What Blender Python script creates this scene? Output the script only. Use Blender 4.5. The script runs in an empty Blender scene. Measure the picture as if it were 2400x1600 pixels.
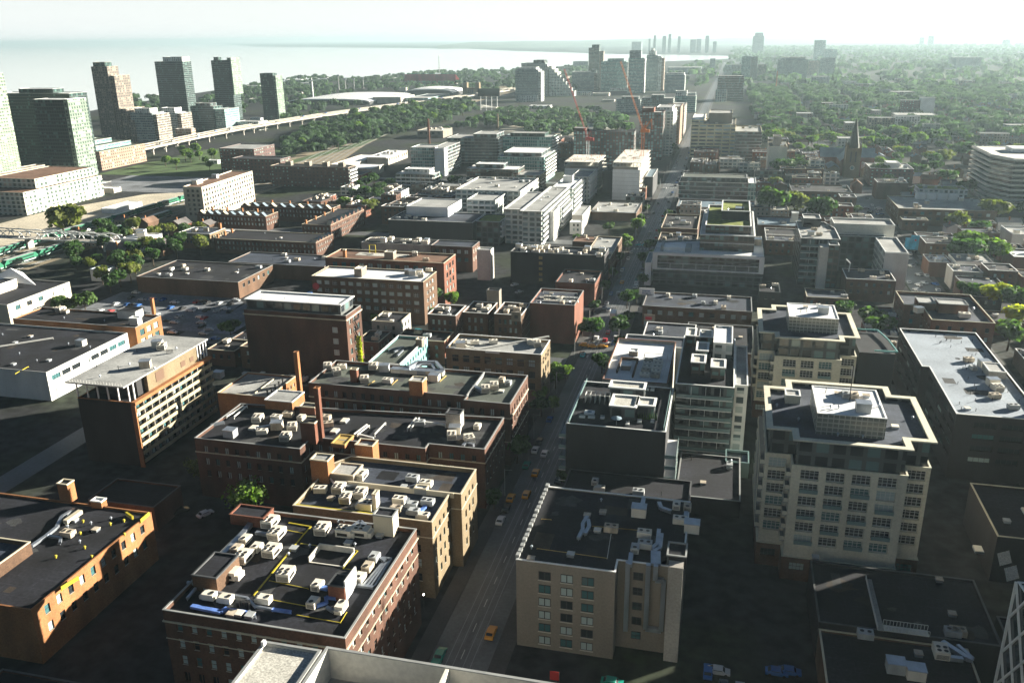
import bpy, math, random
import numpy as np
from math import radians as rad, sin, cos, pi
random.seed(7); rng=np.random.default_rng(7)
D=bpy.data; SC=bpy.context.scene
COL=SC.collection
# ---------------------------------------------------------------- camera
FP,YAW,PIT,ROLL,CH=2039.1,.2445,.3365,-.0124,122.
_f=np.array([-sin(YAW)*cos(PIT),cos(YAW)*cos(PIT),-sin(PIT)])
_r=np.array([cos(YAW),sin(YAW),0.]); _u=np.cross(_r,_f)
_r,_u=_r*cos(ROLL)+_u*sin(ROLL),-_r*sin(ROLL)+_u*cos(ROLL)
cam=D.objects.new('camera',D.cameras.new('camera')); COL.objects.link(cam)
from mathutils import Matrix, Vector
M=Matrix.Identity(4)
for i in range(3):
    M[i][0]=_r[i]; M[i][1]=_u[i]; M[i][2]=-_f[i]
M[2][3]=CH
cam.matrix_world=M
cam.data.sensor_width=36; cam.data.lens=FP/2400*36; cam.data.clip_start=1; cam.data.clip_end=60000
SC.camera=cam
# ---------------------------------------------------------------- world, sun, exposure
SUN_AZ=52.; SUN_EL=14.5            # azimuth from +Y towards +X
W=D.worlds.new('World'); SC.world=W; W.use_nodes=True
nt=W.node_tree; sky=nt.nodes.new('ShaderNodeTexSky'); sky.sky_type='NISHITA'; sky.sun_disc=False
sky.sun_elevation=rad(SUN_EL); sky.sun_rotation=rad(SUN_AZ); sky.air_density=1.2; sky.dust_density=.8; sky.ozone_density=3.5
nt.links.new(sky.outputs[0],nt.nodes['Background'].inputs[0]); nt.nodes['Background'].inputs[1].default_value=.0135
# bright white haze band low over the horizon, fading out upwards
tc=nt.nodes.new('ShaderNodeTexCoord'); sx=nt.nodes.new('ShaderNodeSeparateXYZ'); nt.links.new(tc.outputs['Generated'],sx.inputs[0])
mr=nt.nodes.new('ShaderNodeMapRange'); mr.interpolation_type='SMOOTHSTEP'; nt.links.new(sx.outputs[2],mr.inputs[0]); mr.inputs[1].default_value=-.02; mr.inputs[2].default_value=.26; mr.inputs[3].default_value=1; mr.inputs[4].default_value=0
dt=nt.nodes.new('ShaderNodeVectorMath'); dt.operation='DOT_PRODUCT'; nt.links.new(tc.outputs['Generated'],dt.inputs[0]); dt.inputs[1].default_value=(sin(rad(SUN_AZ-30)),cos(rad(SUN_AZ-30)),0)
dm=nt.nodes.new('ShaderNodeMapRange'); dm.interpolation_type='SMOOTHSTEP'; nt.links.new(dt.outputs['Value'],dm.inputs[0]); dm.inputs[1].default_value=-.5; dm.inputs[2].default_value=.35; dm.inputs[3].default_value=.04; dm.inputs[4].default_value=1
m3=nt.nodes.new('ShaderNodeMath'); m3.operation='MULTIPLY'; nt.links.new(mr.outputs[0],m3.inputs[0]); nt.links.new(dm.outputs[0],m3.inputs[1]); mr=m3
b2=nt.nodes.new('ShaderNodeBackground'); b2.inputs[0].default_value=(.95,1.,1.04,1); mu=nt.nodes.new('ShaderNodeMath'); mu.operation='MULTIPLY'; mu.inputs[1].default_value=.205; nt.links.new(mr.outputs[0],mu.inputs[0]); nt.links.new(mu.outputs[0],b2.inputs[1])
ad=nt.nodes.new('ShaderNodeAddShader'); nt.links.new(nt.nodes['Background'].outputs[0],ad.inputs[0]); nt.links.new(b2.outputs[0],ad.inputs[1]); nt.links.new(ad.outputs[0],nt.nodes['World Output'].inputs[0])
sl=D.lights.new('sun','SUN'); sl.energy=5.0; sl.angle=rad(.5); sl.color=(1.,.93,.78)
sun=D.objects.new('sun',sl); COL.objects.link(sun)
sd=Vector((sin(rad(SUN_AZ))*cos(rad(SUN_EL)),cos(rad(SUN_AZ))*cos(rad(SUN_EL)),sin(rad(SUN_EL))))
sun.rotation_euler=sd.to_track_quat('Z','Y').to_euler(); sun.location=(0,0,300)
SC.view_settings.view_transform='Standard'; SC.view_settings.look='None'
SC.view_settings.exposure=2.15; SC.view_settings.gamma=1
SC.render.engine='CYCLES'; SC.cycles.max_bounces=5; SC.cycles.diffuse_bounces=2; SC.cycles.glossy_bounces=2
SC.cycles.transparent_max_bounces=4; SC.cycles.volume_bounces=0; SC.cycles.use_denoising=True; SC.cycles.denoiser='OPENIMAGEDENOISE'; SC.cycles.denoising_input_passes='RGB_ALBEDO_NORMAL'
# ---------------------------------------------------------------- photograph point -> place at a known height
def S(p):
    c,r,x,y=p; return (600*c+x/3.92,[60,400,800,1200][r]+y/3.92)
def ray(p):
    px,py=S(p) if len(p)==4 else p
    return _f+_r*(px-1200)/FP-_u*(py-800)/FP
def at(z,p):
    d=ray(p); t=(z-CH)/d[2]; return (float(d[0]*t),float(d[1]*t))
def aty(Y,p):
    d=ray(p); t=Y/d[1]; return (float(d[0]*t),Y,float(CH+d[2]*t))
def toS(x,y,z=0):
    v=np.array([x,y,z-CH]); w=v@_f
    return (1200+FP*(v@_r)/w, 800-FP*(v@_u)/w) if w>1 else (-9999,-9999)
# ---------------------------------------------------------------- materials
MT={}
def _n(t,k,**kw):
    n=t.nodes.new(k)
    for a,b in kw.items():
        if a.startswith('i'): n.inputs[int(a[1:])].default_value=b
        else: setattr(n,a,b)
    return n
def mat(name,col,rough=.85,var=.25,sc=.25,fine=0,metal=0,spec=.3,emit=None,bump=0,seams=None,stain=0):
    if name in MT: return MT[name]
    m=D.materials.new(name); m.use_nodes=True; t=m.node_tree; b=t.nodes['Principled BSDF']
    b.inputs['Roughness'].default_value=rough; b.inputs['Metallic'].default_value=metal
    b.inputs['Specular IOR Level'].default_value=spec
    b.inputs['Base Color'].default_value=(*col,1); m.diffuse_color=(*col,1)
    L=t.links.new
    geo=_n(t,'ShaderNodeNewGeometry')
    if var:
        mpp=_n(t,'ShaderNodeVectorMath',operation='MULTIPLY'); mpp.inputs[1].default_value=(1,1,.3); L(geo.outputs['Position'],mpp.inputs[0])
        n1=_n(t,'ShaderNodeTexNoise'); n1.inputs['Scale'].default_value=sc; n1.inputs['Detail'].default_value=4
        L(mpp.outputs[0],n1.inputs['Vector'])
        r=_n(t,'ShaderNodeMapRange'); r.inputs[1].default_value=.32; r.inputs[2].default_value=.68
        r.inputs[3].default_value=1-var; r.inputs[4].default_value=1+var
        L(n1.outputs[0],r.inputs[0]); fac=r.outputs[0]
        if fine:
            n2=_n(t,'ShaderNodeTexNoise'); n2.inputs['Scale'].default_value=sc*14; n2.inputs['Detail'].default_value=3
            L(geo.outputs['Position'],n2.inputs['Vector'])
            r2=_n(t,'ShaderNodeMapRange'); r2.inputs[1].default_value=.35; r2.inputs[2].default_value=.65
            r2.inputs[3].default_value=1-fine; r2.inputs[4].default_value=1+fine
            L(n2.outputs[0],r2.inputs[0]); mu=_n(t,'ShaderNodeMath',operation='MULTIPLY')
            L(fac,mu.inputs[0]); L(r2.outputs[0],mu.inputs[1]); fac=mu.outputs[0]
        if seams:
            br=_n(t,'ShaderNodeTexBrick'); br.inputs['Scale'].default_value=1; br.inputs['Brick Width'].default_value=seams[0]
            br.inputs['Row Height'].default_value=seams[1]; br.inputs['Mortar Size'].default_value=seams[2]; br.inputs['Mortar Smooth'].default_value=.3
            br.inputs['Color1'].default_value=(1,1,1,1); br.inputs['Color2'].default_value=(.86,.86,.86,1); br.inputs['Mortar'].default_value=(seams[3],)*3+(1,)
            L(geo.outputs['Position'],br.inputs['Vector']); mu=_n(t,'ShaderNodeMath',operation='MULTIPLY')
            L(fac,mu.inputs[0]); L(br.outputs[0],mu.inputs[1]); fac=mu.outputs[0]
        mx=_n(t,'ShaderNodeVectorMath',operation='SCALE'); mx.inputs[0].default_value=col
        L(fac,mx.inputs['Scale']); L(mx.outputs[0],b.inputs['Base Color'])
    if emit: b.inputs['Emission Color'].default_value=(*col,1); b.inputs['Emission Strength'].default_value=emit
    MT[name]=m; return m
def leafy(name):
    m=MT[name]; t=m.node_tree; b=t.nodes['Principled BSDF']; L=t.links.new; o=[n for n in t.nodes if n.type=='OUTPUT_MATERIAL'][0]
    tr=_n(t,'ShaderNodeBsdfTranslucent'); mi=_n(t,'ShaderNodeMixShader'); mi.inputs[0].default_value=.45
    sc=_n(t,'ShaderNodeVectorMath',operation='MULTIPLY'); sc.inputs[1].default_value=(1.25,1.45,.8); L(b.inputs['Base Color'].links[0].from_socket,sc.inputs[0]); L(sc.outputs[0],tr.inputs[0])
    L(b.outputs[0],mi.inputs[1]); L(tr.outputs[0],mi.inputs[2]); L(mi.outputs[0],o.inputs[0])
def wmat(name,wall,glass,bay,fl,fw,fh,pale=.25,palecol=(.35,.42,.42),groove=0,y0=.25,wrough=.85):
    """wall pattern from UV metres: window of fw x fh (fractions) in each bay x storey cell"""
    if name in MT: return MT[name]
    m=D.materials.new(name); m.use_nodes=True; t=m.node_tree; b=t.nodes['Principled BSDF']; L=t.links.new
    uv=_n(t,'ShaderNodeUVMap'); sp=_n(t,'ShaderNodeSeparateXYZ'); L(uv.outputs[0],sp.inputs[0])
    def ma(op,a,bb=None,c=None):
        n=_n(t,'ShaderNodeMath',operation=op)
        for i,v in enumerate((a,bb,c)):
            if v is None: continue
            if isinstance(v,(int,float)): n.inputs[i].default_value=v
            else: L(v,n.inputs[i])
        return n.outputs[0]
    u=ma('DIVIDE',sp.outputs[0],bay); v=ma('DIVIDE',sp.outputs[1],fl)
    fu=ma('FRACT',u); fv=ma('FRACT',v); iu=ma('FLOOR',u); iv=ma('FLOOR',v)
    a=ma('LESS_THAN',ma('ABSOLUTE',ma('SUBTRACT',fu,.5)),fw/2)
    c=ma('MULTIPLY',ma('GREATER_THAN',fv,y0),ma('LESS_THAN',fv,y0+fh))
    mask=ma('MULTIPLY',a,c)
    cb=_n(t,'ShaderNodeCombineXYZ'); L(iu,cb.inputs[0]); L(iv,cb.inputs[1])
    wn=_n(t,'ShaderNodeTexWhiteNoise'); L(cb.outputs[0],wn.inputs[0])
    pm=ma('LESS_THAN',wn.outputs['Value'],pale)
    half=ma('LESS_THAN',fv,y0+fh*.5); pm=ma('MULTIPLY',pm,ma('MAXIMUM',half,ma('LESS_THAN',wn.outputs['Value'],pale*.5)))
    g=_n(t,'ShaderNodeMix',data_type='RGBA'); g.inputs[6].default_value=(*glass,1); g.inputs[7].default_value=(*palecol,1); L(pm,g.inputs[0])
    geo=_n(t,'ShaderNodeNewGeometry'); no=_n(t,'ShaderNodeTexNoise'); no.inputs['Scale'].default_value=.12; no.inputs['Detail'].default_value=4; L(geo.outputs['Position'],no.inputs['Vector'])
    r=_n(t,'ShaderNodeMapRange'); r.inputs[1].default_value=.3; r.inputs[2].default_value=.7; r.inputs[3].default_value=.78; r.inputs[4].default_value=1.2; L(no.outputs[0],r.inputs[0])
    sc=_n(t,'ShaderNodeVectorMath',operation='SCALE'); sc.inputs[0].default_value=wall; L(r.outputs[0],sc.inputs['Scale'])
    mx=_n(t,'ShaderNodeMix',data_type='RGBA'); L(mask,mx.inputs[0]); L(sc.outputs[0],mx.inputs[6]); L(g.outputs[2],mx.inputs[7]); L(mx.outputs[2],b.inputs['Base Color'])
    ro=_n(t,'ShaderNodeMapRange'); ro.inputs[3].default_value=wrough; ro.inputs[4].default_value=.16; L(mask,ro.inputs[0]); L(ro.outputs[0],b.inputs['Roughness'])
    b.inputs['Specular IOR Level'].default_value=.5
    MT[name]=m; return m
def m_(k):
    return MT[k]
mat('brick_dark',(.085,.043,.030),.9,.3,.2,.2); mat('brick_red',(.15,.06,.038),.9,.25,.2,.2)
mat('brick_orange',(.27,.12,.05),.9,.22,.25,.2); mat('brick_tan',(.17,.13,.08),.9,.2,.2,.15)
mat('brick_brown',(.10,.058,.036),.9,.25,.2,.2); mat('stucco_beige',(.21,.185,.155),.9,.12,.15,.08)
mat('stone_beige',(.60,.57,.46),.88,.12,.15,.08); mat('stone_cream',(.45,.41,.34),.88,.12,.15,.05)
mat('white_paint',(.62,.62,.60),.7,.12,.15,.06); mat('white_metal',(.70,.71,.72),.5,.1,.2,.05)
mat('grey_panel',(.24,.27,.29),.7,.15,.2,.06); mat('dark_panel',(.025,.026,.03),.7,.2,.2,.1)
mat('concrete',(.34,.32,.29),.9,.2,.15,.12); mat('concrete_pale',(.62,.60,.54),.9,.15,.1,.08)
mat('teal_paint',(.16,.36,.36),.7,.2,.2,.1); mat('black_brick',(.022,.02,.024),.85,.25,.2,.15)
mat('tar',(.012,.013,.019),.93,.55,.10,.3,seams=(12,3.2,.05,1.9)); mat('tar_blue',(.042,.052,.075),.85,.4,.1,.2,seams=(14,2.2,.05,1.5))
mat('roof_green_grey',(.085,.098,.085),.92,.22,.12,.12,seams=(11,4,.06,.8)); mat('roof_grey',(.33,.335,.33),.93,.22,.12,.14,seams=(9,4,.05,.85))
mat('gravel_roof',(.46,.45,.41),.95,.12,.3,.3); mat('roof_white',(.78,.79,.80),.75,.14,.12,.06,seams=(10,3,.05,.88))
mat('roof_brown',(.16,.09,.06),.93,.25,.12,.15); mat('sedum',(.17,.20,.035),.95,.45,.35,.3)
mat('cop_white',(.74,.75,.74),.6,.1,.3); mat('cop_grey',(.26,.27,.27),.6,.15,.3); mat('cop_dark',(.075,.08,.085),.6,.2,.3); mat('cop_beige',(.52,.47,.36),.7,.1,.3)
mat('cop_yellow',(.42,.30,.10),.7,.2,.3); mat('steel',(.42,.46,.52),.38,.15,.6,metal=.75); mat('unit_paint',(.66,.62,.54),.6,.1,.5,.06)
mat('unit_grey',(.36,.38,.39),.6,.2,.5,.1); mat('unit_rust',(.44,.38,.30),.7,.35,.8,.2); mat('band_cream',(.36,.31,.20),.8,.12,.4,.06); mat('patch_dark',(.007,.0075,.01),.7,.3,.3,.2); mat('patch_pale',(.045,.047,.05),.95,.4,.4,.3); mat('patch_brown',(.04,.032,.026),.95,.4,.4,.3); mat('fan_black',(.02,.02,.022),.6,0); mat('yellow_paint',(.40,.33,.03),.5,.12,.5); mat('blue_wrap',(.12,.22,.55),.5,.25,.6,.1)
mat('fr_dark',(.03,.03,.033),.5,0); mat('fr_white',(.6,.6,.58),.5,0); mat('fr_brown',(.12,.07,.045),.6,0); mat('sill',(.5,.47,.4),.8,0)
mat('glass_dark',(.02,.026,.03),.12,0,spec=.6); mat('glass_teal',(.05,.13,.14),.12,0,spec=.6); mat('blind',(.34,.42,.42),.35,0,spec=.5)
mat('glass_rail',(.16,.24,.24),.15,0,spec=.6)
mat('asphalt',(.11,.118,.125),.55,.25,.08,.12); mat('track_concrete',(.125,.132,.14),.55,.2,.2,.15); mat('rail_steel',(.26,.27,.28),.4,0,metal=.4)
mat('sidewalk',(.07,.07,.07),.9,.2,.15,.12); mat('lot_gravel',(.17,.18,.20),.92,.4,.06,.25); mat('paint_line',(.5,.5,.48),.7,.2,1)
mat('roof_blue',(.27,.31,.36),.85,.16,.1,.12); mat('grass',(.055,.095,.03),.95,.4,.08,.3); mat('sand',(.48,.43,.34),.95,.18,.05,.2); mat('ballast',(.23,.19,.13),.95,.3,.08,.3)
mat('bark',(.07,.055,.04),.95,.2,.5); 
for n,c in (('leaf_bright',(.11,.185,.03)),('leaf_mid',(.06,.11,.03)),('leaf_deep',(.04,.085,.024)),('leaf_olive',(.12,.14,.03)),('leaf_yellow',(.34,.36,.03))):
    mat(n,c,.7,.55,.45,.45,spec=.25)
for n in ('leaf_bright','leaf_mid','leaf_deep','leaf_olive','leaf_yellow'): leafy(n)
for n,c in (('car_white',(.7,.7,.7)),('car_silver',(.4,.42,.44)),('car_black',(.02,.02,.022)),('car_blue',(.03,.10,.30)),('car_red',(.35,.03,.03)),('cab_orange',(.65,.30,.03)),('cab_green',(.02,.25,.19)),('car_cyan',(.04,.35,.42))):
    mat(n,c,.25,0,spec=.6)
mat('tyre',(.02,.02,.02),.9,0); mat('crane_red',(.30,.04,.035),.5,.15,.5); mat('crane_orange',(.50,.15,.03),.5,.15,.5)
mat('train_green',(.02,.15,.085),.35,.1,.5); mat('train_white',(.48,.52,.50),.35,.1,.5); mat('lamp_glow',(1.,.95,.85),.5,0,emit=14)
mat('mural_blue',(.04,.30,.50),.7,.4,.5,.4); mat('stadium_red',(.45,.04,.06),.7,.2,.1); mat('shingle',(.13,.12,.12),.9,.25,.2,.15); mat('slate_blue',(.16,.22,.27),.7,.2,.2,.1)
mat('shingle_brown',(.16,.10,.07),.9,.25,.2,.15); mat('spire_copper',(.05,.06,.055),.8,.2,.4)
# walls whose windows are too small in the photograph for separate panes
wmat('w_office',(.78,.70,.48),(.03,.035,.04),8,3.7,.86,.42,.15,y0=.28)
wmat('w_brickflats',(.085,.045,.04),(.03,.04,.045),3.6,3.0,.38,.45,.4,(.25,.38,.36))
wmat('w_darkglass',(.07,.075,.075),(.03,.045,.05),1.6,3.1,.86,.74,.22,(.16,.26,.25),y0=.12)
wmat('w_teal',(.42,.52,.50),(.05,.15,.15),2.2,3.1,.84,.76,.3,(.22,.42,.40),y0=.12)
wmat('w_whitecond',(.62,.63,.62),(.06,.08,.09),3.4,3.1,.62,.66,.35,(.4,.45,.45),y0=.14)
wmat('w_redgrid',(.12,.035,.025),(.05,.08,.085),3.0,3.2,.74,.84,.5,(.30,.44,.44),y0=.08)
wmat('w_tower_green',(.17,.23,.18),(.05,.07,.06),3.0,2.95,.55,.6,.3,(.40,.48,.38))
wmat('w_tower_pink',(.16,.135,.115),(.05,.05,.05),3.2,2.95,.5,.62,.25,(.42,.34,.26))
wmat('w_tower_dark',(.035,.06,.055),(.015,.03,.03),2.4,2.95,.8,.74,.12,(.08,.15,.14),y0=.12)
wmat('w_pinkbrick',(.28,.19,.14),(.04,.04,.04),3.2,3.0,.45,.5,.2)
wmat('w_towngrid',(.46,.46,.40),(.06,.09,.08),4.4,3.1,.55,.7,.45,(.42,.34,.28),y0=.15)
wmat('w_greytower',(.22,.26,.27),(.07,.10,.11),2.6,2.95,.6,.6,.3,(.28,.36,.37))
wmat('w_brownglass',(.07,.05,.04),(.03,.035,.035),2.4,3.2,.8,.65,.3,(.12,.2,.19))
wmat('w_balcgrey',(.62,.63,.58),(.07,.09,.09),4.2,3.2,.7,.62,.4,(.28,.36,.36),y0=.16)
wmat('w_darkcond',(.085,.095,.095),(.025,.03,.035),3.6,3.3,.74,.7,.2,(.13,.20,.20),y0=.14)
wmat('w_louvre',(.40,.40,.36),(.14,.15,.14),1.2,1.1,.85,.8,0)
wmat('w_corrug',(.62,.66,.70),(.50,.54,.6),.7,99,.5,1,0,y0=0)
wmat('w_house',(.30,.26,.22),(.05,.06,.06),2.8,2.9,.35,.45,.3)
# ---------------------------------------------------------------- mesh builder
class MB:
    def __init__(s): s.v=[];s.f=[];s.m=[];s.uv=[]
    def q(s,pts,m=0,uv=None):
        b=len(s.v); s.v+= [tuple(p) for p in pts]; s.f.append(tuple(range(b,b+len(pts)))); s.m.append(m)
        s.uv+= list(uv) if uv else [(p[0],p[1]) for p in pts]
        return s
    def box(s,x0,x1,y0,y1,z0,z1,m=0,top=None,nobot=False):
        P=[(x0,y0),(x1,y0),(x1,y1),(x0,y1)]; return s.prism(P,z0,z1,m,top,nobot)
    def prism(s,P,z0,z1,m=0,top=None,nobot=False):
        n=len(P)
        for i in range(n):
            a=P[i];b=P[(i+1)%n]; L=math.hypot(b[0]-a[0],b[1]-a[1])
            s.q([(*a,z0),(*b,z0),(*b,z1),(*a,z1)],m,[(0,z0),(L,z0),(L,z1),(0,z1)])
        s.q([(*p,z1) for p in P],m if top is None else top)
        if not nobot: s.q([(*p,z0) for p in P[::-1]],m)
        return s
    def bar(s,a,b,w=.2,m=0,w2=None):
        a=Vector(a);b=Vector(b); d=(b-a).normalized(); u=d.cross(Vector((0,0,1)))
        if u.length<.01: u=Vector((1,0,0))
        u.normalize(); v=d.cross(u); h=(w2 or w)/2; w=w/2
        A=[a+u*w+v*h,a-u*w+v*h,a-u*w-v*h,a+u*w-v*h]; B=[p+(b-a) for p in A]
        for i in range(4): j=(i+1)%4; s.q([A[i],A[j],B[j],B[i]],m)
        s.q(A[::-1],m); s.q(B,m); return s
    def path(s,pts,w=.2,m=0,w2=None):
        for a,b in zip(pts[:-1],pts[1:]): s.bar(a,b,w,m,w2)
        return s
    def cyl(s,x,y,z0,z1,r,m=0,n=10,r1=None,cap=None):
        r1=r if r1 is None else r1
        A=[(x+r*cos(2*pi*i/n),y+r*sin(2*pi*i/n),z0) for i in range(n)]; B=[(x+r1*cos(2*pi*i/n),y+r1*sin(2*pi*i/n),z1) for i in range(n)]
        for i in range(n): j=(i+1)%n; s.q([A[i],A[j],B[j],B[i]],m)
        s.q(B,m if cap is None else cap); s.q(A[::-1],m); return s
    def mesh(s,name,mats):
        me=D.meshes.new(name); me.from_pydata(s.v,[],s.f)
        for k in mats: me.materials.append(MT[k])
        me.polygons.foreach_set('material_index',s.m)
        ul=me.uv_layers.new(name='UVMap'); ul.data.foreach_set('uv',[c for p in s.uv for c in p]); me.update(); return me
def link(name,me,parent=None,loc=(0,0,0),rz=0,sc=None):
    o=D.objects.new(name,me); COL.objects.link(o); o.location=loc
    if rz: o.rotation_euler=(0,0,rz)
    if sc: o.scale=sc if isinstance(sc,tuple) else (sc,)*3
    if parent: o.parent=parent
    return o
def thing(name,label,cat,loc=(0,0,0),rz=0,group=None,me=None,kind=None):
    o=link(name,me,None,loc,rz); o['label']=label; o['category']=cat
    if group: o['group']=group
    if kind: o['kind']=kind
    return o
def struct(name,mb,mats,kind='structure',label=None):
    o=link(name,mb.mesh(name,mats)); o['kind']=kind
    if label: o['label']=label
    return o
def tri(p):  # ccw
    a=sum(p[i][0]*p[(i+1)%len(p)][1]-p[(i+1)%len(p)][0]*p[i][1] for i in range(len(p))); return p if a>0 else p[::-1]
def off(P,d):
    n=len(P);o=[]
    for i in range(n):
        a=Vector(P[i-1]);b=Vector(P[i]);c=Vector(P[(i+1)%n]); e1=(b-a).normalized(); e2=(c-b).normalized()
        n1=Vector((e1.y,-e1.x));n2=Vector((e2.y,-e2.x)); k=1+n1.dot(n2)
        if k<.15: k=.15
        o.append(tuple(b+(n1+n2)*(d/k)))
    return o
OCC=[]   # built-over rectangles
# ---------------------------------------------------------------- windows
WM={}
def window_mesh(w,h,st,fr,gl):
    k=(round(w,2),round(h,2),st,fr,gl)
    if k in WM: return WM[k]
    b=MB(); t=.09; g=.10
    b.box(-w/2,-w/2+t,-.02,g,0,h,0); b.box(w/2-t,w/2,-.02,g,0,h,0); b.box(-w/2+t,w/2-t,-.02,g,h-t,h,0); b.box(-w/2+t,w/2-t,-.02,g,0,t,0)
    b.q([(-w/2+t,g-.03,t),(w/2-t,g-.03,t),(w/2-t,g-.03,h-t),(-w/2+t,g-.03,h-t)],1)
    if st=='sash':
        b.box(-w/2+t,w/2-t,.0,g-.04,h*.5-.04,h*.5+.04,0); b.box(-w/2-.12,w/2+.12,-.2,-.03,-.14,.02,2)
    elif st=='pair':
        b.box(-.09,.09,-.02,g-.04,t,h-t,0); b.box(-w/2-.12,w/2+.12,-.2,-.03,-.16,.02,2)
    elif st=='grid':
        n=max(2,round(w/.9))
        for i in range(1,n): x=-w/2+w*i/n; b.box(x-.05,x+.05,-.01,g-.04,t,h-t,0)
        n=max(2,round(h/.9))
        for i in range(1,n): z=h*i/n; b.box(-w/2+t,w/2-t,0,g-.045,z-.05,z+.05,0)
    elif st=='strip':
        n=max(2,round(w/1.6))
        for i in range(1,n): x=-w/2+w*i/n; b.box(x-.04,x+.04,-.01,g-.04,t,h-t,0)
    WM[k]=b.mesh('window',[fr,gl,'sill']); return WM[k]
def glassvar(pale):
    r=random.random()
    return 'blind' if r<pale else ('glass_teal' if r<pale+.25 else 'glass_dark')
def block(root,P,z0,z,wall='brick_red',roof='tar',cop='cop_white',fl=3.5,bay=3.4,ww=1.5,wh=1.9,st='sash',fr='fr_dark',par=.8,pale=.25,
          sides='FRL',skip=(),uv=False,name='wall',ledge=(),margin=1.0,slab=0,slabm='cop_white',balc='',balm='white_metal',bald=1.5,groups=1,top=1.3,ground=3.2,ledm=None,overhang=0,nowin='',dep=.22):
    """one storey stack: walls with window openings, roof, parapet; returns the roof object"""
    P=tri([tuple(map(float,p)) for p in P]); ox,oy=root.location[0],root.location[1]
    OCC.append((min(p[0] for p in P),max(p[0] for p in P),min(p[1] for p in P),max(p[1] for p in P)))
    Q=[(p[0]-ox,p[1]-oy) for p in P]; n=len(Q); b=MB(); wins=[]
    for i in range(n):
        a=Q[i];c=Q[(i+1)%n]; L=math.hypot(c[0]-a[0],c[1]-a[1])
        if L<.05: continue
        dx,dy=(c[0]-a[0])/L,(c[1]-a[1])/L; nx,ny=dy,-dx
        dr='F' if ny<-.7 else 'R' if nx>.7 else 'L' if nx<-.7 else 'K'
        mid=((a[0]+c[0])/2+ox,(a[1]+c[1])/2+oy); seen=(nx*(0-mid[0])+ny*(0-mid[1]))>0
        def pt(u,v,d=0): return (a[0]+dx*u-nx*d,a[1]+dy*u-ny*d,v)
        if uv or dr not in sides or not seen or L<3 or dr in nowin:
            mi=0 if (uv and dr not in nowin) or not uv else 0
            b.q([pt(0,z0),pt(L,z0),pt(L,z),pt(0,z)],mi,[(0,z0-z),(L,z0-z),(L,0),(0,0)])
        else:
            nb=max(1,int((L-2*margin+ (bay-ww)*.5)/bay)); m0=(L-nb*bay)/2
            cols=[(m0+k*bay+(bay-ww)/2,m0+k*bay+(bay+ww)/2) for k in range(nb)]
            rows=[]; v=z-par-top
            while v-wh>z0+(ground if z0<1 else .6): rows.append((v-wh,v)); v-=fl
            rows=rows[::-1]; zc=z0; G=MB
            for (v0,v1) in rows:
                b.q([pt(0,zc),pt(L,zc),pt(L,v0),pt(0,v0)],0,[(0,zc),(L,zc),(L,v0),(0,v0)]); uc=0
                for (u0,u1) in cols:
                    b.q([pt(uc,v0),pt(u0,v0),pt(u0,v1),pt(uc,v1)],0); uc=u1
                    b.q([pt(u0,v0),pt(u0,v0,dep),pt(u0,v1,dep),pt(u0,v1)],0); b.q([pt(u1,v0,dep),pt(u1,v0),pt(u1,v1),pt(u1,v1,dep)],0)
                    b.q([pt(u0,v0),pt(u1,v0),pt(u1,v0,dep),pt(u0,v0,dep)],0); b.q([pt(u0,v1,dep),pt(u1,v1,dep),pt(u1,v1),pt(u0,v1)],0)
                    b.q([pt(u0,v0,dep+.13),pt(u1,v0,dep+.13),pt(u1,v1,dep+.13),pt(u0,v1,dep+.13)],0)
                    wins.append((pt((u0+u1)/2,v0,dep),math.atan2(dy,dx)))
                b.q([pt(uc,v0),pt(L,v0),pt(L,v1),pt(uc,v1)],0); zc=v1
            b.q([pt(0,zc),pt(L,zc),pt(L,z),pt(0,z)],0,[(0,zc),(L,zc),(L,z),(0,z)])
        if dr in balc and seen and L>3:
            k=0; v=z-fl-(par if par>.3 else 0)+.2; me=None
            x0,x1=.4,L-.4; bb=MB(); bb.box(x0,x1,-bald,-.02,-.12,.12,0); bb.box(x0,x1,-bald,-bald+.08,.125,1.15,1); bb.box(x0,x0+.08,-bald+.085,-.02,.125,1.15,1); bb.box(x1-.08,x1,-bald+.085,-.02,.125,1.15,1)
            for uu in np.arange(x0+4.2,x1-1,4.2): bb.box(uu,uu+.12,-bald+.085,-.02,.125,fl-.15,0)
            me=bb.mesh('balcony',[slabm,balm])
            while v>z0+2.5 and k<14: link('balcony',me,root,pt(0,v),math.atan2(dy,dx)); v-=fl; k+=1
    wo=link(name,b.mesh(name,[wall]),root)
    if len(wins)>96: random.Random(3).shuffle(wins) if False else None
    for (p,rz) in wins[-96:]: link('window',window_mesh(ww,wh,st,fr,glassvar(pale)),root,p,rz)
    if len(wins)>96:
        bb=MB()
        for (p,rz) in wins[:-96]:
            c,s_=cos(rz),sin(rz); f=lambda x,y,zz:(p[0]+x*c-y*s_,p[1]+x*s_+y*c,p[2]+zz)
            bb.q([f(-ww/2,.05,0),f(ww/2,.05,0),f(ww/2,.05,wh),f(-ww/2,.05,wh)],0)
            bb.q([f(-.08,.02,0),f(.08,.02,0),f(.08,.02,wh),f(-.08,.02,wh)],1)
        lo=link('lower_windows',bb.mesh('lower_windows',['glass_dark',fr]),root); lo['kind']='stuff'
    if slab:
        bb=MB(); bb.prism(off(Q,slab),-.16,.16,0); me=bb.mesh('floor_slab',[slabm]); v=z-fl; k=0
        while v>z0+2 and k<60: link('floor_slab',me,root,(0,0,v)); v-=fl; k+=1
    for zl,dd,hh in ledge:
        bb=MB(); O=off(Q,dd)
        bb.prism(O,zl,zl+hh,0); link('ledge',bb.mesh('ledge',[ledm or cop]),root)
    rz_=z-par
    I=off(Q,-.32)
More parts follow.
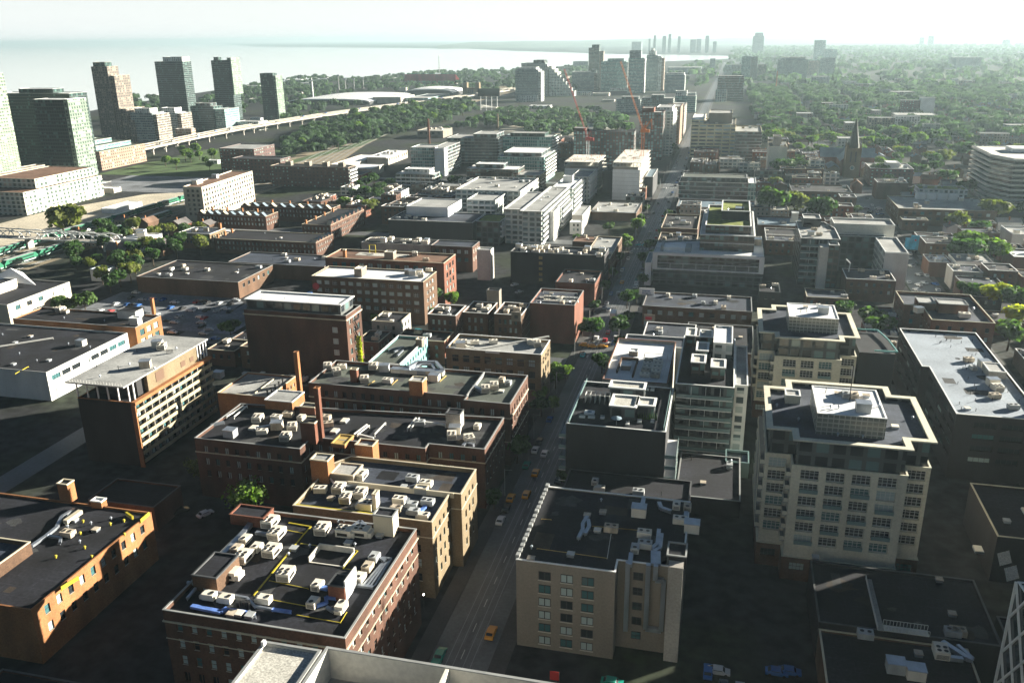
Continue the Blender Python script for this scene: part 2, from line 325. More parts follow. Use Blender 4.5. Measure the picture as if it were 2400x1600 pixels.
    b=MB(); b.q([(*p,rz_) for p in I],0); ro=link('roof' if name=='wall' else name.replace('wall','roof'),b.mesh('roof',[roof]),root)
    O=off(Q,.06+overhang); I2=off(Q,-.34); b=MB(); h=.16 if not overhang else .35
    for i in range(n):
        j=(i+1)%n
        b.q([(*I[j],rz_),(*I[i],rz_),(*I[i],z),(*I[j],z)],1)
        b.q([(*O[i],z),(*O[j],z),(*O[j],z+h),(*O[i],z+h)],0); b.q([(*O[i],z+h),(*O[j],z+h),(*I2[j],z+h),(*I2[i],z+h)],0)
        b.q([(*I2[j],z),(*I2[i],z),(*I2[i],z+h),(*I2[j],z+h)],0); b.q([(*O[j],z),(*O[i],z),(*I2[i],z),(*I2[j],z)],0)
    pr=link('parapet',b.mesh('parapet',[cop,wall]),root)
    ro['_z']=rz_; ro['_o']=(ox,oy)
    return ro
def bld(name,label,P,z,cat='building',z0=0,**kw):
    P=[tuple(p) for p in P]; cx=sum(p[0] for p in P)/len(P); cy=sum(p[1] for p in P)/len(P)
    root=thing(name,label,cat,(cx,cy,0))
    ro=block(root,P,z0,z,**kw)
    return root,ro
def rect(z,a,b,c,dx=0):
    """axis-aligned footprint from front-left, front-right and one back roof corner read off the photograph"""
    A=at(z,a);B=at(z,b);C=at(z,c); y0=(A[1]+B[1])/2
    return [(A[0],y0),(B[0],y0),(B[0],C[1]),(A[0],C[1])]
def R(x0,x1,y0,y1): return [(x0,y0),(x1,y0),(x1,y1),(x0,y1)]
# ---------------------------------------------------------------- roof equipment (sub-parts of a roof)
EQ={}
def eq(kind,vr='unit_paint'):
    if (kind,vr) in EQ: return EQ[(kind,vr)]
    b=MB(); m=[vr,'fan_black','steel','yellow_paint']
    if kind=='unit4':
        b.box(-1.3,1.3,-1.9,1.5,.25,1.95,0); b.box(-1.15,1.15,1.505,2.2,.25,1.4,0); b.box(-1.1,1.1,-1.7,1.3,0,.25,1)
        for x in (-.6,.6):
            for y in (-1.25,-.15): b.cyl(x,y,1.95,2.08,.42,0,12,cap=1)
        [b.box(-1.1,1.1,-1.93,-1.905,.5+.25*i,.62+.25*i,1) for i in range(4)]; b.box(1.305,1.33,-1.5,.8,.6,1.3,1)
    elif kind=='unit1':
        b.box(-.85,.85,-1.3,1.1,.2,1.45,0); b.box(-.7,.7,1.105,1.7,.2,.95,0); b.box(-.7,.7,-1.1,.9,0,.2,1); [b.box(-.6,.6,-1.325,-1.305,.45+.25*i,.57+.25*i,1) for i in range(3)]; b.cyl(0,-.7,1.45,1.56,.45,0,12,cap=1)
    elif kind=='unit2':
        b.box(-1.5,1.5,-1.,1.,.2,1.5,0); b.box(-1.3,1.3,-.85,.85,0,.2,1)
        for x in (-.7,.7): b.cyl(x,0,1.5,1.62,.42,0,12,cap=1)
    elif kind=='vent': b.cyl(0,0,0,.6,.16,2,8); b.cyl(0,0,.6,.95,.34,2,8,.12)
    elif kind=='pipe': b.cyl(0,0,0,1.1,.09,1,6); b.cyl(0,0,1.1,1.25,.14,1,6)
    elif kind=='hatch': b.box(-.7,.7,-.7,.7,0,.55,2); b.box(-.8,.8,-.8,.8,.555,.68,0)
    elif kind=='skylight': b.box(-1.,1.,-1.4,1.4,0,.4,2); b.prism([(-.9,-1.3),(.9,-1.3),(.9,1.3),(-.9,1.3)],.405,.6,0)
    elif kind=='box': b.box(-1.6,1.6,-1.3,1.3,0,2.2,0); b.box(-1.7,1.7,-1.4,1.4,2.205,2.35,2)
    elif kind=='yvent': b.cyl(0,0,0,.5,.2,3,8); b.cyl(0,0,.5,.8,.36,3,8,.2)
    EQ[(kind,vr)]=b.mesh(kind,m); return EQ[(kind,vr)]
NM={'unit4':'air_unit','unit1':'air_unit','unit2':'air_unit','vent':'roof_vent','pipe':'vent_pipe','hatch':'roof_hatch','skylight':'skylight','box':'equipment_box','yvent':'roof_vent'}
def put(ro,kind,p,rz=0,sc=None):
    """p = photograph point of the item's foot on this roof, or world (x,y)"""
    z=ro['_z']; o=ro['_o']; w=at(z,p) if len(p)==4 else p
    e=link(NM[kind],eq(kind,random.choice(('unit_paint','unit_paint','unit_grey','unit_rust')) if kind in('unit2','box','hatch','unit1') else 'unit_paint'),ro,(w[0]-o[0],w[1]-o[1],z+.01),rz,sc); return e
def duct(ro,pts,w=.6,m='steel',h=.6,lift=.45,name='duct'):
    z=ro['_z'];o=ro['_o']; b=MB(); Q=[]
    for p in pts:
        q=at(z+lift,p) if len(p)==4 else p; Q.append((q[0]-o[0],q[1]-o[1],z+lift))
    b.path(Q,w,0,h)
    for q in Q: b.box(q[0]-.08,q[0]+.08,q[1]-.08,q[1]+.08,z,q[2]-h/2-.01,0)
    link(name,b.mesh(name,[m]),ro)
def stub(ro,P,h,wall,top='roof_grey',name='stair_tower',copm='cop_beige'):
    """small brick or metal housing on a roof"""
    z=ro['_z'];o=ro['_o']; Q=[(p[0]-o[0],p[1]-o[1]) for p in tri(P)]; b=MB(); b.prism(Q,z,z+h,0,nobot=True); O=off(Q,.1);I=off(Q,-.25)
    n=len(Q)
    for i in range(n):
        j=(i+1)%n; b.q([(*O[i],z+h),(*O[j],z+h),(*O[j],z+h+.3),(*O[i],z+h+.3)],1); b.q([(*O[i],z+h+.3),(*O[j],z+h+.3),(*I[j],z+h+.3),(*I[i],z+h+.3)],1); b.q([(*I[j],z+h+.01),(*I[i],z+h+.01),(*I[i],z+h+.3),(*I[j],z+h+.3)],1)
    b.q([(*p,z+h+.02) for p in I],2)
    link(name,b.mesh(name,[wall,copm,top]),ro)
def scatter(ro,P,n,kinds=('vent','pipe','hatch','unit1','unit2'),seed=1,m=2.):
    r=random.Random(seed); x0=min(p[0] for p in P)+m;x1=max(p[0] for p in P)-m;y0=min(p[1] for p in P)+m;y1=max(p[1] for p in P)-m
    if x1<=x0 or y1<=y0: return
    done=[]
    for i in range(n):
        for t in range(20):
            x=r.uniform(x0,x1);y=r.uniform(y0,y1)
            if all(math.hypot(x-a,y-c)>3 for a,c in done): break
        else: continue
        done.append((x,y)); put(ro,r.choice(kinds),(x,y),r.choice((0,pi/2,pi)))

def patches(ro,P,n,seed):
    """repaired membrane, dried puddles and dirt lying on a roof"""
    r=random.Random(seed); x0=min(p[0] for p in P)+1.5;x1=max(p[0] for p in P)-1.5;y0=min(p[1] for p in P)+1.5;y1=max(p[1] for p in P)-1.5; z=ro['_z'];o=ro['_o']
    for k in range(n):
        cx,cy=r.uniform(x0,x1),r.uniform(y0,y1); b=MB()
        if r.random()<.45: w,h=r.uniform(.8,3.5),r.uniform(.8,3.); Q=[(cx-w,cy-h),(cx+w,cy-h),(cx+w,cy+h),(cx-w,cy+h)]
        else: w=r.uniform(1.,3.6); Q=[(cx+w*r.uniform(.5,1.2)*cos(t),cy+w*.8*r.uniform(.5,1.2)*sin(t)) for t in np.linspace(0,6.0,13)]
        Q=[(min(max(x,x0-1),x1+1)-o[0],min(max(y,y0-1),y1+1)-o[1]) for x,y in Q]
        b.q([(x,y,z+.004+.0015*k) for x,y in Q],0); link('roof_patch',b.mesh('roof_patch',[r.choice(['patch_dark','patch_pale','patch_pale','patch_brown'])]),ro)
# ================================================================ SETTING
def sheet(name,P,z,m,kind='structure',label=None):
    b=MB(); b.q([(*p,z) for p in tri(P)],0); return struct(name,b,[m],kind,label)
def gmat():
    m=D.materials.new('ground'); m.use_nodes=True; t=m.node_tree; b=t.nodes['Principled BSDF']; L=t.links.new; b.inputs['Roughness'].default_value=.95; b.inputs['Specular IOR Level'].default_value=.1
    g=_n(t,'ShaderNodeNewGeometry'); n1=_n(t,'ShaderNodeTexNoise'); n1.inputs['Scale'].default_value=.012; n1.inputs['Detail'].default_value=6; L(g.outputs['Position'],n1.inputs[0])
    n2=_n(t,'ShaderNodeTexNoise'); n2.inputs['Scale'].default_value=.25; n2.inputs['Detail'].default_value=5; L(g.outputs['Position'],n2.inputs[0])
    r=_n(t,'ShaderNodeValToRGB'); e=r.color_ramp.elements; e[0].position=.48; e[0].color=(.030,.031,.034,1); e[1].position=.62; e[1].color=(.032,.042,.022,1); L(n1.outputs[0],r.inputs[0])
    mr=_n(t,'ShaderNodeMapRange'); mr.inputs[1].default_value=.35; mr.inputs[2].default_value=.65; mr.inputs[3].default_value=.6; mr.inputs[4].default_value=1.5; L(n2.outputs[0],mr.inputs[0])
    s=_n(t,'ShaderNodeVectorMath',operation='SCALE'); L(r.outputs[0],s.inputs[0]); L(mr.outputs[0],s.inputs['Scale']); L(s.outputs[0],b.inputs['Base Color']); MT['ground']=m
gmat()
def watermat():
    m=D.materials.new('water'); m.use_nodes=True; t=m.node_tree; b=t.nodes['Principled BSDF']; L=t.links.new
    b.inputs['Base Color'].default_value=(.74,.76,.76,1); b.inputs['Roughness'].default_value=.15; b.inputs['IOR'].default_value=1.33; b.inputs['Specular IOR Level'].default_value=.6  # base colour lifted to pale grey to stand in for sun glare
    g=_n(t,'ShaderNodeNewGeometry'); n=_n(t,'ShaderNodeTexNoise'); n.inputs['Scale'].default_value=.02; n.inputs['Detail'].default_value=6; L(g.outputs['Position'],n.inputs[0])
    bp=_n(t,'ShaderNodeBump'); bp.inputs['Strength'].default_value=.25; bp.inputs['Distance'].default_value=6; L(n.outputs[0],bp.inputs['Height']); L(bp.outputs[0],b.inputs['Normal']); MT['water']=m
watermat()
b=MB(); b.q([(-30000,-200,0),(30000,-200,0),(30000,30000,0),(-30000,30000,0)]); struct('ground',b,['ground'])
lake=[(-2500,-150),(-1250,500),(-1106,1250),(-1185,1500),(-1250,1775),(-1368,2460),(-1230,2850),(-1022,2980),(-744,3250),(-742,3794),(-666,4194),(-315,4511),(60,5054),(20,5400),(-103,5598),(-400,6000),(-773,6288),(-1988,8105),(-2955,9924),(-9000,16000),(-18000,29500),(-29500,29500),(-29500,-150)]
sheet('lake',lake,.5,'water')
hillsP=[(-29000,29800)]
# King street: sidewalks with kerbs, roadway, two streetcar tracks
b=MB(); b.box(-57.4,-53.6,-100,4300,.0,.14,0); b.box(-40.9,-37.2,-100,4300,.0,.14,0); struct('sidewalk',b,['sidewalk'])
sheet('road',[(-53.6,-100),(-40.9,-100),(-40.9,4300),(-53.6,4300)],.012,'asphalt')
b=MB()
for x in (-49.1,-45.4): b.box(x-1.25,x+1.25,-100,2600,.0,.018,0)
struct('track_bed',b,['track_concrete'])
b=MB()
for x in (-49.1,-45.4):
    for s in (-.75,.75): b.box(x+s-.07,x+s+.07,-100,2600,.0,.03,0)
struct('streetcar_rails',b,['rail_steel'])
b=MB()
for y in (336,528,757,1120,1500):
    for x in (-51.9,-42.5):
        pass
    for yy in (y-9,y+9):
        for k in range(6): x=-52.6+k*2; b.box(x,x+.6,yy-1.5,yy+1.5,.0,.022,0)
for y in np.arange(70,1500,9): b.box(-47.33,-47.17,y,y+3,.0,.022,0)
struct('road_markings',b,['paint_line'])
for i,(y0,y1,x0,x1) in enumerate([(309,323,-230,-57.6),(309,321,-37,120),(523,534,-330,-57.6),(523,534,-37,190),(752,762,-380,-57.6),(752,762,-37,120),(1115,1125,-300,-57.6),(1115,1125,-37,300)]):
    sheet('cross_street',R(x0,x1,y0,y1),.012,'asphalt')
sheet('side_road',[(92,60),(106,60),(108,1400),(94,1400)],.02,'asphalt')
sheet('side_road',[(102,640),(132,640),(132,780),(86,780),(86,735),(102,735)],.024,'asphalt')
sheet('rear_road',R(-205,-196,60,1200),.02,'asphalt')
b=MB(); b.box(86.5,91.8,60,1300,0,.13,0); b.box(106.3,109,60,640,0,.13,0); struct('sidewalk',b,['sidewalk'])
# parking lot, rail corridor, lawns
sheet('gravel_lot',[(-300,322),(-222,322),(-228,368),(-243,378),(-300,372)],.03,'lot_gravel')
sheet('gravel_lot',[(-226,322),(-208,322),(-208,375),(-226,372)],.034,'lot_gravel')
sheet('rail_bed',[(-450,320),(-385,320),(-380,780),(-430,1000),(-470,1250),(-500,1500),(-500,2300),(-600,2300),(-560,1500),(-520,1200),(-478,950),(-452,700)],.03,'ballast')
sheet('sand_yard',[(-505,395),(-432,395),(-432,640),(-450,655),(-478,640),(-505,560)],.05,'sand')
sheet('dark_yard',[(-560,650),(-455,650),(-440,760),(-560,735)],.055,'lot_gravel')
sheet('lawn',[(-600,735),(-480,735),(-470,900),(-560,1000),(-605,930)],.06,'grass')
sheet('lawn',[(-478,950),(-462,950),(-500,1230),(-535,1500),(-560,1500),(-520,1200)],.065,'grass')
sheet('lawn',[(-462,700),(-452,700),(-432,1000),(-470,1250),(-480,1230),(-450,1000)],.07,'grass')
b=MB()
def railx(y): return np.interp(y,[320,780,1000,1250,1500,2300],[0,3,-42,-80,-118,-140])
ys=list(range(330,2300,45))
for x0 in (-427,-420,-412,-405,-398,-391):
    for s in (-.75,.75):
        for a,c in zip(ys[:-1],ys[1:]): b.bar((x0+railx(a)+s,a,.22),(x0+railx(c)+s,c,.22),.16,0)
struct('railway_tracks',b,['rail_steel'])
b=MB()
for x0 in (-427,-420,-412,-405,-398,-391):
    for y in np.arange(360,700,1.4): b.box(x0+railx(y)-1.3,x0+railx(y)+1.3,y,y+.4,.1,.16,0)
struct('sleepers',b,['bark'])
# far shore ridge beyond the bay, low hills at the horizon
b=MB(); rr=random.Random(4); N=60
prev=None
for i in range(N+1):
    t=i/N; x=-3300+ t*22000; y=9900+ 3500*sin(t*2.2)+t*2500; h=26+22*rr.random()+30*t
    cur=((x,y,0),(x-300,y+900,h),(x-500,y+3000,h+25))
    if prev:
        for k in range(2): b.q([prev[k],cur[k],cur[k+1],prev[k+1]],0)
    prev=cur
mat('far_wood',(.045,.065,.04),.95,.4,.004); struct('hills',b,['far_wood'])
# ================================================================ BUILDINGS SOUTH (LEFT) OF THE STREET, NEAR TO FAR
# foreground podium roof at the bottom edge
rt=thing('podium','pale concrete podium roof at the bottom edge with gravel field and deep louvred well','building',(-48,72,0))
P0=R(-54.6,-46.6,56,83.6)
ro=block(rt,P0,0,48,wall='concrete_pale',roof='gravel_roof',cop='cop_grey',sides='',par=.3,name='gravel_wing')
rw=block(rt,R(-46.3,22,56,84.6),0,47.8,wall='concrete_pale',roof='concrete',cop='cop_grey',sides='',par=4.5,name='well_wing')
b=MB()
for k in range(22): x=-43.5+k*.42; b.box(x,x+.16,74,80.5,44.2,44.7,0)
b.box(-43.9,-34,73.6,74,43.4,44.8,0)
b2=MB(); link('louvre_grille',MB().mesh('g',['fr_dark']) if False else (lambda bb:bb.mesh('louvre_grille',['white_metal']))((lambda bb:[bb.box(-43.5+48+k*.45,-43.5+48+k*.45+.18,74-72,81.2-72,44.0,44.5,0) for k in range(26)] and bb)(MB())),rt)
bb=MB(); bb.box(-54.4+48,-54.0+48,82.4-72,83-72,48.2,48.9,0); link('camera_box',bb.mesh('camera_box',['white_metal']),rt)
bb=MB(); bb.box(-30+48,-29.6+48,62-72,84-72,43.4,48,0); bb.box(-18+48,-17.6+48,62-72,84-72,43.4,48,0); link('well_wall',bb.mesh('well_wall',['concrete_pale']),rt)
# --- brick loft with many air units
PL=R(-95,-59,114.5,151)
rt,ro=bld('loft_building','dark brick loft nearest the camera, its roof crowded with air units and yellow pipes',PL,24,wall='brick_dark',roof='tar',cop='cop_grey',fl=3.7,bay=3.0,ww=1.25,wh=2.1,st='sash',fr='fr_brown',pale=.4,ledge=[(21.6,.25,.25),(17.9,.12,.15)],ledm='cop_beige')
patches(ro,R(-94,-60,115.5,150),16,1)
for k,p,r_ in [('unit4',(1,3,135,120),0),('unit4',(1,3,195,225),0),('unit4',(1,3,150,385),0),('unit4',(0,3,2245,440),0),('unit4',(1,3,615,185),.1),('unit4',(1,3,830,215),-pi/2),('unit4',(1,3,985,215),-pi/2),('unit4',(1,3,280,600),.1),('unit4',(0,3,2130,600),-pi/2),
    ('unit1',(1,3,1090,440),0),('unit1',(1,3,1030,530),0),('unit1',(1,3,958,630),0),('unit1',(1,3,568,700),0),('unit1',(1,3,528,860),0),('unit1',(1,3,785,900),pi),('unit1',(1,3,80,830),pi/2),('unit1',(0,3,1925,795),pi/2),('unit1',(0,3,2080,825),pi/2),('unit1',(0,3,2260,275),0),('unit1',(0,3,2180,365),0),
    ('unit1',(1,3,10,350),0),('vent',(1,3,300,400),0),('vent',(1,3,910,310),0),('hatch',(1,3,850,295),0),('hatch',(1,3,350,345),0),('vent',(1,3,760,105),0),('vent',(1,3,815,105),0),('hatch',(1,3,1140,225),0),('vent',(1,3,497,325),0),('hatch',(0,3,2200,945),0),('hatch',(0,3,2130,945),0),('hatch',(0,3,2300,960),0)]:
    put(ro,k,p,r_)
for k in range(3): put(ro,'pipe',(0,3,2190+50*k,880),0,(3,3,1.2))
duct(ro,[(1,3,300,95),(1,3,505,130),(1,3,440,200),(1,3,-20,760)],.28,'yellow_paint',.15,.15,'gas_pipe')
duct(ro,[(1,3,270,160),(1,3,430,190)],.14,'yellow_paint',.1,.15,'gas_pipe'); duct(ro,[(1,3,410,285),(1,3,935,352),(1,3,800,515),(1,3,1040,545)],.16,'yellow_paint',.1,.12,'gas_pipe')
duct(ro,[(1,3,120,625),(1,3,480,700)],.12,'yellow_paint',.1,.12,'gas_pipe'); duct(ro,[(1,3,0,775),(1,3,490,865)],.12,'yellow_paint',.1,.12,'gas_pipe'); duct(ro,[(1,3,370,940),(1,3,775,1012),(1,3,835,915)],.12,'yellow_paint',.1,.12,'gas_pipe')
duct(ro,[(0,3,1720,640),(0,3,1820,665),(0,3,1890,710),(0,3,2270,785),(0,3,2340,860),(1,3,150,890)],.45,'steel',.4,.5)
duct(ro,[(0,3,1820,670),(0,3,1720,790)],.5,'steel',.4,.5); duct(ro,[(0,3,1760,860),(0,3,2030,915),(0,3,2090,880)],.9,'blue_wrap',.5,.4)
duct(ro,[(0,3,2100,890),(0,3,2230,905),(0,3,2340,935)],.4,'blue_wrap',.4,.4); duct(ro,[(1,3,150,890),(1,3,320,915)],.7,'blue_wrap',.4,.4)
duct(ro,[(0,3,2352,40),(0,3,2240,190),(0,3,2090,350),(0,3,2020,420),(0,3,2170,440)],1.1,'steel',.9,.6)
duct(ro,[(1,3,0,185),(1,3,110,205)],.8,'steel',.6,.6); duct(ro,[(0,3,2060,470),(0,3,2150,510)],.7,'steel',.6,.6)
for k in range(4): duct(ro,[(1,3,1125+k*14,415+k*12),(1,3,1190+14*k,418+8*k),(1,3,1245-k*32,425+k*18),(1,3,1090-k*38,680)],.36,'steel',.35,.35+.0*k)
duct(ro,[(1,3,940,668),(1,3,1080,690)],.7,'steel',.5,.4)
duct(ro,[(1,3,600,690),(1,3,660,700)],.9,'blue_wrap',.6,.5); duct(ro,[(1,3,560,860),(1,3,650,830),(1,3,640,780),(1,3,730,790)],.6,'blue_wrap',.5,.5); duct(ro,[(1,3,650,870),(1,3,700,905),(1,3,740,880)],.6,'steel',.5,.5); duct(ro,[(1,3,870,150),(1,3,960,90),(1,3,1020,150)],.9,'steel',.8,.8)
A_=at(24,(1,3,480,430));B_=at(24,(1,3,810,470))
w=MB(); ox,oy=ro['_o']; z=ro['_z']; x0,x1=A_[0]-ox,B_[0]-ox; y0=at(24,(1,3,480,430))[1]-oy; y1=y0+5.2
w.box(x0,x0+.25,y0,y1,z,z+1.3,0); w.box(x0+.255,x1,y1-.25,y1,z,z+1.3,0); w.box(x1-.25,x1,y0,y1-.255,z,z+.4,0); w.box(x0+.255,x1-.255,y0,y0+.25,z,z+.15,0); link('skylight_well',w.mesh('skylight_well',['concrete_pale']),ro)
a=at(25,(0,3,1770,640)); stub(ro,R(a[0],a[0]+5.2,a[1],a[1]+8),3.2,'brick_brown','tar','stair_tower','cop_dark')
a=at(23.2,(1,3,1085,205)); stub(ro,R(a[0],a[0]+4.4,a[1],a[1]+3.2),4.6,'cop_beige','tar','lift_housing','cop_grey')
a=at(23.2,(1,3,670,800)); stub(ro,R(a[0],a[0]+3.3,a[1],a[1]+3.8),3,'brick_red','tar','stair_tower','cop_dark')
w=MB(); a=at(23.2,(1,3,820,810)); w.box(a[0]-ox,a[0]-ox+.3,a[1]-oy,a[1]-oy+5,z,z+4.2,0); link('screen_wall',w.mesh('screen_wall',['white_metal']),ro)
duct(ro,[(0,3,2290,900),(0,3,2350,960)],.3,'steel',.3,.4); 
a=at(23.2,(1,3,-160,80)); stub(ro,R(a[0]-1,a[0]+7,a[1]-1.5,a[1]+3.),2.2,'brick_red','tar','stair_tower','brick_red')
# --- stepped brown brick loft, teal grey roof
PL=[(-93,162),(-59.6,159.5),(-58.6,174),(-56.2,174),(-56,187),(-84,187),(-92.5,182)]
PL=[(-93,160.5),(-59,160.5),(-59,174),(-56.3,174),(-56.3,187),(-90,187),(-93,182)]
rt,ro=bld('loft_building','brown loft with blue grey roof, yellow edged front parapet and a square brick stair tower',PL,20,wall='brick_tan',roof='tar_blue',cop='cop_beige',fl=3.8,bay=3.0,ww=1.2,wh=2.1,st='sash',par=1.0,ledge=[(15.9,.15,.2)])
patches(ro,R(-88,-60,163,172),5,2); patches(ro,R(-85,-57,175,186),6,3)
for k,p,r_ in [('unit2',(1,2,595,1385),.2),('unit4',(1,2,765,1375),.1),('unit4',(1,2,965,1420),.1),('unit4',(1,2,835,1465),.1),('unit4',(1,2,1010,1535),pi/2),('unit4',(1,2,965,1255),0),('unit2',(1,2,920,1185),0),('unit2',(1,2,1440,1280),0),('unit2',(1,2,1565,1330),0),('unit2',(1,2,1320,1480),0),('unit1',(1,2,1440,1525),pi/2),('unit1',(1,2,1290,1560),pi/2),('unit1',(1,3,1450,20),pi/2),('unit1',(1,3,1540,60),pi/2),('unit2',(1,2,1580,1500),0),('hatch',(1,2,690,1450),0),('vent',(1,2,1070,1350),0),('hatch',(1,2,1360,1345),0)]:
    put(ro,k,p,r_)
duct(ro,[(1,2,1560,1510),(1,2,1500,1568),(1,3,1470,20)],.9,'blue_wrap',.5,.5); duct(ro,[(1,2,1330,1480),(1,2,1400,1440)],1.,'steel',.6,.6); duct(ro,[(1,2,830,1330),(1,2,930,1310)],1.4,'steel',.6,.6); duct(ro,[(1,2,760,1180),(1,2,900,1215)],.8,'blue_wrap',.5,.5)
b=MB(); ox,oy=ro['_o']; z=ro['_z']; a=at(20,(1,2,850,1262)); c=at(20,(1,2,1820,1395)); b.box(a[0]-ox,c[0]-ox,173.6-oy,174.1-oy,z,z+1.3,0); link('dividing_parapet',b.mesh('dividing_parapet',['cop_beige']),ro)
b=MB(); a=at(20,(1,2,390,1465)); b.box(-92.6-ox,-70-ox,160.9-oy,161.5-oy,z,z+1.02,0); link('yellow_parapet_lining',b.mesh('yellow_parapet_lining',['yellow_paint']),ro)
a=at(19,(1,2,515,1290)); stub(ro,R(a[0],a[0]+4.6,a[1],a[1]+3.6),6,'brick_orange','roof_grey'); 
a=at(19,(1,2,690,1290)); stub(ro,R(a[0],a[0]+6,a[1],a[1]+6),2.2,'stucco_beige','roof_grey','stair_housing')
a=at(19,(1,2,1075,1550)); stub(ro,R(a[0],a[0]+.9,a[1],a[1]+2.2),4,'concrete_pale','roof_grey','chimney')
a=at(19,(1,2,1455,1400)); stub(ro,R(a[0],a[0]+3,a[1],a[1]+2.),1.4,'cop_grey','cop_white','skylight_box')
for k in range(4): duct(ro,[(1,2,650+k*12,1220+k*10),(1,2,720+k*8,1320+k*3)],.12,'fr_white',.12,1.2,'pipe_rail')
# detached lit stair head
rt,ro=bld('stair_tower','small orange brick stair head with pale roof, behind the teal roofed loft',R(-90,-85,189.5,193.5),22,wall='brick_orange',roof='roof_grey',cop='cop_beige',sides='',par=.4)
# --- long brick complex
PL=[(-139,191.5),(-107,191.5),(-107,198.5),(-86,198.5),(-74,202),(-58.5,202),(-58.5,223),(-134,215.5)]
PL=[(-139,191.5),(-107,191.5),(-107,199),(-74,199),(-74,202),(-58.3,202),(-58.3,223),(-139,216)]
rt,ro=bld('brick_factory','long brick factory with tall square chimney and scattered grey roof units',PL,18,wall='brick_dark',roof='tar',cop='cop_grey',fl=3.7,bay=3.2,ww=1.2,wh=2.,st='pair',pale=.5,ledge=[(13.8,.2,.3)],ledm='cop_beige',sides='FR')
patches(ro,R(-138,-108,192,215),10,4); patches(ro,R(-105,-60,203,215),12,5)
for k,p,r_ in [('box',(0,2,2120,870),0),('unit2',(1,2,60,850),.3),('box',(1,2,195,800),.3),('unit4',(1,2,20,730),.2),('unit2',(1,2,190,720),0),('unit2',(1,2,300,690),0),('unit1',(1,2,420,720),0),('unit4',(1,2,335,810),.4),('unit4',(1,2,275,900),.2),('unit2',(1,2,640,720),0),('unit2',(1,2,665,780),.5),('skylight',(1,2,725,830),0),('skylight',(1,2,815,735),0),('skylight',(0,2,2330,800),0),('unit2',(1,2,1505,770),.2),('pipe',(1,2,1555,840),0),('pipe',(1,2,1610,830),0),('unit4',(1,2,1800,890),.3),('unit1',(1,2,2035,800),0),('unit4',(1,2,1960,920),.5),('box',(1,2,1830,840),.2)]:
    put(ro,k,p,r_)
duct(ro,[(1,2,1390,800),(1,2,1470,700)],.35,'fr_white',.3,.9,'pipe_rack'); duct(ro,[(1,2,1420,800),(1,2,1500,700)],.35,'fr_white',.3,.9,'pipe_rack'); duct(ro,[(1,2,900,850),(1,2,1020,760)],.3,'fr_white',.3,.9,'pipe_rack'); duct(ro,[(1,2,930,855),(1,2,1040,770)],.3,'fr_white',.3,.9,'pipe_rack'); duct(ro,[(1,2,1090,850),(1,2,1190,745)],.35,'fr_white',.3,.9,'pipe_rack')
duct(ro,[(1,2,1480,730),(1,2,1740,765)],.5,'fr_white',.5,.9,'screen_rail'); duct(ro,[(1,2,940,850),(1,2,1080,885)],.5,'fr_white',.3,.5)
duct(ro,[(0,2,2080,690),(0,2,2240,590)],.4,'fr_white',.3,.8,'pipe_rack'); duct(ro,[(0,2,2150,690),(0,2,2270,590)],.4,'fr_white',.3,.8,'pipe_rack'); duct(ro,[(0,2,1940,770),(0,2,2060,740)],.8,'steel',.7,.6); duct(ro,[(1,2,0,800),(1,2,160,770),(1,2,150,700)],1,'steel',.8,.7); duct(ro,[(1,2,2000,950),(1,2,1930,930),(1,2,1900,960)],.8,'steel',.7,.6)
a=at(18,(1,2,570,890)); stub(ro,R(a[0],a[0]+1.35,a[1],a[1]+1.35),15.5,'brick_red','tar','chimney','brick_orange')
a=at(18,(1,2,420,910)); stub(ro,R(a[0],a[0]+4.3,a[1],a[1]+4),6.2,'brick_red','tar')
a=at(18,(1,2,400,640)); stub(ro,R(a[0],a[0]+5,a[1],a[1]+3),2.2,'brick_red','tar','stair_housing')
a=at(18,(1,2,130,560)); stub(ro,R(a[0],a[0]+9,a[1]-3,a[1]+5),2.8,'brick_orange','roof_grey','stair_housing','cop_white')
a=at(18,(1,2,1745,770)); stub(ro,R(a[0],a[0]+4.3,a[1],a[1]+3.6),4.4,'concrete','tar','lift_housing','cop_dark')
a=at(18,(1,2,690,945)); stub(ro,R(a[0],a[0]+4,a[1],a[1]+6),.9,'brick_orange','cop_yellow','raised_roof','cop_yellow')
# --- next brick loft
PL=[(-124,231.5),(-72,231.5),(-72,228.5),(-57.8,228.5),(-57.8,252),(-124,252)]
rt,ro=bld('loft_building','broad dark brick loft with green grey roof and a tilted row of silver ducts',PL,20,wall='brick_dark',roof='roof_green_grey',cop='cop_grey',fl=3.7,bay=3.1,ww=1.25,wh=2.1,st='pair',pale=.35,ledge=[(15.2,.25,.35),(7.5,.2,.3)],ledm='cop_beige')
patches(ro,R(-123,-59,233,251),18,6)
for k,p,r_ in [('unit4',(1,2,660,250),.4),('unit4',(1,2,740,300),.6),('unit2',(1,2,790,250),.3),('box',(1,2,1180,270),.2),('unit4',(1,2,1000,370),.4),('unit2',(1,2,1210,380),0),('box',(1,2,1640,360),0),('unit4',(1,2,2190,430),.3),('unit4',(1,2,2110,460),.3),('unit1',(1,2,2260,370),0),('unit1',(1,2,2320,400),0),('hatch',(1,2,2255,465),0),('unit4',(1,2,1080,250),.2)]:
    put(ro,k,p,r_)
for k in range(6): put(ro,'box',(1,2,1290+k*79,280+k*5),0,(.95,.9,.6))
duct(ro,[(1,2,1400,240),(1,2,1480,190),(1,2,1650,190),(1,2,1710,260)],1.1,'steel',.9,1.4); duct(ro,[(1,2,1430,250),(1,2,1520,210),(1,2,1620,210),(1,2,1640,260)],.8,'steel',.7,1.2)
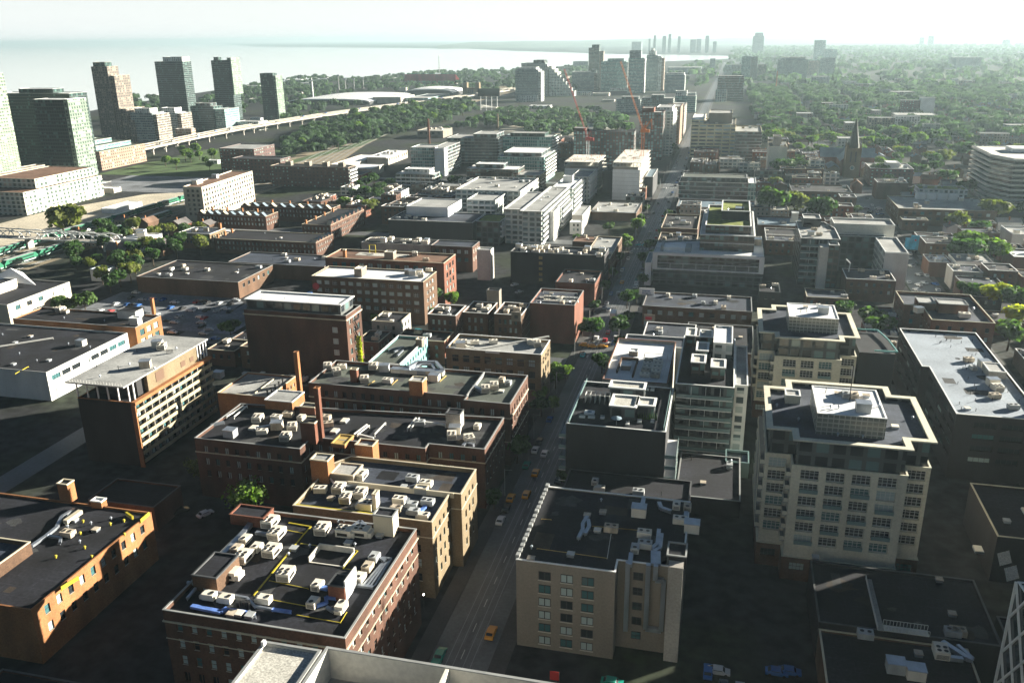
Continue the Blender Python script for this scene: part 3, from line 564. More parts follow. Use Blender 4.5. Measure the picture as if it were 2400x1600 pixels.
duct(ro,[(1,2,1030,400),(1,2,1090,360)],.2,'cop_yellow',.2,.3); duct(ro,[(1,2,1250,395),(1,2,1300,350)],.2,'cop_yellow',.2,.3); duct(ro,[(1,2,1690,365),(1,2,1745,315)],.3,'cop_yellow',.2,.3)
duct(ro,[(1,2,2000,410),(1,2,2080,460),(1,2,2190,380)],1.2,'steel',.9,.7)
b=MB(); ox,oy=ro['_o']; z=ro['_z']; b.box(-72.3-ox,-71.9-ox,231.6-oy,251.5-oy,z,z+1.2,0); link('dividing_parapet',b.mesh('dividing_parapet',['cop_grey']),ro)
a=at(19,(1,2,870,380)); stub(ro,R(a[0],a[0]+2.3,a[1],a[1]+1.6),4.2,'brick_red','tar','chimney'); a=at(19,(1,2,1410,500)); stub(ro,R(a[0],a[0]+4.3,a[1],a[1]+4),4.6,'brick_orange','roof_grey')
a=at(19,(1,2,1530,470)); stub(ro,R(a[0],a[0]+1,a[1],a[1]+1.6),3.6,'brick_orange','tar','chimney')
# low annexe to the left of it
PL=R(-158,-139.5,233,252)
rt,ro=bld('brick_annexe','low brick annexe with pale sheet roof, white vents along its orange gable wall',PL,13,wall='brick_orange',roof='roof_grey',cop='cop_beige',sides='R',bay=2.2,ww=1,wh=1.4,fl=3.4,par=.5)
for k in range(5): put(ro,'pipe',(-141.5,236+k*2.6),0,(3,3,1.2))
for k,p in [('box',(0,2,2010,330)),('hatch',(1,2,60,300)),('hatch',(0,2,2250,300))]: put(ro,k,p)
duct(ro,[(-146,236),(-146,249)],.3,'cop_beige',.3,.3,'roof_rib')
rt,ro=bld('chimney','lone square brick chimney rising between low roofs beside the dark loft',R(-136.3,-134.9,246,247.4),24,cat='chimney',wall='brick_orange',roof='tar',cop='brick_orange',sides='',par=.3)
b=MB(); b.box(-1,8,-4,0,0,9,0); 
rt,ro=bld('shed','low dark service shed with tangled pipes behind the pale annexe',R(-160,-128,256,262),8,wall='black_brick',roof='tar',cop='cop_dark',sides='',par=.3); scatter(ro,R(-160,-128,256,262),6,('unit2','unit1','box'),3,.8)
# --- tan brick corner building
PL=R(-91.5,-57.6,271.5,287)
rt,ro=bld('office_building','tan brick corner block of two tall window rows, long white pipe across its grey roof',PL,20,wall='brick_tan',roof='roof_grey',cop='cop_white',fl=4.2,bay=3.9,ww=2.3,wh=2.5,st='grid',fr='fr_dark',par=.9,ledge=[(16.8,.2,.2)],ledm='brick_tan',pale=.3,margin=1.6)
duct(ro,[(1,2,1900,30),(1,2,2030,70),(2,1,340,1520)],.45,'fr_white',.4,.5,'white_pipe'); duct(ro,[(1,2,2110,90),(1,2,2240,100)],.9,'fr_white',.8,.6)
for k,p in [('unit2',(1,2,2010,25)),('unit2',(1,2,1900,20)),('box',(1,2,1880,60)),('unit4',(2,2,230,40)),('unit2',(2,2,190,30)),('unit2',(1,2,2180,20)),('unit1',(2,2,160,20))]: put(ro,k,p,.3)
# --- teal building
PL=R(-121.5,-109.5,272.5,303)
rt,ro=bld('workshop','narrow low workshop with pale teal side wall and silver ducts on a brown roof',PL,12,wall='teal_paint',roof='roof_green_grey',cop='cop_white',fl=3.6,bay=2.8,ww=1.3,wh=1.7,sides='RF',par=.7)
duct(ro,[(1,2,1220,80),(1,2,1290,60),(1,2,1360,50)],.6,'steel',.5,.5); duct(ro,[(1,2,1300,130),(1,2,1350,80)],.6,'steel',.5,.5); duct(ro,[(1,2,1270,95),(1,2,1330,65)],.6,'steel',.5,.5)
a=at(11.5,(1,2,1470,50)); stub(ro,R(a[0],a[0]+2.4,a[1],a[1]+3),3,'stucco_beige','roof_grey','stair_housing')
# --- tall brick building with white penthouse
PL=R(-165.5,-126,266.5,279.5)
rt,ro=bld('warehouse','tall dark brick warehouse with white roofed penthouse and sunlit fire escape end wall',PL,31,wall='brick_dark',roof='tar',cop='cop_grey',fl=3.7,bay=3.6,ww=1.7,wh=2.2,st='pair',par=.5,sides='R',pale=.5,margin=.6,ledge=[(29.2,.35,.4)],ledm='cop_beige')
ro2=block(rt,R(-165,-128.5,268,278.5),30.5,34.3,wall='w_darkcond',roof='roof_white',cop='cop_white',uv=True,par=.15,name='penthouse_wall',overhang=.5)
for p in [(1,1,60,1190),(1,1,270,1185),(1,1,500,1200)]: put(ro2,'vent',p)
for k in range(7):
    z=27.5-k*3.7
    if z<4: break
    b=MB(); b.box(0,1.1,-1.6,1.6,0,.12,0)
    for yy in np.arange(-1.6,1.61,.4): b.box(1.0,1.06,yy,yy+.06,.12,1.1,0)
    b.box(1.0,1.06,-1.6,1.6,1.1,1.18,0); b.bar((.5,-1.4,.1),(.5,1.2,-3.5),.5,0,.08)
    link('fire_escape',b.mesh('fire_escape',['fr_dark']),rt,(-126+145.75+.0,0.6,z))
for zz in (26,20.5,15): 
    pass
b=MB()
for k in range(3): 
    link('window',window_mesh(1.9,2.,'grid','fr_white','blind'),rt,(-130.5+145.75,266.5-273.0-.13,24.6-k*4.2))
# --- brown building with rows of windows
PL=R(-182,-128,352,370.5)
rt,ro=bld('office_building','five storey brown brick office with bright blue white roof and small red round sign',PL,20,wall='brick_brown',roof='roof_white',cop='cop_beige',fl=3.6,bay=3.9,ww=2.4,wh=1.8,st='grid',fr='fr_white',par=.5,pale=.45,margin=2.)
a=at(19.5,(1,1,905,975)); stub(ro,R(a[0],a[0]+3.6,a[1],a[1]+6),3.6,'stucco_beige','roof_white'); 
for k,p in [('box',(1,1,1440,960)),('box',(1,1,1500,950)),('unit2',(1,1,1590,925)),('box',(1,1,1400,950)),('unit4',(1,1,1520,975))]: put(ro,k,p,.2)
b=MB(); b.cyl(0,0,0,.3,1.6,0,20); link('round_sign',(lambda m:m)(b.mesh('round_sign',['stadium_red'])),rt,(-180+155,352-361.25,15.3)).rotation_euler=(pi/2,0,0)
# --- behind: brown roof building
PL=R(-187.5,-127,378.5,397)
rt,ro=bld('warehouse','long brick warehouse with reddish brown roof, orange frame and lit orange end wall',PL,22,wall='brick_red',roof='roof_brown',cop='cop_beige',fl=3.8,bay=4.6,ww=2.4,wh=2.5,st='pair',par=.6,pale=.4,sides='FR',nowin='')
a=at(21.5,(1,1,1180,812)); stub(ro,R(a[0],a[0]+4.6,a[1],a[1]+4.2),3.4,'stucco_beige','roof_grey'); a=at(21.5,(1,1,800,795)); stub(ro,R(a[0],a[0]+1.4,a[1],a[1]+1.4),3.6,'brick_orange','tar','chimney')
for k,p in [('unit4',(1,1,1460,780)),('unit2',(1,1,1560,830)),('hatch',(1,1,1070,770))]: put(ro,k,p,.3)
b=MB(); ox,oy=ro['_o']; z=ro['_z']; a=at(21.5,(1,1,1040,755)); x=a[0]-ox;y=a[1]-oy
b.box(x,x+.3,y,y+.3,z,z+4,0); b.box(x+3.2,x+3.5,y,y+.3,z,z+4,0); b.box(x,x+3.5,y,y+.3,z+4.0,z+4.3,0); b.box(x,x+3.5,y,y+.3,z+.9,z+1.2,0); link('sign_frame',b.mesh('sign_frame',['yellow_paint']),ro)
b=MB(); b.box(-176-ox,-150-ox,388-oy,394-oy,z,z+.12,0); link('pale_roof_patch',b.mesh('pale_roof_patch',['gravel_roof']),ro)
# --- grey wide low
PL=R(-198,-133,446,460)
rt,ro=bld('garage_building','wide low block with blank pale grey wall left, dark brick right, cluttered roof',PL,14,wall='concrete',roof='tar',cop='cop_grey',sides='',par=.5)
block(rt,R(-156.8,-132.8,445.7,460.2),0,14.1,wall='brick_dark',roof='tar_blue',cop='cop_grey',sides='FR',fl=4.4,bay=4.2,ww=2.2,wh=2.2,st='pair',pale=.7,par=.5,name='right_wall')
scatter(ro,R(-196,-158,447,459),14,('unit2','unit4','hatch','box'),5)
# --- row: brown windowed buildings
for nm,lb,PL,z,kw in [
 ('mill_building','squat dark brick mill with arched blue windows and curved grey roof edge',R(-115,-103,319.5,334),16,dict(wall='brick_dark',roof='tar',bay=2.4,ww=1.1,wh=2,pale=.5)),
 ('mill_building','brown mill wing with paired pale windows, left of the square white vent panel',R(-102.7,-92,328,344),15,dict(wall='brick_brown',roof='tar',bay=2.6,ww=1.2,wh=2.1,pale=.55)),
 ('mill_building','brown mill with four rows of slim pale windows beside the red brick hall',R(-89,-77.5,327,344),15.5,dict(wall='brick_brown',roof='tar',bay=2.2,ww=1.1,wh=2.1,pale=.6)),
 ('brick_hall','red brick hall with bluish roof frames and a warm glow on its blank wall',R(-77,-58,340,363),17,dict(wall='brick_red',roof='tar_blue',sides='',cop='cop_grey')),
 ('brick_store','small red brick store with low dark roof at the street trees',R(-77,-58,396,421),11,dict(wall='brick_red',roof='tar',sides='R',cop='cop_dark')),
 ('long_loft','long dark loft with a column of lit yellow stair windows and junk filled roof',R(-107,-58,428,444),17,dict(wall='black_brick',roof='tar_blue',sides='R',cop='cop_grey',bay=3)),
 ('street_shops','sloping pale roofed shop terrace running along the street behind the dark loft',R(-72,-57.7,446,500),11,dict(wall='brick_brown',roof='roof_grey',sides='R',cop='cop_beige')),
 ]:
    rt,ro=bld(nm,lb,PL,z,**kw); scatter(ro,PL,6,('unit2','hatch','unit1','vent'),int(z*7))
    if nm=='long_loft':
        for k in range(5): link('stair_window',window_mesh(2.,1.7,'grid','fr_brown','cop_yellow'),rt,(-91+82.5,428-436-.13,13.6-k*2.9))
        scatter(ro,PL,26,('unit2','unit4','box','hatch'),9,1)
    if nm=='brick_hall':
        for k in range(5): put(ro,'unit2',(-72+3*k,352),0,(.9,1,.5)); put(ro,'unit2',(-71+3*k,347),0,(.9,.8,.5))
        for yy in (344,351,358): duct(ro,[(-75,yy),(-60,yy)],.25,'fr_white',.25,.9,'roof_frame')
b=MB(); b.box(-2,2,-.25,.25,-2,2,0); b.box(-.7,.7,-.3,-.255,-.7,.7,1); o=thing('vent_panel','square cream vent panel with dark opening on top of the brown mill front','vent panel',(-79.5,326.2,15.2),me=b.mesh('vent_panel',['stucco_beige','fan_black']))
rt,ro=bld('stair_tower','blank pale grey stair tower standing against the dark loft wall',R(-126,-118.4,431,437),16.5,wall='concrete_pale',roof='roof_grey',cop='cop_white',sides='',par=.4)
rt,ro=bld('boiler_house','small beige shed with brown ends on the mill roofs',R(-97,-91.5,345,349),20,wall='stucco_beige',roof='tar',cop='cop_dark',sides='',par=.3)
# --- dark loft block with white penthouses
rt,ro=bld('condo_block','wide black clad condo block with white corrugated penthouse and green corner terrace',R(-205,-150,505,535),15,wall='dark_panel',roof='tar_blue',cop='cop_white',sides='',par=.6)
block(rt,R(-149.8,-134.5,512,536),0,14.6,wall='w_darkcond',roof='sedum',cop='cop_white',uv=True,name='corner_wall',balc='R',fl=3.1,par=.5)
block(rt,R(-199,-171,522,552),14.5,20.5,wall='w_corrug',roof='roof_grey',cop='cop_white',uv=True,name='penthouse_wall',par=.4)
scatter(ro,R(-205,-172,506,521),6,('unit2','hatch'),8); a=at(20,(1,1,1600,250))
# glass roof wing
rt,ro=bld('condo_wing','slim glass condo wing under a broad pale overhanging roof, beside the black block',R(-133,-117.5,519,580),21.5,wall='w_balcgrey',roof='roof_grey',cop='cop_white',uv=True,overhang=.9,par=.1,slab=.5,fl=3.3)
rt,ro=bld('condo_block','bright white condo with grey flat roof and long sunlit balcony side',R(-120.5,-108.5,512,602),22,wall='w_balcgrey',roof='roof_grey',cop='cop_white',uv=True,overhang=1.1,par=.1,fl=3.2,balc='R',balm='white_metal',bald=1.4)
block(rt,R(-108.3,-104.2,530,548),0,18.5,wall='white_paint',roof='roof_grey',sides='',name='side_wall',par=.3)
block(rt,R(-108.3,-105.5,560,596),0,15.5,wall='w_balcgrey',roof='roof_grey',uv=True,name='side_wall',par=.3,balc='R',fl=3.1)
scatter(ro,R(-120,-109,540,600),5,('hatch','vent'),4)
rt,ro=bld('condo_block','white terraced condo with large framed roof cutouts behind the glass wing',R(-187,-140,590,650),20.5,wall='w_balcgrey',roof='roof_grey',cop='cop_white',uv=True,par=1.,fl=3.2,slab=.4)
block(rt,R(-170,-150,560,589.5),0,19,wall='w_balcgrey',roof='roof_grey',cop='cop_white',uv=True,name='front_wall',balc='F',fl=3.2)
scatter(ro,R(-187,-140,590,650),9,('unit2','hatch'),4)
rt,ro=bld('condo_block','stepped white roofed condo terrace row trailing behind the bright white block',R(-122,-107,612,660),20,wall='w_balcgrey',roof='roof_white',cop='cop_white',uv=True,par=.8,balc='R',fl=3.2)
block(rt,R(-117,-103.5,662,700),0,20.5,wall='w_balcgrey',roof='roof_grey',cop='cop_white',uv=True,name='rear_wall',balc='R',fl=3.2)
block(rt,R(-119,-112,640,646),19.5,24,wall='white_paint',roof='roof_white',sides='',name='lift_wall',par=.3)
rt,ro=bld('small_house','small white cube house with dark door openings left of the steaming yard',R(-98,-90,552,560),8,wall='white_paint',roof='roof_white',cop='cop_white',sides='F',fl=3,bay=2.6,ww=1.2,wh=1.6,par=.3,ground=.8,top=.8)
rt,ro=bld('street_block','low dark shop block beside the first street trees, brown slatted roof',R(-88,-60,505,522),6,wall='brick_brown',roof='roof_brown',cop='cop_dark',sides='R',par=.3); scatter(ro,R(-88,-60,505,522),5,seed=3)
rt,ro=bld('street_block','low pale roofed yard sheds in front of the left white wrapped tower',R(-92,-60,600,640),6,wall='brick_brown',roof='roof_grey',cop='cop_grey',sides='',par=.3); scatter(ro,R(-92,-60,600,640),9,seed=6)
rt,ro=bld('street_block','narrow white framed roof terrace between bright condo and steaming yard',R(-99,-92,566,600),10,wall='concrete',roof='roof_grey',cop='cop_white',sides='',par=.3)
# --- hotel with balconies
rt=thing('apartment_slab','tan apartment slab with cantilevered grey roof and rows of long cream balconies','apartment block',(-174,223,0))
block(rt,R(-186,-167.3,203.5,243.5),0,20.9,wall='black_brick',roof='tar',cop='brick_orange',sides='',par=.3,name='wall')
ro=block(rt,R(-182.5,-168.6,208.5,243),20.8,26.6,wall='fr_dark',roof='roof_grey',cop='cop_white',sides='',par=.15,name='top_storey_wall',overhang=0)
b=MB(); b.prism(R(-187+174,-167.0+174,200.8-223,245-223),26.65,27.1,0); link('roof_slab',b.mesh('roof_slab',['roof_grey']),rt); ro['_z']=27.1
b=MB()
for k in range(20): 
    x=-186.6+174+k*.98; b.box(x,x+.06,-21.8,-21.74,27.1,28,0)
b.box(-186.6+174,-167.9+174,-21.8,-21.74,28.0,28.06,0); b.box(-186.6+174,-167.9+174,-21.8,-21.74,27.5,27.55,0); link('roof_railing',b.mesh('roof_railing',['fr_white']),rt)
b=MB(); b.box(-168.5+174,-167.3+174,212-223,238-223,21.2,26.6,0); link('tan_wall_panel',b.mesh('tan_wall_panel',['brick_tan']),rt)
for yy,hh in ((216,3.2),(229,1.8),(234,1.5)):
    b=MB(); b.box(-167.28+174,-167.2+174,yy-223,yy-223+hh*1.3,22.6,22.6+hh,0); link('window',b.mesh('window',['fr_brown']),rt)
for k in range(6):
    b=MB(); x=-186+174+k*3.55; b.box(x,x+.35,-19.3,-18.95,21.2,26.6,0); link('column',b.mesh('column',['white_metal']),rt)
for yy in (205.5,238.7,240.4,242.2,243.8):
    b=MB(); b.box(-167.6+174,-167.25+174,yy-223-.2,yy-223+.15,21.2,26.6,0); link('column',b.mesh('column',['white_metal']),rt)
bb=MB(); bb.box(0,1.55,-19.5,20.6,-.1,.14,0); bb.box(1.4,1.55,-19.5,20.6,.145,1.0,0); bb.box(0,1.395,-19.5,-19.35,.145,1.0,0)
me=bb.mesh('balcony',['band_cream'])
for k in range(7):
    v=18.0-k*2.75
    link('balcony',me,rt,(-167.3+174,0,v))
b=MB(); b.box(-167.3+174,-165.7+174,-19.9,20.8,20.3,21.3,0); link('orange_cornice',b.mesh('orange_cornice',['brick_orange']),rt)
b=MB(); b.box(-167.3+174,-165.9+174,-20.0,-19.55,.0,20.29,0); link('end_fin',b.mesh('end_fin',['brick_orange']),rt)
b=MB()
for k in range(11): y=-15.6+k*3.55; b.box(-167.3+174,-166.2+174,y,y+.22,2,20.2,0)
link('balcony_divider',b.mesh('balcony_divider',['concrete']),rt)
rr=random.Random(5)
for k in range(7):
    for j in range(11):
        y=-17.4+j*3.55; v=18.15-k*2.75
        link('window',window_mesh(2.7,2.2,'pair','fr_dark',rr.choice(['glass_dark','glass_dark','glass_teal','blind'])),rt,(-167.3+174.1,y,v),pi/2)
for k,p in [('box',(0,2,1340,235)),('box',(0,2,1450,50)),('unit4',(0,2,1490,70)),('vent',(0,2,920,330)),('vent',(0,2,1190,220)),('vent',(0,2,1420,260)),('pipe',(0,2,1090,260)),('pipe',(0,2,890,240)),('pipe',(0,2,1260,100)),('vent',(0,2,1620,75))]: put(ro,k,p,.4)
for k in range(6): put(ro,'pipe',(0,2,1530+12*k,110),0)
# --- white low warehouses at left
rt,ro=bld('white_warehouse','white painted warehouse with black roof and a strip of dark windows along its side',R(-300,-231.5,241,286),11,wall='white_paint',roof='tar',cop='cop_grey',sides='R',fl=4,bay=5.2,ww=4.4,wh=1.9,st='strip',par=.4,top=1.6,ground=5)
patches(ro,R(-298,-233,243,284),16,8); scatter(ro,R(-298,-233,243,284),8,('vent','hatch','pipe'),73)
for k,p in [('box',(0,2,750,35)),('vent',(0,2,830,60)),('vent',(0,2,180,120)),('hatch',(0,2,450,180)),('vent',(0,2,340,185)),('vent',(0,2,630,30)),('hatch',(0,2,125,215))]: put(ro,k,p)
duct(ro,[(0,2,0,45),(0,1,490,1535)],.5,'fr_white',.5,.5,'white_pipe'); duct(ro,[(0,2,140,295),(0,2,260,230)],.25,'yellow_paint',.2,.3,'gas_pipe')
link('loading_door',(lambda b:b.mesh('loading_door',['steel']))(MB().box(-.05,.05,-2,2,0,4,0)),rt,(-231.4+265.75,246-263.5,0))
rt,ro=bld('brick_works','dark flat works behind the white warehouse, orange brick end and thin chimney',R(-290,-230.5,290,307),12,wall='brick_orange',roof='tar',cop='cop_grey',sides='R',fl=4,bay=4.6,ww=3,wh=2.6,st='grid',par=.5,pale=.7)
patches(ro,R(-288,-232,291,306),9,9)
a=at(12,(0,1,1080,1345)); stub(ro,R(a[0],a[0]+9,a[1],a[1]+6),3.4,'white_paint','tar','stair_housing','cop_dark'); a=at(12,(0,1,1190,1410)); stub(ro,R(a[0],a[0]+4,a[1],a[1]+3),3,'white_paint','cop_white','lift_housing','cop_white'); a=at(12,(0,1,1395,1310)); stub(ro,R(a[0],a[0]+1.2,a[1],a[1]+1.2),7,'brick_orange','tar','chimney','brick_red')
for k,p in [('unit4',(0,1,560,1290)),('unit2',(0,1,600,1310)),('vent',(0,1,590,1360)),('vent',(0,1,960,1385))]: put(ro,k,p)
rt,ro=bld('studio_building','cream studio with black roof and a folded white pyramid skylight',R(-345,-308,306.5,346),12,wall='stone_cream',roof='tar',cop='cop_grey',sides='R',fl=4.5,bay=7,ww=3,wh=2,st='grid',par=.4,ground=2)
block(rt,R(-360,-326,300,333),0,16,wall='stone_cream',roof='tar',cop='cop_white',sides='',name='raised_wall',par=.4)
b=MB(); A1=(0-18,334-326,12.3);B1=(12,330-326,12.3);C1=(0,346-326,12.3);T=(-6,338-326,18.5)
A1=(-12,4,16);B1=(8,10,12.4);C1=(-6,18,16);T=(-6,11,20)
for q_ in ((A1,B1,T),(B1,C1,T),(C1,A1,T)): b.q(q_,0)
link('pyramid_skylight',b.mesh('pyramid_skylight',['white_metal']),rt)
rt,ro=bld('brown_shed','long low brown brick shed with flat dark roof behind the gravel car park',R(-291,-233,373,408),8.5,wall='brick_brown',roof='tar',cop='cop_grey',sides='R',fl=4,bay=5,ww=2,wh=2,par=.4); scatter(ro,R(-285,-235,376,405),12,seed=11)
patches(ro,R(-290,-234,374,407),12,13)
rt,ro=bld('brown_shed','second low dark shed roof rising behind the long brown shed',R(-262,-205,412,436),8,wall='brick_brown',roof='tar_blue',cop='cop_grey',sides='R',fl=4,bay=5,ww=2,wh=2,par=.4); scatter(ro,R(-260,-207,413,435),8,seed=12)
rt,ro=bld('small_house','small house with two teal sheet roofs among dark trees',R(-331,-321,388,396),6.5,wall='white_paint',roof='slate_blue',cop='slate_blue',sides='F',fl=3,bay=4,ww=1.4,wh=1.6,par=.2,ground=1,top=.8)
# bottom-left orange building
rt,ro=bld('brick_school','orange brick building at the lower left with punched windows and black roof',R(-200,-131.6,121,160.5),13.2,wall='brick_orange',roof='tar',cop='brick_orange',sides='R',fl=4.2,bay=3.5,ww=1.5,wh=2.2,st='sash',par=.3,pale=.35,top=1,margin=2)
patches(ro,R(-198,-133,123,159),16,7); scatter(ro,R(-198,-178,123,158),8,seed=71); scatter(ro,R(-150,-134,140,158),6,('vent','hatch','pipe'),72)
a=at(13,(0,2,600,1475)); stub(ro,R(a[0]-1.5,a[0]+1.5,a[1],a[1]+2.5),5,'brick_orange','tar','chimney'); a=at(13,(0,2,890,1530)); stub(ro,R(a[0]-1.5,a[0]+1.5,a[1],a[1]+2),1.8,'brick_orange','cop_white','stair_housing','cop_white')
for p in [(0,3,20,275),(0,3,145,430),(0,3,515,420),(0,3,780,335),(0,3,740,205),(0,3,765,95),(0,3,1015,120),(0,3,1140,90),(0,3,1145,215),(0,3,845,420)]: put(ro,'yvent',p)
duct(ro,[(0,3,0,385),(0,3,290,310),(0,3,420,220),(0,3,520,140),(0,3,570,40),(0,2,680,1540)],.8,'steel',.6,.5); duct(ro,[(0,3,430,215),(0,3,560,235),(0,3,550,280)],.6,'steel',.5,.5); duct(ro,[(0,3,600,90),(0,2,740,1560)],1.2,'cop_beige',1.,.8); duct(ro,[(0,3,560,700),(0,3,720,600)],.2,'yellow_paint',.9,.6,'guard_rail'); duct(ro,[(0,3,1290,80),(0,3,1370,10)],.2,'yellow_paint',.9,.6,'guard_rail'); duct(ro,[(0,3,1160,10),(0,3,1220,50)],.5,'yellow_paint',.9,.6,'guard_rail')
ro3=block(rt,R(-175,-147,125,139),13,16,wall='brick_brown',roof='tar_blue',cop='cop_beige',sides='',name='raised_wall',par=1.,dep=.1)
put(ro,'unit2',(0,3,630,220))
rt,ro=bld('low_shop','dark low shop roof beside the unlit parking court',R(-132,-110,96,112),6,wall='brick_dark',roof='tar',cop='cop_dark',sides='',par=.4)
rt,ro=bld('low_annexe','low unlit brick annexe between apartment slab and small court of cars',R(-160,-140,172,184),7,wall='brick_dark',roof='tar',cop='cop_dark',sides='',par=.4)
# cream wedge, terraces, apartment
rt,ro=bld('wedge_building','cream wedge shaped office with orange roof, sunlit side full of small square windows',[(-376,546),(-361,546),(-366,625),(-384,625)],24.3,wall='stone_cream',roof='roof_brown',cop='stone_cream',fl=3.3,bay=3.9,ww=2.1,wh=1.9,st='sash',par=.6,pale=.1,margin=.7)
for p in [(0,1,1830,115),(0,1,1800,125),(0,1,1980,70)]: put(ro,'box',p,0,1.3)
def gable_row(name,label,x0,x1,y0,y1,h,n,wall,axis='x',gr='gable',rh=2.6,lit=''):
    rt=thing(name,label,'terrace',((x0+x1)/2,(y0+y1)/2,0)); ox,oy=(x0+x1)/2,(y0+y1)/2
    ro=block(rt,R(x0,x1,y0,y1),0,h,wall=wall,roof='tar',cop='cop_beige',sides='FR',fl=3.1,bay=2.6,ww=1.1,wh=1.6,par=.3,pale=.6,st='sash',fr='fr_white',ground=.8)
    for k in range(n):
        b=MB(); 
        if axis=='x':
            w_=(x1-x0)/n; cx=x0+w_*(k+.5)-ox; a=(cx-w_*.42,y0-oy-.02,h+.17);c=(cx+w_*.42,y0-oy-.02,h+.17);t=(cx,y0-oy-.02,h+rh); d=(0,3,0)
        else:
            w_=(y1-y0)/n; cy=y0+w_*(k+.5)-oy; a=(x1-ox+.02,cy-w_*.42,h+.17);c=(x1-ox+.02,cy+w_*.42,h+.17);t=(x1-ox+.02,cy,h+rh); d=(-3,0,0)
        A2,C2,T2=[tuple(p[i]+d[i] for i in range(3)) for p in (a,c,t)]
        b.q([a,c,t],0); b.q([a,t,T2,A2],1); b.q([t,c,C2,T2],1); b.q([C2,A2,T2],0); link('gable',b.mesh('gable',[wall,'slate_blue' if k%3 else 'cop_beige']),rt)
    scatter(ro,R(x0,x1,y0,y1),max(2,n//2),('hatch','vent','pipe'),int(abs(x0)),1.5); 
    for k in range(0,n,2):
        xx,yy=(x0+(x1-x0)*(k+.5)/n,y1-2) if axis=='x' else (x0+1.5,y0+(y1-y0)*(k+.5)/n); stub(ro,R(xx-.5,xx+.5,yy-.6,yy+.6),2.2,'brick_orange','tar','chimney','brick_orange')
gable_row('row_houses','red brick row houses with white trimmed gables next to the cream wedge office',-352,-300,523,540,10,9,'brick_dark')
gable_row('row_houses','row houses with pointed white dormers behind the first gabled row',-338,-268,556,572,10,10,'brick_dark')
gable_row('row_houses','gabled brick terrace whose right wall shows pale sunlit window pairs',-263,-243,502,556,10.5,8,'brick_dark','y')
gable_row('row_houses','low terrace with orange end wall in front of the long gabled brick terrace',-300,-233,460,484,9,6,'brick_dark','y',rh=1.6)
rt,ro=bld('long_shed','long white roofed shed left of the low orange ended terrace',R(-318,-270,492,499),6,wall='white_paint',roof='roof_white',cop='cop_white',sides='',par=.2)
rt,ro=bld('brick_house','yellow brick house with tall chimney and white dormers below the cream wedge office',R(-330,-308,468,486),9.5,wall='brick_tan',roof='tar_blue',cop='cop_white',sides='FR',fl=3,bay=2.6,ww=1.1,wh=1.5,par=.4,ground=.8)
a=(-308.8,482); stub(ro,R(a[0]-1.6,a[0],a[1],a[1]+1.6),4,'brick_orange','tar','chimney','brick_orange'); put(ro,'box',(-322,474));put(ro,'box',(-316,478))
rt,ro=bld('white_house','white corner house with grey pointed roof pieces beside the railway',R(-360,-343,452,470),8,wall='white_paint',roof='roof_white',cop='cop_white',sides='F',fl=3,bay=3,ww=1.1,wh=1.4,par=.4,ground=.8); 
put(ro,'box',(-350,460),.4,1.4); put(ro,'box',(-354,465),.2,1.6)
rt,ro=bld('apartment_block','broad dark brown brick apartment block dotted with small pale windows, stepped roof',R(-392,-318,700,716),17.5,wall='w_brickflats',roof='tar',cop='cop_beige',uv=True,par=.5,balc='R',fl=3)
block(rt,R(-478,-441,760,800),0,24,wall='w_brickflats',roof='roof_grey',cop='cop_grey',uv=True,name='tall_wall',par=.5)
block(rt,R(-441,-392.5,720,740),0,20.5,wall='w_brickflats',roof='tar',cop='cop_grey',uv=True,name='left_wall',par=.5)
for x in (-380,-362,-345,-330): stub(ro,R(x,x+5,706,711),3.5,'stucco_beige','roof_grey','lift_housing','cop_beige')
# ================================================================ BUILDINGS ON THE RIGHT OF THE STREET
rt,ro=bld('warehouse','blank beige sided warehouse with five rows of paired windows and outside ducts',[(-36.9,149),(-16.5,149),(-16.5,153.3),(-3.4,153.3),(-3.4,180.5),(-36.9,180.5)],21,wall='stucco_beige',roof='tar',cop='cop_white',sides='',par=.25,slab=0)
patches(ro,R(-36,-5,154,180),12,10)
b_=rt
ox,oy=rt.location[0],rt.location[1]
for k in range(6):
    for j,x in enumerate((-30.9,-26.3,-22.0)):
        link('window',window_mesh(2.5,1.9,'pair','fr_dark',random.choice(['glass_teal','glass_dark','blind'])),rt,(x-ox,149-oy-.13,17.1-k*3.15))
for k in range(5):
    for x in (-12.3,): link('window',window_mesh(2.,1.8,'grid','fr_dark',random.choice(['glass_teal','glass_dark'])),rt,(x-ox,153.3-oy-.13,17-k*3.6))
b=MB()
b.path([(-14.4-ox,152.4-oy,21.6),(-14.4-ox,152.4-oy,5)],.9,0); link('outside_duct',b.mesh('outside_duct',['steel']),rt)
b=MB(); b.path([(-10.3-ox,152.4-oy,21.6),(-10.3-ox,152.4-oy,6.2),(-7.1-ox,152.4-oy,6.2),(-7.1-ox,152.4-oy,18.2),(-8.8-ox,152.4-oy,18.2),(-8.8-ox,152.4-oy,21.6)],.9,0); link('outside_duct',b.mesh('outside_duct',['steel']),rt)
for k in range(16):
    b=MB(); 
b=MB(); b.box(-6.3-ox,-3.4-ox,150.9-oy,153.29-oy,0,22.6,0); link('stair_shaft',b.mesh('stair_shaft',['concrete']),rt)
stub(ro,R(-6.8,-3.,153.6,158.6),2.6,'dark_panel','tar','tank_housing','cop_grey')
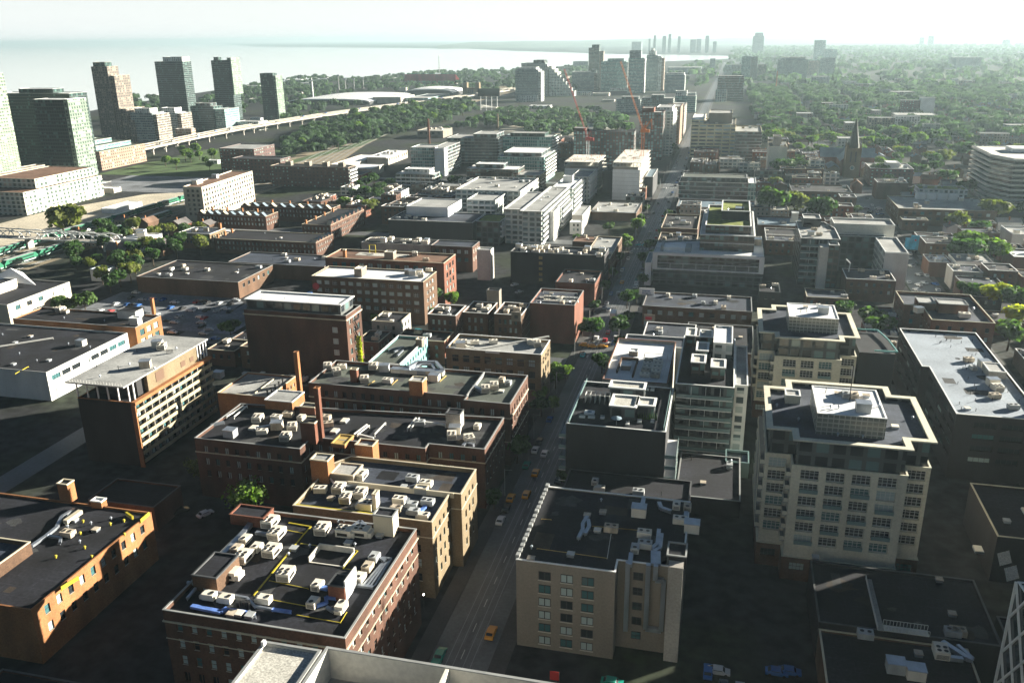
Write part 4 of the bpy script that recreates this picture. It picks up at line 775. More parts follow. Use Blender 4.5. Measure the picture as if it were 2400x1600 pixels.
for k,p,r_ in [('box',(2,3,1165,25),0),('unit2',(2,3,910,175),0),('hatch',(2,3,785,180),0),('hatch',(2,3,540,400),0),('vent',(2,3,180,335),0),('unit2',(2,3,1215,225),0),('unit2',(2,3,1220,325),0),('unit1',(2,3,1130,360),0),('hatch',(2,3,835,10),0),('hatch',(2,3,690,40),0),('unit2',(2,3,1540,100),0),('box',(2,3,1650,170),0),('unit1',(2,2,1510,1530),0),('unit1',(2,2,1610,1550),0),('vent',(2,2,820,1470),0),('hatch',(2,3,175,440),0)]: put(ro,k,p,r_)
duct(ro,[(2,3,690,40),(2,3,650,110),(2,3,650,160),(2,3,610,240)],.8,'steel',.6,.5); duct(ro,[(2,3,700,70),(2,3,710,130),(2,3,670,200)],.8,'steel',.6,.5)
duct(ro,[(2,3,1350,160),(2,3,1335,290),(2,3,1280,340)],.8,'steel',.6,.5); duct(ro,[(2,3,1375,200),(2,3,1360,330),(2,3,1300,360)],.8,'steel',.6,.5); duct(ro,[(2,3,1320,360),(2,3,1320,480)],2.,'steel',.5,.5); duct(ro,[(2,2,1600,1568),(2,3,1590,100)],.9,'steel',.7,.6); duct(ro,[(2,2,1350,1480),(2,2,1370,1530),(2,2,1460,1560)],.9,'steel',.7,.6); duct(ro,[(2,2,1210,1440),(2,2,1190,1530)],.9,'steel',.7,.6); duct(ro,[(2,3,1095,380),(2,3,1080,490)],.9,'steel',.7,.6)
duct(ro,[(2,3,740,125),(2,3,1180,165)],.12,'cop_yellow',.1,.15,'gas_pipe'); duct(ro,[(2,3,230,330),(2,3,870,420)],.1,'cop_yellow',.1,.15,'gas_pipe'); duct(ro,[(2,3,910,200),(2,3,875,420)],.12,'fr_white',.1,.15,'pipe'); duct(ro,[(2,3,270,60),(2,3,360,65)],.1,'cop_yellow',.1,.15,'gas_pipe')
b=MB(); 
for k in range(16):
    y=149.5+k*2; b.box(-37.1-ox,-36.3-ox,y-oy,y-oy+1.2,21.2,21.55+.25*(k%3==0),0)
link('crenellated_coping',b.mesh('crenellated_coping',['cop_grey']),rt)
# dark fronted condo with rooftop terraces
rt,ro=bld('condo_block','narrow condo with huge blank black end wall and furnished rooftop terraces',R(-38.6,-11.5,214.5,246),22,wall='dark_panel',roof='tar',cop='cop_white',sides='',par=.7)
ox,oy=rt.location[0],rt.location[1]
for k in range(5):
    b=MB(); b.box(-2,0,0,9,-.12,.1,0); b.box(-2,-1.9,0,9,.105,1.1,1); b.box(-1.895,0,0,.08,.105,1.1,1); link('balcony',b.mesh('balcony',['cop_white','glass_rail']),rt,(-38.6-ox,214.8-oy,17.5-k*3.3))
    b=MB(); b.box(0,3,0,12,-.12,.1,0); b.box(2.9,3,0,12,.105,1.1,1); b.box(0,2.895,0,.08,.105,1.1,1); link('balcony',b.mesh('balcony',['cop_white','glass_rail']),rt,(-11.5-ox,215-oy,14-k*3.3))
for (P,h,roofm) in ((R(-27.5,-20.5,222,230),3.1,'gravel_roof'),(R(-20.4,-15.6,224,229.5),3.1,'gravel_roof'),(R(-29.5,-19.5,235.5,240.5),3.1,'gravel_roof')):
    ob=block(rt,P,21.3,21.3+h+.6,wall='w_darkcond',roof=roofm,cop='cop_white',uv=True,name='terrace_wall',par=.1,overhang=.3)
for x in (-37.8,-12.2):
    b=MB(); b.box(x-.06-ox,x+.06-ox,215-oy,246-oy,22.2,23.2,0); link('glass_guard',b.mesh('glass_guard',['glass_rail']),rt)
b=MB()
for k in range(6): b.box(-36-ox+k*1.4,-35.9-ox+k*1.4,231-oy,234-oy,21.4,24,0)
b.box(-36-ox,-29-ox,231-oy,231.1-oy,24,24.1,0); b.box(-36-ox,-29-ox,233.9-oy,234-oy,24.,24.1,0); link('pergola',b.mesh('pergola',['fr_white']),rt)
b=MB(); 
for k in range(9): b.cyl(-19.6-ox+k*.6,223.2-oy,21.4,23.6,.3,0,6,.05)
link('cypress_hedge',b.mesh('cypress_hedge',['leaf_deep']),rt)
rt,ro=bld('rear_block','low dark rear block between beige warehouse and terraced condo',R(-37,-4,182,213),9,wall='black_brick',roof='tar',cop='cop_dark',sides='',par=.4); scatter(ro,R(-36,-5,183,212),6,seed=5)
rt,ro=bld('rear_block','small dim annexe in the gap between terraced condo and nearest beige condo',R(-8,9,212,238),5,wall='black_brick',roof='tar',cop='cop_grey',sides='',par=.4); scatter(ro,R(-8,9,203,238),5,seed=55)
# blue roof block
rt,ro=bld('office_building','pale blue roofed block with red edged parapet and a caged cluster of white units',R(-34.5,-14,256.5,297),19,wall='concrete',roof='roof_white',cop='brick_red',sides='L',fl=4,bay=4,ww=2,wh=2,par=1.)
for k in range(5):
    for j in range(2): put(ro,'unit2',(-21.8+j*3.3,264+k*3.4),0,(1,1,.8))
stub(ro,R(-30,-27,268,271.5),1.6,'stucco_beige','cop_white','roof_hatch_box','cop_white'); stub(ro,R(-29,-26,282,285),1.6,'stucco_beige','cop_white','roof_hatch_box','cop_white')
duct(ro,[(-31,265),(-31,278),(-25.5,278),(-25.5,262)],.5,'brick_brown',.9,.5,'low_screen')
for (a,c) in (((-23.5,262),(-23.5,281)),((-23.5,281),(-15.8,281)),((-15.8,281),(-15.8,262))): duct(ro,[a,c],.12,'fr_white',.12,1.9,'screen_rail')
rt,ro=bld('low_block','dark square roof with thin white rim behind the pale blue roof block',R(-33,-10,311.5-12,311),16,wall='grey_panel',roof='tar_blue',cop='cop_white',sides='',par=.5)
# slim black condo
rt,ro=bld('condo_tower','slim black condo with gravel roofed penthouses and glazed balcony front',R(-11,6,245,290),24,wall='w_darkcond',roof='tar',cop='cop_white',uv=True,par=.6,balc='F',balm='glass_rail',slabm='cop_white',fl=3.4,bald=1.4)
for P in (R(-7,-3,255,262),R(-1,3,252,259),R(-6,-2.5,266,274),R(-10,-7,280,288),R(-5.5,-1.5,280,287)): block(rt,P,23.2,27.3,wall='w_brownglass',roof='gravel_roof',cop='cop_white',uv=True,name='penthouse_wall',par=.1,overhang=.25)
block(rt,R(-1,5,270,288),23.2,29,wall='w_whitecond',roof='roof_white',cop='cop_white',uv=True,name='white_penthouse_wall',par=.4)
block(rt,R(6.2,10,250,286),0,23,wall='w_whitecond',roof='roof_grey',cop='cop_white',uv=True,name='side_wall',par=.4)
rt,ro=bld('low_block','dark flat roof with white L shaped rim beside the billboards',R(-28.5,-8.5,318,346),10,wall='brick_dark',roof='tar_blue',cop='cop_white',sides='',par=.5); scatter(ro,R(-28,-9,324,345),8,seed=8)
rt,ro=bld('low_block','wide dim brick block with light blue roof edge below the glass office',R(-33,14,372,395),9,wall='brick_brown',roof='tar_blue',cop='cop_grey',sides='FL',bay=4.5,ww=2.2,wh=2,pale=.6,par=.5); scatter(ro,R(-30,12,373,394),9,seed=21)
patches(ro,R(-32,13,373,394),8,15)
rt,ro=bld('low_block','dim flat roofed store in front of the terraced condo with scattered hatches',R(-12,14,318,352),9,wall='brick_brown',roof='tar',cop='cop_grey',sides='',par=.5); scatter(ro,R(-7,13,320,350),10,seed=22)
# beige condo (right, near)
C1=[(20,199),(26.5,199),(26.5,199-.01+0)]
def condoP(x0,x1,y0,y1,n):   # cross shaped plan
    return [(x0,y0+n*.9),(x0+n,y0+n*.9),(x0+n,y0),(x1-n,y0),(x1-n,y0+n*.9),(x1,y0+n*.9),(x1,y1-n),(x1-n,y1-n),(x1-n,y1),(x0+n,y1),(x0+n,y1-n),(x0,y1-n)]
def beige_condo(label,x0,x1,y0,y1,z,n,ph,seed):
    rt=thing('condo_block',label,'condo building',((x0+x1)/2,(y0+y1)/2,0)); ox,oy=rt.location[0],rt.location[1]; random.seed(seed)
    block(rt,condoP(x0+.8,x1-.8,y0+.8,y1-.8,n),z-6.1,z,wall='w_darkcond',roof='tar_blue',cop='stone_beige',uv=True,name='top_storeys_wall',par=.6,overhang=1.1)
    ro=[c for c in rt.children if 'roof' in c.name][0]; ro['_z']=z-.6
    block(rt,condoP(x0,x1,y0,y1,n),6.2,z-6.2,wall='stone_beige',roof='tar',cop='stone_beige',sides='F',fl=3.35,bay=5.5,ww=4.0,wh=2.5,st='grid',fr='fr_white',pale=.12,par=.2,top=.75,ground=.5,dep=.7,margin=1.,balc='L',balm='stone_beige',slabm='cop_grey',bald=1.1)
    block(rt,condoP(x0-.3,x1+.3,y0-.3,y1+.3,n),0,6.1,wall='brick_dark',roof='tar',cop='stone_beige',sides='F',fl=3,bay=6,ww=3.4,wh=2,st='grid',par=.1,name='podium_wall',ground=.4,dep=.3)
    # every third window bay is an open balcony with a railing
    k=0
    for v in np.arange(z-6.2-3.1-3.35*1,7,-3.35):
        for j in range(int((x1-x0-2*n)/5.5)):
            xx=x0+n+((x1-x0-2*n)-int((x1-x0-2*n)/5.5)*5.5)/2+5.5*(j+.5)-ox
            if (k+j)%2==0:
                b=MB(); b.box(-2,2,-.9,-.3 if False else -.05,-.12,.06,0); b.box(-2,2,-.9,-.82,.065,1.05,1); link('balcony',b.mesh('balcony',['stone_beige','glass_rail']),rt,(xx,y0-oy,v))
        k+=1
    x0p,x1p,y0p,y1p=ph
    r2=block(rt,R(*ph),z-.6,z+4.4,wall='w_louvre',roof='roof_white',cop='cop_white',uv=True,name='penthouse_wall',par=.05)
    return rt,ro,r2
rt,ro,r2=beige_condo('beige framed condo nearest on the right, stepped parapet and white ribbed penthouse with black mast',12.9,48.6,186.5,223,36,5.6,(23.4,38.2,192.5,209.5),3)
ox,oy=rt.location[0],rt.location[1]
for k,p in [('pipe',(3,2,530,470)),('box',(3,2,870,640)),('hatch',(3,2,640,490)),('hatch',(3,2,900,510)),('vent',(3,2,575,615)),('vent',(3,2,650,615)),('vent',(3,2,1015,600)),('unit1',(3,2,710,510)),('unit1',(3,2,790,520))]: put(r2,k,p)
b=MB(); b.cyl(0,0,0,9,.11,0,6)
for z_ in (6.2,7.4): b.box(-.35,-.2,-.1,.1,z_,z_+1.3,1); b.box(.2,.35,-.1,.1,z_,z_+1.3,1)
a=at(40,(3,2,745,560)); link('antenna_mast',b.mesh('antenna_mast',['fr_dark','fr_white']),r2,(a[0]-ox,a[1]-oy,40.3))
for k,p in [('vent',(3,2,80,600)),('vent',(3,2,280,730)),('hatch',(3,2,1165,795)),('vent',(3,2,1325,715)),('vent',(3,2,870,890)),('vent',(3,2,640,870))]: put(ro,k,p)
stub(ro,R(17.5,21,209,213),2.,'stone_beige','roof_grey','stair_housing','cop_white')
rt,ro,r2=beige_condo('second beige condo farther back with white metal penthouse and terrace pergola',13.5,44,276,312,30,5,(22.6,38,285.5,301.5),4)
for k,p in [('hatch',(3,1,345,1260)),('hatch',(3,1,465,1260)),('hatch',(3,1,530,1255)),('pipe',(3,1,300,1300)),('pipe',(3,1,350,1300)),('pipe',(3,1,600,1300)),('box',(3,1,505,1310))]: put(r2,k,p)
b=MB(); ox,oy=rt.location[0],rt.location[1]
b.path([(45-ox,308-oy,24.5),(54-ox,308-oy,24.5),(56-ox,298-oy,24.5),(57-ox,286-oy,24.5),(50-ox,286-oy,24.5)],.3,0,.5); link('terrace_rail',b.mesh('terrace_rail',['teal_paint']),rt)
b=MB(); b.box(45.5-ox,56.5-ox,286-oy,308-oy,0,23.6,0); link('terrace_wing',b.mesh('terrace_wing',['dark_panel']),rt)
# big grey roof right
PL=[(65,286.5),(67.2,286.5),(67.2,248.5),(90,248.5),(90,326),(64.5,326)]
rt,ro=bld('flat_office','long flat office roof at the right edge, pale rim, bluish gravel and scattered vents',PL,20,wall='black_brick',roof='roof_blue',cop='cop_white',sides='FL',fl=3.6,bay=7.2,ww=5.8,wh=1.5,st='strip',par=.8,pale=.1)
patches(ro,R(68.5,89,250,325),8,12)
for k,p in [('unit2',(3,2,1840,185)),('box',(3,2,1980,230)),('unit1',(3,2,1880,260)),('box',(3,2,2060,400)),('unit4',(3,2,2100,450)),('unit2',(3,2,2080,520)),('unit2',(3,2,2250,620)),('hatch',(3,2,1830,625))]: put(ro,k,p,.2)
r_=random.Random(2)
for k in range(40): put(ro,'pipe',(r_.uniform(69,88),r_.uniform(252,322)),0,(1,1,.7))
stub(ro,R(83.5,88.5,282,290),2.2,'concrete','roof_grey','plant_housing','cop_white')
b=MB(); 
# brick L building
rt,ro=bld('brick_library','red brick block with stepped parapets and raised square dark housings',[(75,377),(82,377),(82,357.5),(105,357.5),(105,398),(75,398)],14.5,wall='brick_red',roof='tar_blue',cop='cop_beige',sides='FL',fl=3.8,bay=4.5,ww=1.4,wh=1.8,par=1.,pale=.1)
stub(ro,R(87,98,371,378),3.8,'brick_dark','roof_grey','stair_housing','cop_grey'); stub(ro,R(80,86.5,374,383),3.,'brick_dark','roof_grey','stair_housing','cop_grey'); put(ro,'vent',(3,1,1880,1290),0,2); put(ro,'unit2',(3,1,1800,1350),0,1.4); put(ro,'box',(3,1,1380,1300),.5)
# F6 glass condo complex
rt,ro=bld('condo_complex','glass condo group with tall white stair panel and stacked grey roof terraces',[(38,456),(57,456),(57,484),(53,500),(38,500)],24,wall='w_darkcond',roof='roof_grey',cop='cop_white',uv=True,par=.8,balc='F',balm='glass_rail',fl=3.3)
block(rt,R(57.2,88,492,509),0,25,wall='concrete_pale',roof='roof_grey',cop='cop_white',sides='',name='rear_bar_wall',par=.8)
block(rt,R(57.5,83,487,491.8),0,19.5,wall='w_darkcond',roof='sidewalk',cop='cop_white',uv=True,name='recessed_wall',par=.6)
block(rt,R(78,88.6,452,486.8),0,19.5,wall='w_whitecond',roof='roof_grey',cop='cop_white',uv=True,name='white_end_wall',par=.6,nowin='F')
block(rt,R(41,50,488,500),23.5,28,wall='dark_panel',roof='roof_grey',cop='cop_white',sides='',name='lift_wall',par=.5)
block(rt,R(51.2,56,449,455.8),0,22.5,wall='w_brownglass',roof='roof_grey',cop='cop_white',uv=True,name='bay_wall',par=.4)
b=MB(); ox,oy=rt.location[0],rt.location[1]; b.box(46.8-ox,51-ox,448-oy,455.8-oy,0,21.6,0); link('stair_panel',b.mesh('stair_panel',['concrete_pale']),rt)
b=MB(); b.box(77.8-ox,88.8-ox,451-oy,451.8-oy,0,19.4,0); link('white_end_panel',b.mesh('white_end_panel',['white_paint']),rt)
b=MB(); b.path([(60.5-ox,446-oy,.5),(61.5-ox,446-oy,14.5),(60.-ox,450-oy,15.5)],.5,0); link('bent_duct',b.mesh('bent_duct',['cop_white']),rt)
scatter(ro,R(39,56,458,484),6,('unit2','hatch','box'),4)
# F5 terraced glass office
rt,ro=bld('terraced_office','three stepped white framed glass office with green roof squares and white terrace',[(-34.5,441),(20,441),(20,488),(-34.5,466)],17,wall='w_darkcond',roof='roof_white',cop='cop_white',uv=True,par=.6,fl=3.6,slab=.2,slabm='cop_grey')
ox,oy=rt.location[0],rt.location[1]
block(rt,R(-11.9,15.2,452.5,520),16,24.5,wall='w_brownglass',roof='roof_white',cop='cop_white',uv=True,name='middle_wall',par=.5,fl=4,slab=.1,overhang=.4)
block(rt,R(-9.6,13.2,459,517),24,28.2,wall='w_brownglass',roof='sedum',cop='cop_white',uv=True,name='upper_wall',par=.8,overhang=.3)
r2=block(rt,R(-2,12.6,479,510.5),27.3,32.2,wall='dark_panel',roof='sedum',cop='cop_white',sides='',name='top_wall',par=.8,overhang=.3); stub(r2,R(5,9.5,487,494),.8,'fr_dark','slate_blue','skylight_box','cop_dark')
b=MB(); b.box(-30-ox,-19-ox,447-oy,456-oy,16.4,18.4,0); b.box(-31.5-ox,-30-ox,446-oy,457-oy,16.4,19,1); b.box(-19-ox,-16-ox,446-oy,457-oy,16.4,18.6,1); link('white_plant_box',b.mesh('white_plant_box',['white_metal','grey_panel']),rt)
b=MB(); b.box(-34.9-ox,-32.4-ox,440.2-oy,440.95-oy,8.2,16.9,0); b.box(18-ox,20.4-ox,440.2-oy,440.95-oy,8.2,16.9,0); b.box(-32.4-ox,18-ox,440.2-oy,440.95-oy,8.2,9,0); b.box(-32.4-ox,18-ox,440.2-oy,440.95-oy,15.6,16.9,0); link('white_frame',b.mesh('white_frame',['white_metal']),rt)
b=MB()
for k in range(7): x=-26+k*6.5-ox; b.box(x,x+.25,440.3-oy,440.9-oy,9.05,11.5,0)
b.box(-32-ox,17.5-ox,440.3-oy,440.9-oy,11.55,11.8,0); link('sun_screen',b.mesh('sun_screen',['white_metal']),rt)
put(ro,'box',(17,470),0,1.5)
put(r2,'vent',(1,483),0,1.5)
rt,ro=bld('narrow_building','narrow block with bright white side wing left of the glass office',R(-38.5,-35.2,438,462),12,wall='white_metal',roof='slate_blue',cop='cop_white',sides='',par=.3)
for nm,lb,PL,z,kw in [
 ('shop_block','dark shop roofs with white skylight ledges left of the terraced glass office',R(-37,-15,500,522),10,dict(wall='brick_dark',roof='tar',cop='cop_beige',sides='L')),
 ('shop_block','shop block with white party walls behind the dark shop roofs',R(-38,-16,535,580),10,dict(wall='brick_dark',roof='tar',cop='cop_beige',sides='L')),
 ('shop_block','long low brick shop row with cars parked on its far side, below the dark condo',R(-34,20,620,650),8,dict(wall='brick_dark',roof='slate_blue',cop='cop_grey',sides='F',bay=4,ww=2,wh=2,pale=.5)),
 ('glass_condo','dark glass condo with white terraces and green corner strip facing the big trees',R(-36,20,676,705),16.5,dict(wall='w_darkglass',roof='roof_green_grey',cop='cop_white',uv=True,slab=.3,fl=3.1)),
 ('office_tower','tan office with dark ribbon windows and box penthouse beside the street',R(-41,4,950,1020),34,dict(wall='w_office',roof='roof_grey',cop='cop_beige',uv=True,par=.8)),
 ('brown_condo','brown glass condo with white roof units right of the tan ribbon window office',R(4,30,928,990),29,dict(wall='w_brownglass',roof='roof_grey',cop='cop_beige',uv=True,slab=.2,fl=3.2)),
 ('blank_tower','grey brown blank sided tower in front of the church greenery',R(34,50,830,870),26,dict(wall='concrete_pale',roof='tar',cop='cop_beige',sides='')),
 ('brick_block','long brown brick block with flat grey roof right of the wide side road',R(112,172,622,672),11,dict(wall='brick_brown',roof='roof_grey',cop='cop_beige',sides='FL',bay=5,ww=2.4,wh=2,par=.5)),
 ('green_roof_hall','narrow white hall with mossy yellow green roof before the striped office',R(137,170,694,712),13,dict(wall='w_whitecond',roof='sedum',cop='cop_white',uv=True,par=.3)),
 ('brick_block','dark box roof with white rim left of the mossy roofed hall',R(112,134,720,740),13,dict(wall='brick_dark',roof='tar',cop='cop_white',sides='',par=.4)),
 ('white_store','white painted store with eight small windows and a cluttered flat roof',R(118,136,482,500),9.5,dict(wall='white_paint',roof='roof_grey',cop='cop_dark',sides='F',fl=3.4,bay=2.1,ww=1.1,wh=1.9,par=.4,ground=1)),
 ('white_roof_house','small house with white flat roof left of the eight window white store',R(105.5,117,484,501),8,dict(wall='brick_dark',roof='roof_white',cop='cop_white',sides='')),
 ('white_roof_house','white flat roofed house near the right edge among dark trees',R(150,168,500,520),9,dict(wall='brick_dark',roof='roof_white',cop='cop_white',sides='')),
 ('white_roof_house','half hidden bright roofed building at the right edge above the dark yards',R(165,200,560,585),9,dict(wall='white_paint',roof='roof_grey',cop='cop_white',sides='')),
 ('flats','light brown low flats with white roof housing right of the church',R(116,150,790,825),14,dict(wall='w_brickflats',roof='roof_grey',cop='cop_white',uv=True,par=.5)),
 ('cottage_row','row of brown roofs with stone chimney between big trees and terraced office',R(20,48,560,590),9,dict(wall='brick_brown',roof='slate_blue',cop='cop_grey',sides='')),
 ('school_block','long brown school block behind the three big round trees',R(48,92,700,735),8,dict(wall='brick_brown',roof='tar',cop='cop_grey',sides='F',bay=4,ww=2,wh=1.6)),
 ]:
    rt,ro=bld(nm,lb,PL,z,**kw)
    r2=random.Random(int(z*31+PL[0][0]))
    scatter(ro,PL,6,('unit2','hatch','box','unit1'),int(abs(PL[0][0]*3+z)))
    if nm=='office_tower': 
        block(rt,R(-24,0,965,1005),33,44,wall='stucco_beige',roof='roof_grey',cop='cop_beige',sides='',name='penthouse_wall',par=.5); block(rt,R(-41.5,-29,960,1040),0,37.5,wall='w_office',roof='roof_white',cop='cop_white',uv=True,name='street_wall',par=.5)
    if nm=='glass_condo':
        block(rt,R(-34,14,684,703),16,19.2,wall='w_darkcond',roof='roof_green_grey',cop='cop_white',uv=True,name='penthouse_wall',par=.3); block(rt,R(15,20.6,675.5,704),0,16.8,wall='w_teal',roof='roof_white',uv=True,name='glazed_corner_wall',par=.2,cop='cop_white')
    if nm=='blank_tower': stub(ro,R(38,45,845,862),8,'concrete','tar','lift_housing')
    if nm=='flats': stub(ro,R(130,140,800,815),4,'white_paint','roof_white','lift_housing','cop_white')
    if nm=='cottage_row': stub(ro,R(41,45,575,580),6,'concrete_pale','cop_white','chimney','cop_white')
    if nm=='brick_block' and z==11: 
        for k in range(4): stub(ro,R(130+k*7,136+k*7,664,669),3.4,'white_metal','roof_white','white_plant_box','cop_white')
# striped slab office (white bands)
rt=thing('striped_office','large office of stacked white bands and dark recessed strips at the right edge','office building',(215,740,0))
PB=[(186,714),(196,690),(262,690),(262,770),(186,770)]
block(rt,off(tri(PB),-1.6),0,36.2,wall='glass_dark',roof='tar_blue',cop='cop_white',sides='',par=.4,name='glass_wall')
me=None; b=MB(); b.prism([(p[0]-215,p[1]-740) for p in tri(PB)],0,1.35,0); me=b.mesh('white_band',['concrete_pale'])
for k in range(10): link('white_band',me,rt,(0,0,34.6-k*3.5))
b=MB(); b.box(205-215,225-215,730-740,750-740,36.2,39,0); link('lift_housing',b.mesh('lift_housing',['white_metal']),rt)
# bottom right
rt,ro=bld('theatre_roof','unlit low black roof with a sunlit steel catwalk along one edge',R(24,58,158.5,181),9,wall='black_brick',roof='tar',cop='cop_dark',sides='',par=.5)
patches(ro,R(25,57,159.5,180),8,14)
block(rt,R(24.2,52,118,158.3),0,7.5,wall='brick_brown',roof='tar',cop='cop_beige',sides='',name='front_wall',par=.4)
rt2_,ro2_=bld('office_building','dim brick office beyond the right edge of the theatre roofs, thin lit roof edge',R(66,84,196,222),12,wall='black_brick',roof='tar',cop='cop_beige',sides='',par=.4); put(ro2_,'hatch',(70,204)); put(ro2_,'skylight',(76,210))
rt2_,ro2_=bld('office_tower','tall dark office tower just beyond the right edge whose shade covers the lower right roofs',R(96,150,150,226),66,wall='w_darkcond',roof='tar',cop='cop_grey',uv=True,par=.8); block(rt2_,R(96,125,226.2,262),0,28,wall='w_darkcond',roof='tar',cop='cop_grey',uv=True,name='shade_wing_wall')  # low wing out of view, added and sized to block sun from the ground
ox,oy=rt.location[0],rt.location[1]
A1=at(9.5,(3,3,1060,1060));B1=at(9.5,(3,3,1475,1125));C1=at(9.5,(3,3,960,620))
b=MB(); b.box(A1[0]-ox,B1[0]-ox,A1[1]-oy-1.0,A1[1]-oy+.9,9.5,9.65,0)
for k in range(14):
    x=A1[0]-ox+(B1[0]-A1[0])*k/13; b.box(x,x+.08,A1[1]-oy-1.05,A1[1]-oy-.97,9.66,10.7,1); b.box(x,x+.08,A1[1]-oy+.95,A1[1]-oy+1.03,9.66,10.7,1)
b.box(A1[0]-ox,B1[0]-ox,A1[1]-oy-1.05,A1[1]-oy-.97,10.71,10.8,1); b.box(A1[0]-ox,B1[0]-ox,A1[1]-oy+.95,A1[1]-oy+1.03,10.71,10.8,1)
link('catwalk',b.mesh('catwalk',['concrete_pale','fr_white']),rt)
b=MB(); b.box(A1[0]-ox-1.2,A1[0]-ox,A1[1]-oy-1,C1[1]-oy,9.4,9.6,0); b.box(A1[0]-ox-1.3,A1[0]-ox-1.2,A1[1]-oy-1,C1[1]-oy,9.6,10.5,1); link('catwalk',b.mesh('catwalk',['concrete','fr_white']),rt)
for pts,w in ([(3,3,1600,1190),(3,3,1830,1340),(3,3,1880,1355)],1.),([(3,3,1660,1335),(3,3,1790,1350)],.9),([(3,3,1740,1225),(3,3,1880,1350)],.7): duct(ro,pts,w,'steel',.8,.7)
for k,p in [('unit4',(3,3,1580,1310)),('box',(3,3,1165,1450)),('box',(3,3,1350,1510)),('unit2',(3,3,1690,1130)),('unit2',(3,3,1740,1125)),('hatch',(3,3,1570,630)),('hatch',(3,3,1690,945)),('unit2',(3,3,890,1150)),('hatch',(3,3,435,425)),('hatch',(3,3,1380,1310))]: put(ro,k,p)
b=MB(); b.box(-3-ox,4-ox,-.0,0.01,0,.01,0)
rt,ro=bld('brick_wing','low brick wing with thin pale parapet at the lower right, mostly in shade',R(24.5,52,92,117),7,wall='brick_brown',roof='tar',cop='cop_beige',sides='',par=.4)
# diagrid tower
P_=[at(27,(3,3,2260,580)),at(27,(3,3,2345,740))]
rt=thing('diagrid_tower','dark glass building with pale green crisscross steel lattice at the bottom right corner','building',(62,138,0)); 
PD=[(54.6,148.5),(56.2,128),(80,126),(80,150)]
block(rt,PD,0,30,wall='glass_dark',roof='gravel_roof',cop='cop_white',sides='',par=.3,name='glass_wall')
b=MB(); Q=[(p[0]-62,p[1]-138) for p in tri(PD)]
for i in range(len(Q)):
    a=Q[i];c=Q[(i+1)%len(Q)]; L=math.hypot(c[0]-a[0],c[1]-a[1]); n=max(2,round(L/5)); dx,dy=(c[0]-a[0])/L,(c[1]-a[1])/L; nx,ny=dy*.25,-dx*.25
    if ny>.2: continue
    for k in range(n):
        for lv in range(4):
            for s_ in (0,1):
                u0=L*k/n;u1=L*(k+1)/n
                if (k+lv+s_)%2: u0,u1=u1,u0
                b.bar((a[0]+dx*u0+nx,a[1]+dy*u0+ny,30-lv*7.5),(a[0]+dx*u1+nx,a[1]+dy*u1+ny,30-(lv+1)*7.5),.34,0,.3)
    for u in (0,L): b.bar((a[0]+dx*u+nx,a[1]+dy*u+ny,0),(a[0]+dx*u+nx,a[1]+dy*u+ny,30),.4,0)
link('steel_lattice',b.mesh('steel_lattice',['cop_white']),rt)
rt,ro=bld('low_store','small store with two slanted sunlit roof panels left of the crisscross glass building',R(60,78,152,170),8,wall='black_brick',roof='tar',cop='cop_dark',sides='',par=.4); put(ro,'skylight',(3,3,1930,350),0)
for p in ((3,3,2150,460),(3,3,2215,600)):
    a=at(8,p); b=MB(); b.q([(-1,-2,.2),(2,0,.2),(2,3,1.6),(-1,1,1.6)],0); link('slanted_panel',b.mesh('slanted_panel',['gravel_roof']),ro,(a[0]-ro['_o'][0],a[1]-ro['_o'][1],8))
random.seed(11)

# ---- low infill buildings of the shaded blocks
IR=random.Random(99); ZF=[(-196,-128,286,345),(-124,-80,292,318),(-196,-138,404,444),(18,88,330,450),(-30,60,592,616),(24,88,500,555),(60,90,560,690),(112,185,300,475),(112,190,528,615),(-34,86,812,922),(22,88,742,822),(-230,-62,664,700),(-232,-170,560,660),(-300,-210,576,690),(-230,-150,905,1100),(-140,-62,780,865),(-280,-235,700,780),(34,90,880,1100),(-35,90,1130,1400),(-56-80,-62,1215,1400),(112,200,640,700),(-222,-200,440,500),(-125,-62,304,317),(-295,-205,440,458)]
def clash(a,b_,c,d,m=1.5):
    return any(a-m<B_ and b_+m>A_ and c-m<D_ and d+m>C_ for A_,B_,C_,D_ in OCC)
NI=0
for zx0,zx1,zy0,zy1 in ZF:
    yy=zy0
    while yy<zy1-7:
        dy=IR.uniform(9,20); xx=zx0
        while xx<zx1-7:
            dx=IR.uniform(9,24); a,b_,c,d=xx,min(xx+dx,zx1),yy,min(yy+dy,zy1)
            if b_-a>6 and d-c>6 and not clash(a,b_,c,d) and IR.random()<.82 and NI<150:
                NI+=1; h=IR.uniform(5,11.5) if yy<560 else IR.uniform(6,15)
                near=yy<560; w_=IR.choice(['brick_dark','brick_brown','black_brick','brick_red','concrete']) if near else IR.choice(['brick_dark','brick_brown','w_house','w_brickflats','w_balcgrey','w_darkcond','brick_red'])
                rt,ro=bld('low_building','@dim low flat roofed infill building',R(a,b_,c,d),h,wall=w_,roof=IR.choice(['tar','tar_blue','tar','tar_blue','tar','roof_grey' if yy>560 else 'tar']),cop=IR.choice(['cop_grey','cop_dark','cop_white','cop_beige']),sides='FR',uv=w_.startswith('w_'),fl=3.4,bay=3.4,ww=1.3,wh=1.7,par=.5,ground=1.)
                rt['group']='low infill buildings'; scatter(ro,R(a,b_,c,d),IR.randint(2,5),('unit2','hatch','vent','unit1'),NI,1.5)
            xx+=dx+IR.uniform(0,3)
        yy+=dy+IR.uniform(1,5)
random.seed(11)
